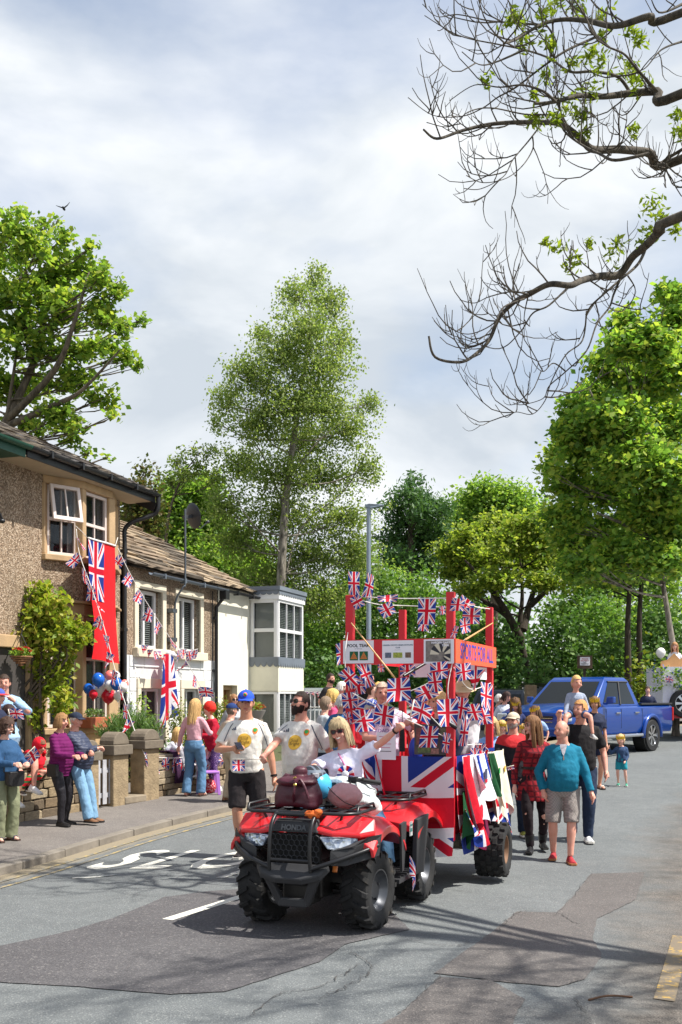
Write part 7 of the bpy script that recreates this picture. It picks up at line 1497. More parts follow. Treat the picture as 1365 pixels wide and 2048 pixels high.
letters('lettering', 'come and join us', lambda x, y: Vector((.50 + x, -.098, 2.300 + y)), BLKI, .009, 0, s2, align='CENTER')
for a, b_, c_ in ((.375, .435, (90, 100, 120)), (.455, .545, (150, 160, 60)), (.575, .63, (110, 84, 70))): pic(s2, a, b_, 2.225, 2.275, M('photo_print', c_, .5, var=.7, vs=60))
s3 = sheet_on(.755, 1.045, 2.165, 2.395); p3 = pic(s3, .775, 1.015, 2.185, 2.38, M('grey_photo_print', (120, 112, 106), .5, var=.5, vs=24))
mb = MB(); dc = (.93, 2.25)
for k in range(10):
    a0, a1 = R(-70 + 25 * k), R(-70 + 25 * (k + .96)); q = [(dc[0] + r_ * math.cos(a) * 1.0, dc[1] + r_ * math.sin(a)) for a, r_ in ((a0, .03), (a0, .115), (a1, .115), (a1, .03))]; q = [(min(max(x, .777), 1.013), min(max(z, 2.187), 2.36)) for x, z in q]
    mb.face([(x, -.1, z) for x, z in q], k % 2)
mb.build('dart_board_print', [BLKI, M('cream_print', (206, 196, 176), .6, var=.05)], p3, fix=False)
letters('lettering', 'HARDEN DARTS', lambda x, y: Vector((.925 + x, -.1015, 2.362 + y)), PAPER, .026, .001, p3, align='CENTER'); letters('lettering', 'TEAM', lambda x, y: Vector((.965 + x, -.1015, 2.335 + y)), PAPER, .026, .001, p3, align='CENTER')
for a in (.30, .70): mb = MB(); mb.box((a, TN - .075, 2.17), (.30, .002, .2)); mb.build('paper_sheet', PAPER, bb_)
mb = MB(); mb.box((TW + .02, TN * .72, 2.10), (.002, .5, .13)); mb.build('paper_sheet', PAPER, br)
# --- the big flag on the front
big = thing('union_flag', 'large union flag draped over the front of the trailer behind the quad', 'flag', TP(0, 0, 0), tr_a)
def bf_(u, v):
    z = .36 + .93 * v; x = .20 + .84 * u; return (x + .02 * math.sin(v * 3) * (1 - v), -.085 - .05 * (1 - v) * abs(math.sin(u * 5)) - .015 * math.sin(u * 9 + v * 3) * (1 - v * .7), z + .015 * math.sin(u * 7) * (1 - v))
addmesh('cloth', flagmesh('cloth', bf_, None, 30, 20, lambda u, v: (.38 + .43 * u, .21 + .665 * v)), big)
st_ = thing('union_flag', 'folded end of a union flag hanging left of the big flag beside the driver', 'flag', TP(0, 0, 0), tr_a)
addmesh('cloth', flagmesh('cloth', lambda u, v: (.13 + .17 * u + .16 * (1 - v) , -.10 - .05 * math.sin(u * 8) - .04 * (1 - v), .72 + .58 * v), None, 14, 10, lambda u, v: (.1 + .4 * u, .3 + .68 * v)), st_)
# --- cloths over the right side
def drape(name, label, cat, y0, y1, z0, z1, mat, out=.03, flare=.1, seed=0, uvf=None, dx=0):
    o = thing(name, label, cat, TP(TW, 0, 0), tr_a)
    def fn(u, v):
        y = y0 - .05 + (y1 - y0 + .12) * u + (u - .5) * flare * (1 - v) + dx * (1 - v); return (.06 + out + .045 * math.sin(u * 7 + seed * 1.7 + v * 2) * (1.2 - v * .8) + .09 * (1 - v) ** 1.2 * (.6 + flare * 2), y, z0 + (z1 - z0) * v - (.06 * math.sin(u * 5 + seed) + .08 * u) * (1 - v))
    m_ = addmesh('cloth', flagmesh('cloth', fn, mat, 14, 12, uvf), o); return o, fn
drape('union_flag', 'wide union flag covering the right side of the trailer beneath the hanging shirts', 'flag', .03, 1.72, .40, 1.295, UJ, .01, .02, 13, lambda u, v: (.25 + .5 * u, v))
RCL = cloth('bright_red_cloth', (214, 26, 48)); GCL = cloth('dark_green_cloth', (26, 78, 44)); BCL = cloth('royal_blue_cloth', (34, 70, 176)); CRS = cloth('cream_cloth', (222, 214, 196)); PUR = cloth('maroon_cloth', (110, 24, 62))
drape('football_shirt', 'white and red sports shirt with red emblem hanging at the front of the trailer', 'shirt', .06, .50, .64, 1.29, WHT, .05, .12, 1, None, .12)
o, fn = drape('red_scarf', 'bright red scarf edge hanging down beside the big union flag', 'scarf', .03, .16, .62, 1.29, RCL, .07, .05, 2, None, .16)
e_ = MB(); e_.ell((.20, .42, .72), (.012, .07, .08), 12, 8, fn=lambda d, p: p * (1 + .35 * mn.noise(d * 4))); oo = e_.build('emblem', RCL, o, smooth=60)
drape('green_cloth', 'dark green cloth strip hanging behind the front corner of the trailer', 'cloth', .05, .16, .52, .95, GCL, .035, .02, 3)
drape('blue_flag', 'blue, white and red flag corner hanging low at the front of the trailer side', 'flag', .02, .42, .50, .80, UJ, .07, .1, 4, lambda u, v: (u * .5, v), .05)
o, fn = drape('sports_shirt', 'white sports shirt with blue trim and a small printed square on the trailer side', 'shirt', .40, .80, .92, 1.29, WHT, .10, .06, 5)
e_ = MB(); e_.box((.215, .58, 1.09), (.004, .11, .10)); e_.build('shirt_print', M('navy_shirt_print', (60, 66, 96), .7, var=.5, vs=60), o); e_ = MB(); e_.box((.215, .60, 1.02), (.004, .11, .03)); e_.build('shirt_print', RCL, o)
e_ = MB(); e_.tube([(.16, .42, 1.28), (.2, .44, 1.1), (.21, .46, .94)], .012, 6); e_.tube([(.16, .76, 1.28), (.2, .8, 1.1), (.21, .84, .94)], .012, 6); e_.build('trim', BCL, o)
drape('maroon_cloth', 'maroon red cloth hanging from the middle of the trailer side', 'cloth', .62, .98, .40, 1.0, PUR, .05, .06, 6)
drape('green_red_flag', 'green and red striped pennant hanging over the middle of the trailer side', 'flag', .84, 1.02, .90, 1.27, GCL, .12, .02, 7, None, .14)
drape('cricket_shirt', 'cream cricket shirt with green badge hanging over the trailer wheel', 'shirt', .98, 1.38, .62, 1.28, CRS, .10, .06, 8)
drape('cricket_shirt', 'second cream cricket shirt with yellow badge nearest the rear post of the trailer', 'shirt', 1.36, 1.66, .70, 1.28, CRS, .13, .05, 9)
for nm, yy, cc in (('cricket_shirt', 1.18, GRNP), ('cricket_shirt.001', 1.5, YELD)): e_ = MB(); e_.box((.235, yy, 1.08), (.004, .07, .06)); e_.build('shirt_badge', cc, bpy.data.objects[nm])
drape('union_flag', 'union flag flaring out over the trailer wheel at the rear corner', 'flag', 1.10, 1.78, .42, 1.05, UJ, .06, .35, 10, None, .14)
drape('union_flag', 'union flag hanging low between blue flag corner and trailer wheel', 'flag', .38, .74, .46, .84, UJ, .03, .05, 11)
# --- bunting on the float
def fl_px(label, cord, flags, seed, cr=.005, cat='bunting'):
    w3 = [P(*c) for c in cord]; root = thing('bunting', label, cat, w3[0], 0, 'bunting tied around the sports float'); sm = poly_sm(w3, 6) if len(w3) > 2 else w3
    mb = MB(); mb.tube([p - w3[0] for p in sm], cr, 5); mb.build('cord', CORD, root, smooth=180)
    for k, f in enumerate(flags):
        px, py, w, h, roll = f[:5]; Yf = f[5] if len(f) > 5 else min(cord, key=lambda c: abs(c[0] - px))[2] - .05; kd = f[6] if len(f) > 6 else 'rect'
        p = P(px, py, Yf); me = pennant(kd, w * .9 * Yf / F, h * .9 * Yf / F, seed * 13 + k); o = addmesh('flag', me, root); o.location = p - w3[0]; rr = random.Random(seed * 7 + k); o.rotation_euler = (rr.uniform(-.2, .2), -R(roll), rr.uniform(-.45, .45))
    return root
f0, f1, f2, f3 = 10.2, 9.86, 11.95, 11.6
fl_px('bunting strung along the tops of the two front posts of the float', [(700, 1192, f0), (800, 1197, 10.05), (907, 1196, f1)], [(709, 1190, 25, 52, 176), (734, 1196, 26, 54, 162), (776, 1190, 46, 16, 4), (725, 1198, 30, 26, -62), (855, 1195, 40, 64, 0, None or 10.0)], 1)
fl_px('bunting from the left front post across to the rear posts of the float', [(703, 1194, f0), (752, 1208, 11), (800, 1211, f2), (905, 1215, 11.3)], [(768, 1208, 36, 32, 28), (851, 1232, 24, 36, -8), (884, 1212, 14, 20, 10)], 2)
fl_px('bunting between the right hand posts of the float above the orange sign', [(910, 1196, f1), (945, 1212, 10.8), (980, 1218, f3)], [(918, 1197, 30, 30, -6), (938, 1199, 38, 36, -38), (945, 1216, 44, 40, 0, 10.7), (930, 1236, 26, 36, 12, 10.5), (914, 1252, 12, 30, -10)], 3)
fl_px('bunting bunched round the left front post of the float', [(697, 1262, f0), (690, 1320, 10.1), (700, 1390, f0), (706, 1455, f0)], [(683, 1285, 28, 56, 14, 10.45), (686, 1340, 30, 48, 38), (722, 1325, 24, 60, 24), (716, 1352, 44, 40, -6), (698, 1385, 34, 36, 8), (712, 1398, 46, 46, -10), (724, 1420, 44, 48, 4), (694, 1425, 16, 30, 20)], 4)
fl_px('bunting cord dipping across the front of the float from left post to poster', [(705, 1386, f0 - .1), (760, 1415, 9.95), (830, 1446, 9.85), (905, 1480, f1 - .1)], [(772, 1411, 44, 46, -12, 9.8), (862, 1452, 42, 52, -2, 9.7), (826, 1398, 36, 42, 10, 9.8, 'tri'), (895, 1466, 16, 46, -12)], 5)
fl_px('bunting cord rising across the front of the float to the right post', [(705, 1448, f0 - .1), (780, 1400, 9.95), (850, 1370, 9.85), (905, 1335, f1)], [(797, 1356, 52, 54, 4, 9.75), (878, 1324, 40, 42, 8), (846, 1372, 44, 34, 24), (815, 1330, 34, 26, 4, 10.8), (744, 1308, 26, 22, 14, 10.6), (762, 1324, 14, 24, 4, 10.6)], 6)
fl_px('bunting wound round the right front post of the float', [(907, 1318, f1), (896, 1380, 9.8), (905, 1440, f1), (905, 1535, f1)], [(926, 1327, 34, 40, 10), (868, 1345, 30, 44, 6, 9.75), (895, 1398, 48, 62, 4, 9.72), (925, 1395, 30, 54, -10)], 7)
fl_px('bunting sagging along the right side of the float under the orange sign', [(908, 1335, f1 - .05), (940, 1378, 10.6), (982, 1366, f3)], [(952, 1340, 44, 50, 4, 10.7, 'tri'), (974, 1366, 28, 62, -14, 11.2), (944, 1408, 34, 44, 4, 10.8), (963, 1416, 30, 40, 6, 11), (932, 1438, 18, 64, -6, 10.4)], 8)
fl_px('bunting hanging over the side rail behind the cricket shirts', [(935, 1490, 10.4), (965, 1490, 11.0), (985, 1510, 11.5)], [(962, 1486, 24, 44, -6), (975, 1500, 26, 50, -14), (950, 1496, 20, 34, 4)], 9)
# --- things carried on the float
WOODC = M('ash_wood_cue', (196, 150, 92), .4, var=.2); CBL = M('black_cue_butt', (30, 28, 30), .35, var=0)
def cue(label, a, m_, b_, r=.011): o = thing('pool_cue', label, 'pool cue', a); mb = MB(); mb.tube([(0, 0, 0), m_ - a], [.006, r], 8); mb.build('shaft', WOODC, o, smooth=60); mb = MB(); mb.tube([m_ - a, b_ - a], [r, r * 1.45], 8); mb.build('butt', CBL, o, smooth=60)
cue('pool cue slanting from the left front post down over the riders', P(703, 1246, 10.05), P(806, 1376, 9.75), P(882, 1456, 9.6))
cue('pool cue with pale shaft slanting between the right hand posts', P(986, 1246, 11.4), P(930, 1280, 10.6), P(808, 1352, 10.1))
mb = MB(); o = thing('racket_handle', 'short black handle poking past the right front post by the poster', 'handle', P(898, 1446, 9.75)); mb.tube([(0, 0, 0), P(914, 1456, 9.75) - P(898, 1446, 9.75)], .022, 8); mb.build('grip', CBL, o, smooth=60)
mb = MB(); o = thing('tassel', 'black tassel hanging upright below the raised hand of the driver', 'tassel', P(805, 1420, 9.6)); mb.tube([(0, 0, 0), (0, 0, -.16)], .004, 6); mb.tube([(0, 0, -.16), (0, 0, -.20), (0, 0, -.38)], [.012, .022, .026], 8); mb.build('tassel_cord', BLK, o, smooth=60)
po = thing('team_poster', 'dark team photo poster behind a bunting flag at the right front post', 'poster', P(866, 1479, 9.93), tr_a); mb = MB(); mb.box((0, 0, 0), (.36, .006, .29)); pm_ = mb.build('poster_sheet', M('dark_photo_print', (66, 60, 58), .45, var=.6, vs=12), po)
for x, z, w_, h_, c_ in ((-.11, .03, .1, .16, (120, 66, 62)), (.0, .05, .1, .1, (70, 84, 60)), (.12, .08, .09, .06, (92, 96, 70)), (.12, -.05, .09, .09, (54, 60, 92)), (-.08, -.10, .13, .05, (90, 110, 60)), (.02, -.11, .08, .05, (150, 110, 100))): e_ = MB(); e_.box((x, -.005, z), (w_, .003, h_)); e_.build('picture', M('photo_patch', c_, .5, var=.6, vs=40), pm_)
o = thing('paper_notice', 'white notice sheet held at the waist of the man in pale pink', 'paper', P(773, 1492, 10.0), tr_a); mb = MB(); mb.box((0, 0, 0), (.19, .003, .26)); n_ = mb.build('sheet', PAPER, o)
for i in range(5): e_ = MB(); e_.box((-.01, -.003, .09 - .035 * i), (.12 - .02 * (i % 2), .001, .006)); e_.build('print_line', M('pink_ink', (206, 120, 150), .7, var=0) if i < 4 else BLKI, n_)
o = thing('blue_bag', 'bright blue bag hanging between the pink and red shirted men', 'bag', P(832, 1500, 10.3)); mb = MB(); mb.ell((0, 0, 0), (.07, .05, .13), 12, 8); mb.build('bag_body', M('blue_nylon', (36, 70, 190), .5), o, smooth=180)
# ================================================================ VEHICLES BEHIND
CARGL = glass_mat('car_glass', (.006, .008, .008), .03); CARGL.node_tree.nodes['Principled BSDF'].inputs['Specular IOR Level'].default_value = .4
def paint_mat(name, rgb): 
    m, nt, b = newmat(name); b.inputs['Base Color'].default_value = (*lin(rgb), 1); b.inputs['Roughness'].default_value = .28; b.inputs['Metallic'].default_value = .2; b.inputs['Coat Weight'].default_value = .55; b.inputs['Coat Roughness'].default_value = .05; return m
CHR = M('chrome', (200, 202, 206), .15, .95, var=0); HLG = M('car_lamp', (206, 212, 220), .1, .4, var=.3, vs=30); RLG = M('rear_lamp', (170, 16, 24), .2, var=.1); CTY = M('car_tyre', (28, 28, 29), .8, var=.1)
def car_wheel(par, c, r, w, side):
    o = thing_part('wheel', par); o.location = c; mb = MB(); hw = w / 2; mb.lathe([(r * .66, -hw), (r * .95, -hw), (r, -hw * .7), (r, hw * .7), (r * .95, hw), (r * .66, hw)], 32); mb.build('tyre', CTY, o, smooth=50)
    rb = MB(); rb.lathe([(r * .68, side * hw * .95), (r * .62, side * hw * .7), (r * .58, side * hw * .1), (0, side * hw * .1)], 28); rb.build('rim_back', M('dark_rim', (40, 42, 46), .5, .5), o, smooth=50); sp = MB()
    for k in range(7): a = 2 * math.pi * k / 7; sp.loft([[(side * hw * .82, q * math.cos(a + d_), q * math.sin(a + d_)) for q, d_ in ((r * .08, -.6), (r * .66, -.15), (r * .66, .15), (r * .08, .6))], [(side * hw * .5, q * math.cos(a + d_), q * math.sin(a + d_)) for q, d_ in ((r * .08, -.6), (r * .66, -.15), (r * .66, .15), (r * .08, .6))]])
    sp.lathe([(r * .69, side * hw * .95), (r * .63, side * hw * .97), (r * .62, side * hw * .7)], 28); sp.build('rim', CHR, o, smooth=40); return o
def vehicle(name, label, cat, at, rz, rgb, kind='pickup', group=None):
    root = thing(name, label, cat, at, rz, group); PM_ = paint_mat(name + '_paint', rgb); hw = .955 if kind == 'pickup' else .90
    if kind == 'pickup': wb, nose, tail, belt, roof, wr = 3.09, -4.0, 1.22, 1.12, 1.80, .39; top = [(nose, .78, .80), (nose + .06, .90, .98), (-3.5, .94, 1.10), (-2.72, hw, 1.16), (-2.6, hw, 1.14), (-.55, hw, 1.14), (tail - .04, .945, 1.15), (tail, .92, 1.10)]; g0, g1, r0, r1 = -2.75, -.52, -1.95, -.86
    else: wb, nose, tail, belt, roof, wr = 2.6, -3.45, .80, .92, 1.48 if kind == 'hatch' else 1.66, .32; top = [(nose, .70, .70), (nose + .1, .85, .84), (-2.6, hw, .95), (-2.2, hw, .97), (.5, hw, .97), (tail - .08, .86, .95), (tail, .80, .86)]; g0, g1, r0, r1 = -2.25, .70, -1.35, .25
    zb = .46 if kind == 'pickup' else .28; mb = MB(); rows = []
    for y, w, zt in top: rows.append([(-w * .95, y, zb), (-w, y, zb + .16), (-w, y, zt - .20), (-w * .985, y, zt - .06), (-w * .90, y, zt), (0, y, zt + .035), (w * .90, y, zt), (w * .985, y, zt - .06), (w, y, zt - .20), (w, y, zb + .16), (w * .95, y, zb)])
    mb.loft(rows); mb.build('body', PM_, root, smooth=50, bevel=.012)
    mb = MB(); z0 = belt; ci = .80; ct = .64 if kind == 'pickup' else .60
    def gh(y0, y1, w0, z): return [(-w0, y0, z), (w0, y0, z), (w0, y1, z), (-w0, y1, z)]
    mb.loft([gh(g0, g1, hw * .93, z0), gh(r0 - .06, r1 + .06, hw * .76, roof - .08), gh(r0 + .06, r1 - .05, hw * .70, roof), gh(r0 + .5, r1 - .3, hw * .5, roof + .015)]); mb.build('cab', PM_, root, smooth=40, bevel=.02)
    def wpt(t, u, s):                                                # side glass surface
        y = (g0 + (r0 - .06 - g0) * u) * (1 - t) + (g1 + (r1 + .06 - g1) * u) * t; return Vector((s * (hw * .93 + (hw * .76 - hw * .93) * u + .006), y, z0 + (roof - .08 - z0) * u))
    for s in (-1, 1):
        for a, b_ in ((.17, .53), (.58, .90)):
            g = MB(); q = [wpt(a, .08, s), wpt(b_, .08, s), wpt(b_ - (.02 if a > .5 else 0), .92, s), wpt(a + .0, .92, s)]; g.face(q); g.face([p + Vector((-s * .012, 0, 0)) for p in reversed(q)]); g.build('side_window', CARGL, root)
        g = MB(); g.tube([wpt(.14, .95, s), wpt(.92, .95, s)], .022, 6); g.tube([wpt(.555, .05, s), wpt(.555, .95, s)], .028, 6); g.build('window_trim', BPL, root)
        y = g0 + .42; mb = MB(); mb.loft([[(s * (hw + .02), y - .05, z0 + .05), (s * (hw + .20), y - .02, z0 + .07), (s * (hw + .20), y - .02, z0 + .22), (s * (hw + .04), y - .05, z0 + .22)], [(s * (hw + .02), y + .06, z0 + .05), (s * (hw + .21), y + .09, z0 + .07), (s * (hw + .21), y + .09, z0 + .22), (s * (hw + .04), y + .06, z0 + .22)]]); mb.box((s * (hw + .0), y, z0 + .06), (.12, .06, .05), 0); mb.build('door_mirror', PM_, root, bevel=.02)
        for yy in ((g0 + g1) / 2 - .12, g1 - .28): mb = MB(); mb.box((s * (hw + .015), yy, belt - .16), (.03, .2, .035)); mb.build('door_handle', CHR if kind == 'pickup' else PM_, root, bevel=.008)
        for yy in (g0 + .45, (g0 + g1) / 2 + .06, g1 + .02): mb = MB(); mb.box((s * (hw + .0005), yy, (zb + belt) / 2 + .04), (.004, .012, belt - zb - .2)); mb.build('door_seam', M('dark_seam', (12, 18, 40), .8, var=0), root)
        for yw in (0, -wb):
            mb = MB(); mb.lathe([(0, 0), (wr * 1.14, 0), (wr * 1.14, -s * .3), (0, -s * .3)], 28, c=(s * (hw + .004), yw, wr + .02)); mb.build('wheel_well_shade', M('black_void', (12, 12, 12), .8, var=0), root)  # black disc on the body side, painted shade for the hollow arch
            mb = MB(); arc = [(s * (hw + .01), yw + wr * 1.20 * math.cos(a), wr + .02 + wr * 1.20 * math.sin(a)) for a in [-.15 + (math.pi + .3) * k / 14 for k in range(15)]]; mb.tube(arc, .055 if kind == 'pickup' else .03, 8, sq=(1, 1)); mb.build('wheel_arch', PM_, root, smooth=180)
            car_wheel(root, (s * (hw - .09), yw, wr), wr, .26, s)
        mb = MB(); mb.box((s * (.80 if kind == 'pickup' else .74), nose + .11, belt - .24), (.28, .16, .17)); mb.build('headlight', HLG, root, bevel=.03); mb = MB(); mb.box((s * (hw - .06), tail - .02, belt - .22), (.14, .08, .34)); mb.build('tail_light', RLG, root, bevel=.02)
        if kind == 'pickup': mb = MB(); mb.tube([(s * (hw + .05), -2.55, .42), (s * (hw + .05), -.62, .42)], .045, 10); mb.build('side_step', CHR, root, smooth=60)
        if kind == 'suv': mb = MB(); mb.tube([(s * .6, -1.2, roof + .03), (s * .6, .15, roof + .03)], .02, 6); mb.build('roof_rail', CHR, root)
    g = MB(); f_ = lambda u, x: Vector((x * (hw * .90 + (hw * .74 - hw * .90) * u), g0 + (r0 - .06 - g0) * u - .012, z0 + (roof - .08 - z0) * u + .006)); g.face([f_(.06, -.9), f_(.06, .9), f_(.95, .9), f_(.95, -.9)]); g.build('windscreen', CARGL, root)
    g = MB(); f_ = lambda u, x: Vector((x * (hw * .90 + (hw * .74 - hw * .90) * u), g1 + (r1 + .06 - g1) * u + .012, z0 + (roof - .08 - z0) * u + .006)); g.face([f_(.1, .88), f_(.1, -.88), f_(.9, -.88), f_(.9, .88)]); g.build('rear_window', CARGL, root)
    mb = MB(); mb.box((0, nose + .03, belt - .30), (1.1, .05, .18)); mb.build('grille', M('grille_black', (20, 20, 22), .4, var=0), root); mb = MB(); mb.box((0, nose + .0, belt - .26), (1.1, .02, .02)); mb.box((0, nose + .0, belt - .34), (1.1, .02, .02)); mb.build('grille_bar', CHR, root, kind='stuff')
    mb = MB(); mb.box((0, nose + .02, zb + .10), (1.6, .22, .20)); mb.build('front_bumper', PM_ if kind == 'pickup' else BPL, root, bevel=.04); mb = MB(); mb.box((0, tail + .03, zb + .10), (1.7, .16, .16)); mb.build('rear_bumper', CHR if kind == 'pickup' else BPL, root, bevel=.03)
    mb = MB(); mb.box((0, nose - .10, zb + .10), (.50, .012, .11)); mb.build('number_plate', M('white_plate', (226, 226, 222), .5, var=0), root); mb = MB(); mb.box((0, tail + .12, zb + .12 if kind == 'pickup' else belt - .3), (.50, .012, .11)); mb.build('number_plate', M('yellow_plate', (230, 190, 40), .5, var=0), root)
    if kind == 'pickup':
        mb = MB(); mb.box((0, .36, belt + .035), (1.5, 1.6, .012)); mb.build('load_bed_shade', M('bed_recess_shade', (18, 18, 19), .8), root); mb = MB()  # flat dark panel: the shade of the sunken bed put in as colour
        for s in (-1, 1): mb.box((s * .88, .36, belt + .045), (.10, 1.7, .04))
        mb.build('bed_rail', BPL, root, kind='stuff')
    return root
ra = Vector((.67, .74)); ra.normalize(); rw = G(1302, 1502); yawp = math.atan2(-ra.x, ra.y); hw_ = .87; cr = rw + Vector((-ra.y, ra.x, 0)) * hw_
vehicle('pickup_truck', 'shiny blue double cab pickup with alloy wheels on the road behind the walkers', 'pickup truck', (cr.x, cr.y, rw.z), yawp, (2, 60, 142), 'pickup').scale = (.935, .935, .935)
def on_top(px, top, Y, h): t = P(px, top, Y); return (t.x, Y, t.z - h)
vehicle('parked_car', 'dark grey estate car with red rear lamp left of the stone gatepost', 'car', on_top(1006, 1377, 29.5, 1.68), R(158), (34, 38, 44), 'suv', 'cars parked behind the parade')
vehicle('parked_car', 'black car showing only its roof between gatepost and blue pickup', 'car', on_top(1100, 1366, 31.5, 1.68), R(-20), (16, 16, 20), 'suv', 'cars parked behind the parade')
vehicle('parked_car', 'silver hatchback parked behind railings right of the white bay', 'car', on_top(620, 1377, 28, 1.48), R(60), (150, 158, 162), 'hatch', 'cars parked behind the parade')
# ---------------------------------------------------------------- white float behind the pickup
w0 = P(1325, 1460, 26.6); wz = gz(w0.x, w0.y); wf = thing('parade_float', 'white cloth covered parade float with flower garland behind the pickup', 'parade float', (w0.x, w0.y, wz), R(-6))
LACE = cloth('white_lace', (228, 226, 236), 'check', (206, 206, 222)); zt = 1.85 + (1390 - 1334) * 26.6 / F - wz; zb_ = 1.85 + (1390 - 1424) * 26.6 / F - wz
mb = MB(); rows = [[(-.03 - .04 * v * math.sin(u * .7), -.02 - .05 * math.sin(u * 2.6) * v, zt + (zb_ - zt) * v) if False else (u * .2, -.03 * math.sin(u * 2.1) * v - .04 * v, zt + (zb_ - zt) * v + (.035 * abs(math.sin(u * 3.1)) if v == 1 else 0)) for u in range(0, 22)] for v in (0, .25, .5, .75, 1)]; mb.quadmesh(rows); mb.quadmesh([[(-.03 * math.sin(u) * v, u * .2, zt + (zb_ - zt) * v) for u in range(0, 12)] for v in (0, .5, 1)]); mb.build('cloth_skirt', LACE, wf, smooth=180)
mb = MB(); mb.box((2.1, 1.1, zt - .02), (4.2, 2.2, .05)); mb.build('deck', PAPER, wf); mb = MB(); mb.box((2.1, 1.1, zb_ - .10), (4.2, 2.1, .12)); mb.box((2.1, .03, .62), (4.2, .06, .10)); mb.build('chassis', M('grey_trailer_steel', (110, 112, 116), .5, .4), wf); mb = MB(); mb.box((.4, -.04, .62), (.25, .03, .08)); mb.build('marker_lamp', RLG, wf)
car_wheel(wf, (2.0, .1, .36), .36, .22, -1).rotation_euler = (0, 0, R(90)); 
sw_ = car_wheel(wf, (.52, -.09, zb_ + .22), .36, .2, -1); sw_.rotation_euler = (0, 0, R(90)); sw_.name = 'spare_wheel'
V = []
for k in range(260):
    u = RNG.uniform(0, 3.5); zz = zt - .08 - .18 * abs(math.sin(u * 1.8)); V.append((u, -.09, zz))
for k in range(160): V.append((-.1 + RNG.normal() * .10, -.08, zt + .35 - RNG.uniform(0, 1.0)))
for k in range(120): V.append((.38 + RNG.normal() * .05, -.1, zt - .05 - RNG.uniform(0, .5)))
V = np.array(V) + RNG.normal(size=(len(V), 3)) * .03; addmesh('garland', quads_mesh('garland', leaves(V, .09, .6), LF_RIGHT), wf)['kind'] = 'stuff'; addmesh('garland_flowers', quads_mesh('garland_flowers', leaves(V[::9] + np.array([0, -.03, 0]), .08, .95), leafmat('blue_petals', G3((.06, .10, .45), (.1, .16, .6)), .2)), wf)['kind'] = 'stuff'
mb = MB(); mb.loft([[(.02, .3, zt), (.9, .3, zt), (.9, .3, zt + .16), (.66, .3, zt + .34), (.50, .3, zt + .20), (.36, .3, zt + .36), (.2, .3, zt + .2), (.02, .3, zt + .15)], [(.02, .34, zt), (.9, .34, zt), (.9, .34, zt + .16), (.66, .34, zt + .34), (.50, .34, zt + .20), (.36, .34, zt + .36), (.2, .34, zt + .2), (.02, .34, zt + .15)]]); mb.build('cardboard_crown', M('brown_card', (186, 140, 92), .8), wf)
def balloon(label, p, r, mat, rz=0): o = thing('balloon', label, 'balloon', p, rz, 'balloons'); mb = MB(); mb.ell((0, 0, 0), (r, r, r * 1.14), 18, 14, fn=lambda d, q: Vector((q.x * (1 - .18 * max(0, -d.z)), q.y * (1 - .18 * max(0, -d.z)), q.z))); mb.build('balloon_skin', mat, o, smooth=180); mb = MB(); mb.lathe([(.004, 0), (.018, .02), (.02, .022)], 8, M=Matrix.Rotation(R(90), 3, 'Y'), c=(0, 0, -r * 1.10)); mb.build('knot', mat, o); return o
BW = M('white_balloon', (232, 228, 222), .25, var=0); BB = M('blue_balloon', (26, 96, 190), .2, var=0); BR = M('red_balloon', (200, 26, 48), .2, var=0); BP = M('coral_balloon', (236, 120, 110), .25, var=0)
balloon('white balloon on the corner of the white float', P(1322, 1306, 26.5), .12, BW)
fl = handflag('small union flag pinned to the white cloth of the float behind the pickup', P(1332, 1372, 26.4), P(1330, 1352, 26.4), .2, .16, 1, 5)
# ================================================================ GARDEN WALLS, GATE, DECORATIONS
def WX(px, dz=0):                                                     # a point of the garden wall line seen at px column
    Y = 12.48 / (.57 - (px - CX) / F) if False else (4.5 + 7.98) / (.57 - (px - CX) / F); return Vector(((px - CX) * Y / F, Y, gz((px - CX) * Y / F, Y)))
WD = Vector((.57, 1, 0)).normalized(); WNm = Vector((WD.y, -WD.x, 0)); WA = math.atan2(WD.y, WD.x)
GST = [M('gritstone', c, .92, var=.35, vs=6, bmp=.6, bs=30, bd=.02) for c in ((124, 106, 82), (146, 128, 100), (104, 90, 72), (164, 148, 122))]; MORT = M('dark_mortar', (70, 62, 52), .95, var=.3); COPE = [M('coping_stone', c, .9, var=.3, vs=5, bmp=.5, bs=25) for c in ((112, 102, 88), (134, 122, 104))]
_sv = {}
def stone_mesh(i, mats, name, seedn=8, jit=.10):
    key = (name, i)
    if key not in _sv:
        rr = random.Random(i * 5 + len(name)); bm = bmesh.new(); bmesh.ops.create_cube(bm, size=1)
        for v in bm.verts: v.co += Vector((rr.uniform(-1, 1), rr.uniform(-1, 1), rr.uniform(-1, 1))) * jit * .5
        bmesh.ops.bevel(bm, geom=list(bm.edges), offset=.09, segments=1, affect='EDGES'); me = bpy.data.meshes.new(name); bm.to_mesh(me); bm.free(); me.materials.append(mats[i % len(mats)]); _sv[key] = me
    return _sv[key]
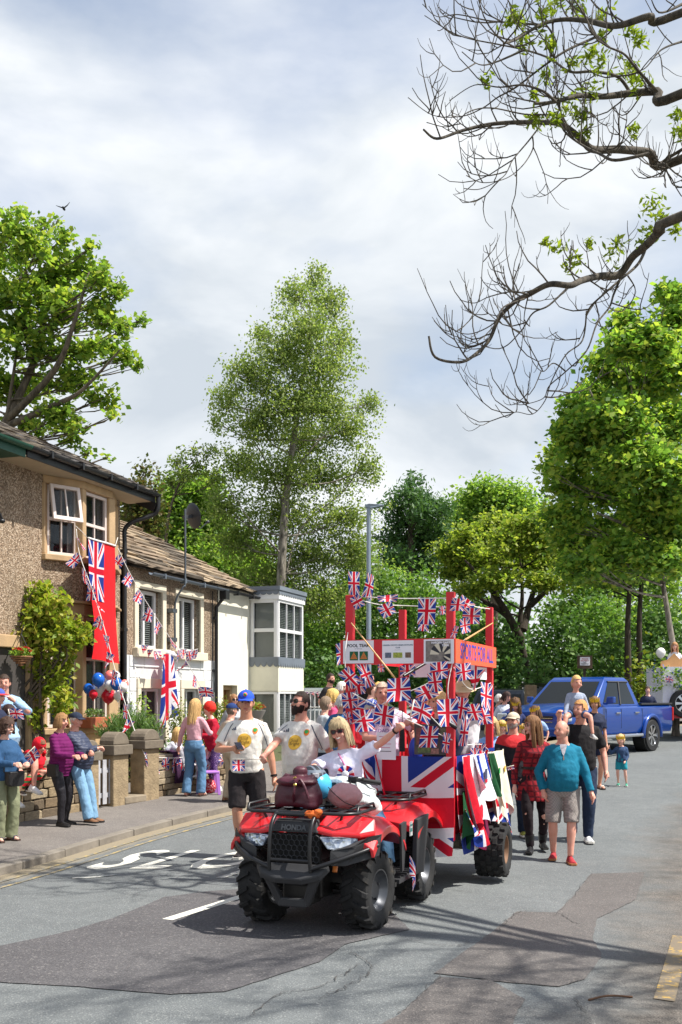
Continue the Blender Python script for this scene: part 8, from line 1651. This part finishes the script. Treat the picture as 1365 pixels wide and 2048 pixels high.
def rubble_wall(label, a, b_, h, thick=.30, cope=.09, base=.02, course=.125):
    L = (b_ - a).length; root = thing('garden_wall', label, 'wall', a, WA); slope = (b_.z - a.z) / L; rr = random.Random(int(L * 100)); mb = MB()
    mb.loft([[(0, 0, -.25), (L, 0, slope * L - .25), (L, thick, slope * L - .25), (0, thick, -.25)], [(0, 0, h - .03), (L, 0, slope * L + h - .03), (L, thick, slope * L + h - .03), (0, thick, h - .03)]]); mb.build('core', MORT, root); z = -.03
    while z < h - cope - .03:
        ch = min(course * rr.uniform(.75, 1.3), h - cope - z); x = 0
        while x < L:
            w = min(rr.uniform(.18, .46), L - x)
            if w > .05: o = bpy.data.objects.new('stone', stone_mesh(rr.randint(0, 11), GST, 'stone')); C.objects.link(o); o.parent = root; o.location = (x + w / 2, .01 + rr.uniform(-.015, .012), z + ch / 2 + slope * (x + w / 2)); o.scale = (w - .010, .09, ch - .010); o.rotation_euler = (0, -math.atan(slope), 0)
            x += w
        z += ch
    x = 0
    while x < L:
        w = min(rr.uniform(.5, .8), L - x); o = bpy.data.objects.new('coping_stone', stone_mesh(rr.randint(0, 3), COPE, 'coping_stone', 4, .04)); C.objects.link(o); o.parent = root; o.location = (x + w / 2, thick / 2, h - cope / 2 + slope * (x + w / 2)); o.scale = (w - .012, thick + .10, cope); o.rotation_euler = (0, -math.atan(slope), 0); x += w
    return root
def up8(p): return Vector((p.x, p.y, p.z + .08))
rubble_wall('low gritstone garden wall behind the spectators at far left', up8(WX(-60)), up8(WX(163)), .80)
rubble_wall('low gritstone garden wall in front of the white cottage', up8(WX(302)), up8(WX(455)), .66)
rubble_wall('rough stone wall below the house window sill behind the gate', HW(-1.9, .5, .2), HW(.1, .5, .25), .75)
def pier(label, px, w, h, hcap):
    p = up8(WX(px)); root = thing('gate_pier', label, 'gate pier', p, WA); mb = MB(); mb.box((0, 0, h / 2 - .1), (w, w * .8, h + .2)); mb.build('shaft', GST[1], root, bevel=.015); mb = MB(); mb.box((0, 0, h + hcap * .22), (w * 1.26, w * 1.1, hcap * .44)); mb.build('capstone', COPE[0], root, bevel=.012)
    mb = MB(); n = 10; mb.loft([[(w * .52 * math.cos(a), s * w * .42, h + hcap * .44 + .004 + hcap * .56 * math.sin(a)) for a in [math.pi * k / n for k in range(n + 1)]] for s in (-1, 1)]); mb.build('rounded_top', COPE[0], root, bevel=.012)
pier('rounded top stone gate pier behind the man in the navy cap', 172, .30, .72, .30); pier('rounded top stone gate pier right of the wooden gate', 229, .34, .76, .34); pier('wide rounded top stone pier where the bunting string is tied', 290, .36, .80, .30)
g_ = WX(192); gt = thing('garden_gate', 'low grey picket gate between the two left stone piers', 'gate', up8(g_), WA); TIM = M('grey_weathered_timber', (172, 172, 176), .8, var=.2, vs=10)
for i in range(4): mb = MB(); mb.box((-.02 + .14 * i, -.06, .38 + (.1 if i == 0 else 0)), (.085, .022, .66 + (.2 if i == 0 else 0))); mb.build('picket', TIM, gt, bevel=.004)
mb = MB(); mb.box((.2, -.03, .55), (.55, .03, .07)); mb.box((.2, -.03, .18), (.55, .03, .07)); mb.build('rail', TIM, gt, kind='stuff')
mb = MB(); p = WX(272); 
st = thing('doorstep', 'worn stone step in the gap beside the gate pier', 'step', up8(WX(258)), WA); mb.box((0, .1, .05), (.5, .5, .12)); mb.build('step_stone', COPE[1], st, bevel=.02)
# --- red ensign hanging from the upper bow window
RCL2 = cloth('ensign_red_cloth', (214, 24, 32), wr=.4); ens = thing('red_ensign', 'long red flag with union flag in the corner hanging from the bow window', 'flag', (0, 0, 0))
eTL, eTR, eBL, eBR = P(176, 1076, 17.75), P(231, 1092, 18.9), P(184, 1318, 17.8), P(237, 1328, 18.95)
def ef(u, v): a = eTL.lerp(eTR, u); b_ = eBL.lerp(eBR, u); p = b_.lerp(a, v); return p + NX * (.03 * math.sin(u * 9 + v * 2) * (1.2 - v) + .05 * math.sin(v * 5 + u * 3) * (1 - v)) + D2 * (.05 * math.sin(v * 6) * (1 - v))
addmesh('cloth', flagmesh('cloth', ef, RCL2, 16, 26), ens)
addmesh('union_canton', flagmesh('union_canton', lambda u, v: ef(u * .56, .50 + .49 * v) + NX * .014 - Vector((.006, .012, 0)), UJ, 12, 20, lambda u, v: (1 - v, u)), ens)
mb = MB(); mb.tube([ef(u / 8, 1.0) + NX * .01 for u in range(9)], .018, 6); mb.tube([P(152, 1052, 17.5), P(164, 1063, 17.6), eTL], .006, 5); mb.tube([eTR, P(236, 1075, 19.2)], .006, 5); mb.build('rope', CORD, ens, smooth=180)
uf = thing('union_flag', 'union flag hanging against the white cottage stonework above the shrubs', 'flag', (0, 0, 0)); a0, a1, b0, b1 = P(323, 1314, 21.0), P(347, 1312, 21.6), P(318, 1425, 21.0), P(358, 1425, 21.6)
addmesh('cloth', flagmesh('cloth', lambda u, v: (b0.lerp(b1, u)).lerp(a0.lerp(a1, u), v) + NX * (.06 * math.sin(u * 9 + v)) + Vector((0, 0, .05 * math.sin(u * 3) * v - .35 * (1 - u) * (1 - v))), UJ, 16, 20, lambda u, v: (1 - v * .95, u)), uf)
mb = MB(); mb.ell(a0.lerp(a1, .8) + Vector((0, 0, .03)), (.12, .1, .07), 10, 6, fn=lambda d, p: p * (1 + .4 * mn.noise(d * 3))); mb.build('bunched_corner', WHT, uf, smooth=180)
# --- bunting on the houses and the wall
bunting('bunting string running from the upper bow window down to the stone pier', [P(153, 1058, 17.5), P(160, 1110, 17.4), P(185, 1180, 17.2), P(210, 1260, 17), P(232, 1345, 16.9), P(252, 1410, 16.7), P(275, 1475, 16.4), P(294, 1518, 16.2)], 14, .17, .24, 'mix', seed=3, group='bunting strings on the houses', ang=.2)
bunting('bunting string sagging from the bow window across the cottage front', [P(236, 1096, 19.4), P(262, 1150, 19.5), P(300, 1215, 19.8), P(340, 1275, 20.2), P(368, 1315, 20.6), P(395, 1360, 21), P(412, 1395, 21.2)], 10, .19, .25, 'mix', seed=8, group='bunting strings on the houses', ang=.3)
bunting('bunting tied along the front of the cottage garden wall', [WX(296) + WNm * .08 + Vector((0, 0, .74)), WX(340) + WNm * .1 + Vector((0, 0, .68)), WX(400) + WNm * .1 + Vector((0, 0, .66)), WX(445) + WNm * .1 + Vector((0, 0, .62))], 9, .17, .25, 'rect', seed=12, group='bunting strings on the houses')
bunting('faded bunting below the left upper cottage window', [P(285, 1286, 20.4), P(302, 1300, 20.5), P(322, 1302, 20.8)], 4, .16, .2, 'mix', seed=15, group='bunting strings on the houses'); bunting('faded bunting below the right upper cottage window', [P(362, 1296, 22.0), P(378, 1302, 22.2), P(396, 1298, 22.4)], 3, .16, .2, 'mix', seed=16, group='bunting strings on the houses')
bunting('thin bunting along the railings right of the white bay', [P(600, 1383, 26), P(640, 1384, 25.5), P(700, 1386, 25)], 9, .14, .16, 'tri', seed=18, group='bunting strings on the houses')
handflag('union flag on a stick leaning by the drainpipe of the cottage', P(405, 1420, 21), P(396, 1375, 21), .3, .2, 1, 4)
# --- balloons
for i, (px, py, r, mt, lb) in enumerate(((197, 1360, 13, BB, 'upper blue balloon of the cluster by the bow window'), (177, 1378, 10, BB, 'smaller blue balloon at the left edge of the cluster'), (200, 1378, 14, BW, 'large white balloon at the front of the cluster'), (187, 1389, 9, BR, 'red balloon peeping out below the left white balloon'), (220, 1370, 11, BW, 'white balloon in the middle of the cluster'), (217, 1392, 14, BR, 'dark red balloon at the bottom of the cluster'), (233, 1368, 12, BB, 'blue balloon right of the middle white balloon'), (220, 1352, 10, BP, 'coral balloon at the top of the cluster'), (232, 1352, 9, BW, 'white balloon at the top right of the cluster'), (246, 1375, 10, BW, 'white balloon at the right edge of the cluster'), (250, 1368, 8, BP, 'coral balloon behind the right white balloon'), (236, 1391, 10, BW, 'white balloon low right beside the dark red one'))):
    Y = 17.6 + .12 * (i % 3); balloon(lb, P(px, py, Y), r * Y / F, mt)
# --- hanging basket, window box, pots
hbp = P(43, 1316, 16.5); hk = thing('hanging_basket', 'slatted wooden hanging basket with red flowers on the house front', 'hanging basket', hbp)
mb = MB()
for k in range(5): r_ = .165 - .018 * k - .004 * k * k; mb.lathe([(r_, -.012), (r_ + .012, -.01), (r_ + .012, .01), (r_, .012)], 20, M=Matrix.Rotation(R(-90), 3, 'Y'), c=(0, 0, .02 - .033 * k))
mb.build('basket', M('basket_wood', (132, 92, 60), .8, var=.3), hk, smooth=50); mb = MB()
for a in (0, 2.1, 4.2): mb.tube([(.16 * math.cos(a), .16 * math.sin(a), .03), (0, 0, .38)], .005, 4)
mb.tube([(0, 0, .38), (-.05, .3, .55)], .01, 5); mb.build('chain', BMET, hk); c_ = blob_pts(np.array([0, 0, .09]), np.array([.2, .2, .08]), 330, .6); addmesh('foliage', quads_mesh('foliage', leaves(c_, .06, .6), LF_LIGHT), hk); c_ = blob_pts(np.array([0.03, -.05, .13]), np.array([.18, .17, .05]), 34, .8); addmesh('blossom', quads_mesh('blossom', leaves(c_, .06, .95), leafmat('red_petals', G3((.5, .015, .02), (.6, .04, .03)), .2)), hk)
TER = M('terracotta', (176, 98, 66), .85, var=.2)
pt_ = thing('window_box', 'terracotta window box on the stone sill under the bow window', 'planter', P(190, 1445, 18.2), RZ); mb = MB(); mb.loft([[(-.28, -.1, -.09), (.28, -.1, -.09), (.28, .1, -.09), (-.28, .1, -.09)], [(-.33, -.12, .09), (.33, -.12, .09), (.33, .12, .09), (-.33, .12, .09)]]); mb.build('box', TER, pt_, bevel=.01); c_ = blob_pts(np.array([0, 0, .16]), np.array([.3, .12, .09]), 160, .5); addmesh('foliage', quads_mesh('foliage', leaves(c_, .06, .5), LF_SHRUB), pt_)
pt2 = thing('flower_pot', 'grey bowl of orange flowers in front of the lower bay window', 'flower pot', P(512, 1428, 22.5)); mb = MB(); mb.lathe([(.001, -.12), (.12, -.12), (.21, .06), (.22, .08), (.19, .08), (.001, .05)], 16, M=Matrix.Rotation(R(-90), 3, 'Y')); mb.build('pot', M('grey_pot', (140, 136, 130), .8), pt2, smooth=50); c_ = blob_pts(np.array([0, 0, .18]), np.array([.2, .2, .12]), 150, .5); addmesh('foliage', quads_mesh('foliage', leaves(c_, .08, .4), LF_OR if False else LF_YEL), pt2); c_ = blob_pts(np.array([.08, -.1, .16]), np.array([.14, .1, .06]), 40, .6); addmesh('blossom', quads_mesh('blossom', leaves(c_, .05, .9), leafmat('orange_petals', G3((.5, .14, .02), (.42, .1, .03)), .2)), pt2)
pp = P(512, 1428, 22.5); mb = MB(); 
ps = thing('plant_stand', 'short stone pillar holding the grey flower bowl', 'stand', (pp.x, pp.y, gz(pp.x, pp.y))); mb.box((0, 0, (pp.z - .12 - gz(pp.x, pp.y)) / 2), (.3, .3, pp.z - .125 - gz(pp.x, pp.y))); mb.build('pillar', COPE[1], ps, bevel=.02)
# --- stool and belongings by the cottage wall
s0 = G(417, 1588, .08); so2 = thing('plastic_stool', 'lilac plastic stool on the pavement beside the long haired woman', 'stool', s0, .3); LIL = M('lilac_plastic', (178, 120, 206), .4, var=.03); mb = MB(); mb.box((0, 0, .36), (.32, .30, .035)); mb.build('seat', LIL, so2, bevel=.012)
for x in (-1, 1):
    for y in (-1, 1): mb = MB(); mb.loft([[(x * .155 + a, y * .145 + b_, 0) for a, b_ in ((-.022, -.02), (.022, -.02), (.022, .02), (-.022, .02))], [(x * .13 + a, y * .12 + b_, .345) for a, b_ in ((-.028, -.025), (.028, -.025), (.028, .025), (-.028, .025))]]); mb.build('leg', LIL, so2)
bg_ = thing('red_bag', 'crumpled red patterned bag under the lilac stool', 'bag', s0 + Vector((.0, .1, 0)) ); mb = MB(); mb.ell((0, 0, .12), (.12, .10, .12), 12, 8, fn=lambda d, p: p * (1 + .3 * mn.noise(d * 3))); mb.build('bag_body', cloth('red_patterned', (190, 40, 60), 'floral', (230, 200, 200)), bg_, smooth=180)
ct = thing('purple_coat', 'dark purple coat thrown over the cottage garden wall', 'coat', up8(WX(352)) + Vector((0, 0, .66)), WA); mb = MB(); mb.quadmesh([[(x * .05 - .12 + .02 * math.sin(t * 2 + x), y + .012 * math.sin(x * 2.2), z) for x in range(8)] for t, (y, z) in enumerate(((.3, .03), (.1, .05), (-.03, .03), (-.075, -.1), (-.10, -.3), (-.10, -.48)))]); o = mb.build('coat_cloth', cloth('dark_purple_coat', (62, 34, 62)), ct, smooth=180); q = o.modifiers.new('s', 'SOLIDIFY'); q.thickness = .025
# --- street lamp, railings, sign, gatepost, bird
lp = P(738, 1390, 25); lp.z = gz(lp.x, lp.y); sl_ = thing('street_lamp', 'grey steel street lamp column with a flat lantern behind the float', 'street lamp', lp); tz = 1.85 + (1390 - 1014) * 25 / F - lp.z; GAL = M('lamp_grey_steel', (134, 146, 156), .45, .5, var=.08)
mb = MB(); mb.tube([(0, 0, 0), (0, 0, 1.4)], .085, 12); mb.tube([(0, 0, 1.4), (0, 0, 1.5), (0, 0, tz)], [.085, .062, .05], 12); mb.build('column', GAL, sl_, smooth=50); mb = MB(); mb.loft([[(x, s * w_, tz + z) for x, w_, z in ((-.09, .05, -.02), (.06, .08, -.03), (.36, .07, .02), (.36, .07, .05), (.0, .08, .07), (-.09, .05, .05))] for s in (-1, 1)]); mb.build('lantern', GAL, sl_, bevel=.015)
mb = MB(); mb.tube([(0, 0, .45), (0, 0, 1.15)], .092, 12); mb.build('yellow_band', M('yellow_paint', (220, 190, 40), .6, var=.1), sl_, smooth=50)
rl = thing('railing', 'low white metal railing in front of the silver hatchback', 'railing', P(590, 1440, 26.2)); rz0 = rl.location.z; b0 = P(596, 1386, 26.2) - rl.location; b1 = P(700, 1386, 25.4) - rl.location; mb = MB()
for dz in (0, -.35, -.7): mb.tube([b0 + Vector((0, 0, dz)), b1 + Vector((0, 0, dz))], .016, 6)
mb.build('rail', UPVC, rl, kind='stuff')
for i in range(13): mb = MB(); q = b0.lerp(b1, i / 12); mb.tube([q, q - Vector((0, 0, .95))], .012, 6); mb.build('baluster', UPVC, rl)
sg = thing('notice_board', 'brown board with a white private property notice under the trees', 'sign', P(1170, 1324, 30.5)); mb = MB(); mb.box((0, 0, 0), (.44, .04, .38)); mb.build('board', M('brown_board', (84, 66, 50), .8), sg); mb = MB(); mb.box((0, -.024, .02), (.29, .008, .24)); wp = mb.build('panel', PAPER, sg); mb = MB(); mb.box((0, .03, -.9), (.07, .05, 2.1)); mb.build('post', DBARK, sg)
for t, z, c_ in (('PRIVATE', .085, RLG), ('PROPERTY', .035, RLG), ('NO', -.015, BLKI), ('PARKING', -.06, BLKI)): letters('lettering', t, lambda x, y, z=z: Vector((x, -.0295, z + y)), c_, .052, .001, wp, align='CENTER')
gp = P(1062, 1392, 28); gpz = gz(gp.x, gp.y); gpo = thing('stone_gatepost', 'rough square stone gatepost between the two dark parked cars', 'gatepost', (gp.x, gp.y, gpz)); hz = 1.85 + (1390 - 1370) * 28 / F - gpz; mb = MB(); mb.loft([[(a * .15 + random.uniform(-.012, .012), b_ * .13, z) for a, b_ in ((-1, -1), (1, -1), (1, 1), (-1, 1))] for z in (-.1, hz * .4, hz * .75, hz)]); mb.build('post_stone', GST[0], gpo, bevel=.02)
bd = thing('bird', 'small dark bird gliding in the sky above the left tree', 'bird', P(128, 417, 38)); mb = MB(); mb.ell((0, 0, 0), (.05, .16, .045), 10, 6); mb.loft([[(.0, .05, .02), (0, -.05, .02), (0, -.04, .005), (0, .05, .005)], [(-.16, .04, .07), (-.16, -.03, .07), (-.16, -.03, .06), (-.16, .04, .06)], [(-.30, .08, .14), (-.30, .05, .14), (-.30, .05, .135), (-.30, .08, .135)]]); mb.loft([[(.0, .05, .02), (0, -.05, .02), (0, -.04, .005), (0, .05, .005)], [(.13, .03, .12), (.13, -.03, .12), (.13, -.03, .11), (.13, .03, .11)], [(.2, .08, .26), (.2, .05, .26), (.2, .05, .255), (.2, .08, .255)]]); mb.build('bird_body', M('dark_feathers', (40, 42, 46), .8), bd, smooth=60)
# --- hand flags and phones of the spectators
handflag('folded union flag held by the woman in the blue denim jacket', P(38, 1524, 13.6), P(70, 1493, 13.55), .12, .20, 1, 7); handflag('union flag held up by the seated woman in sunglasses', P(22, 1440, 14.1), P(17, 1418, 14.1), .2, .14, 1, 8)
phone('dark phone held up by the woman in the blue denim jacket', P(38, 1508, 13.55), .5, 1.0); phone('silver phone held by the woman in the plum jacket', P(150, 1500, 14.3), 1.1, .4)
handflag('white stick with a flag carried by the man in the red shouldered jacket', P(1005, 1537, 12.8), P(1028, 1531, 12.7), .03, .1, 1, 9)
handflag('union flag hanging from the hand of the person in the red wig', P(434, 1502, 17.6), P(446, 1520, 17.5), .3, .22, -1, 10)
finish()
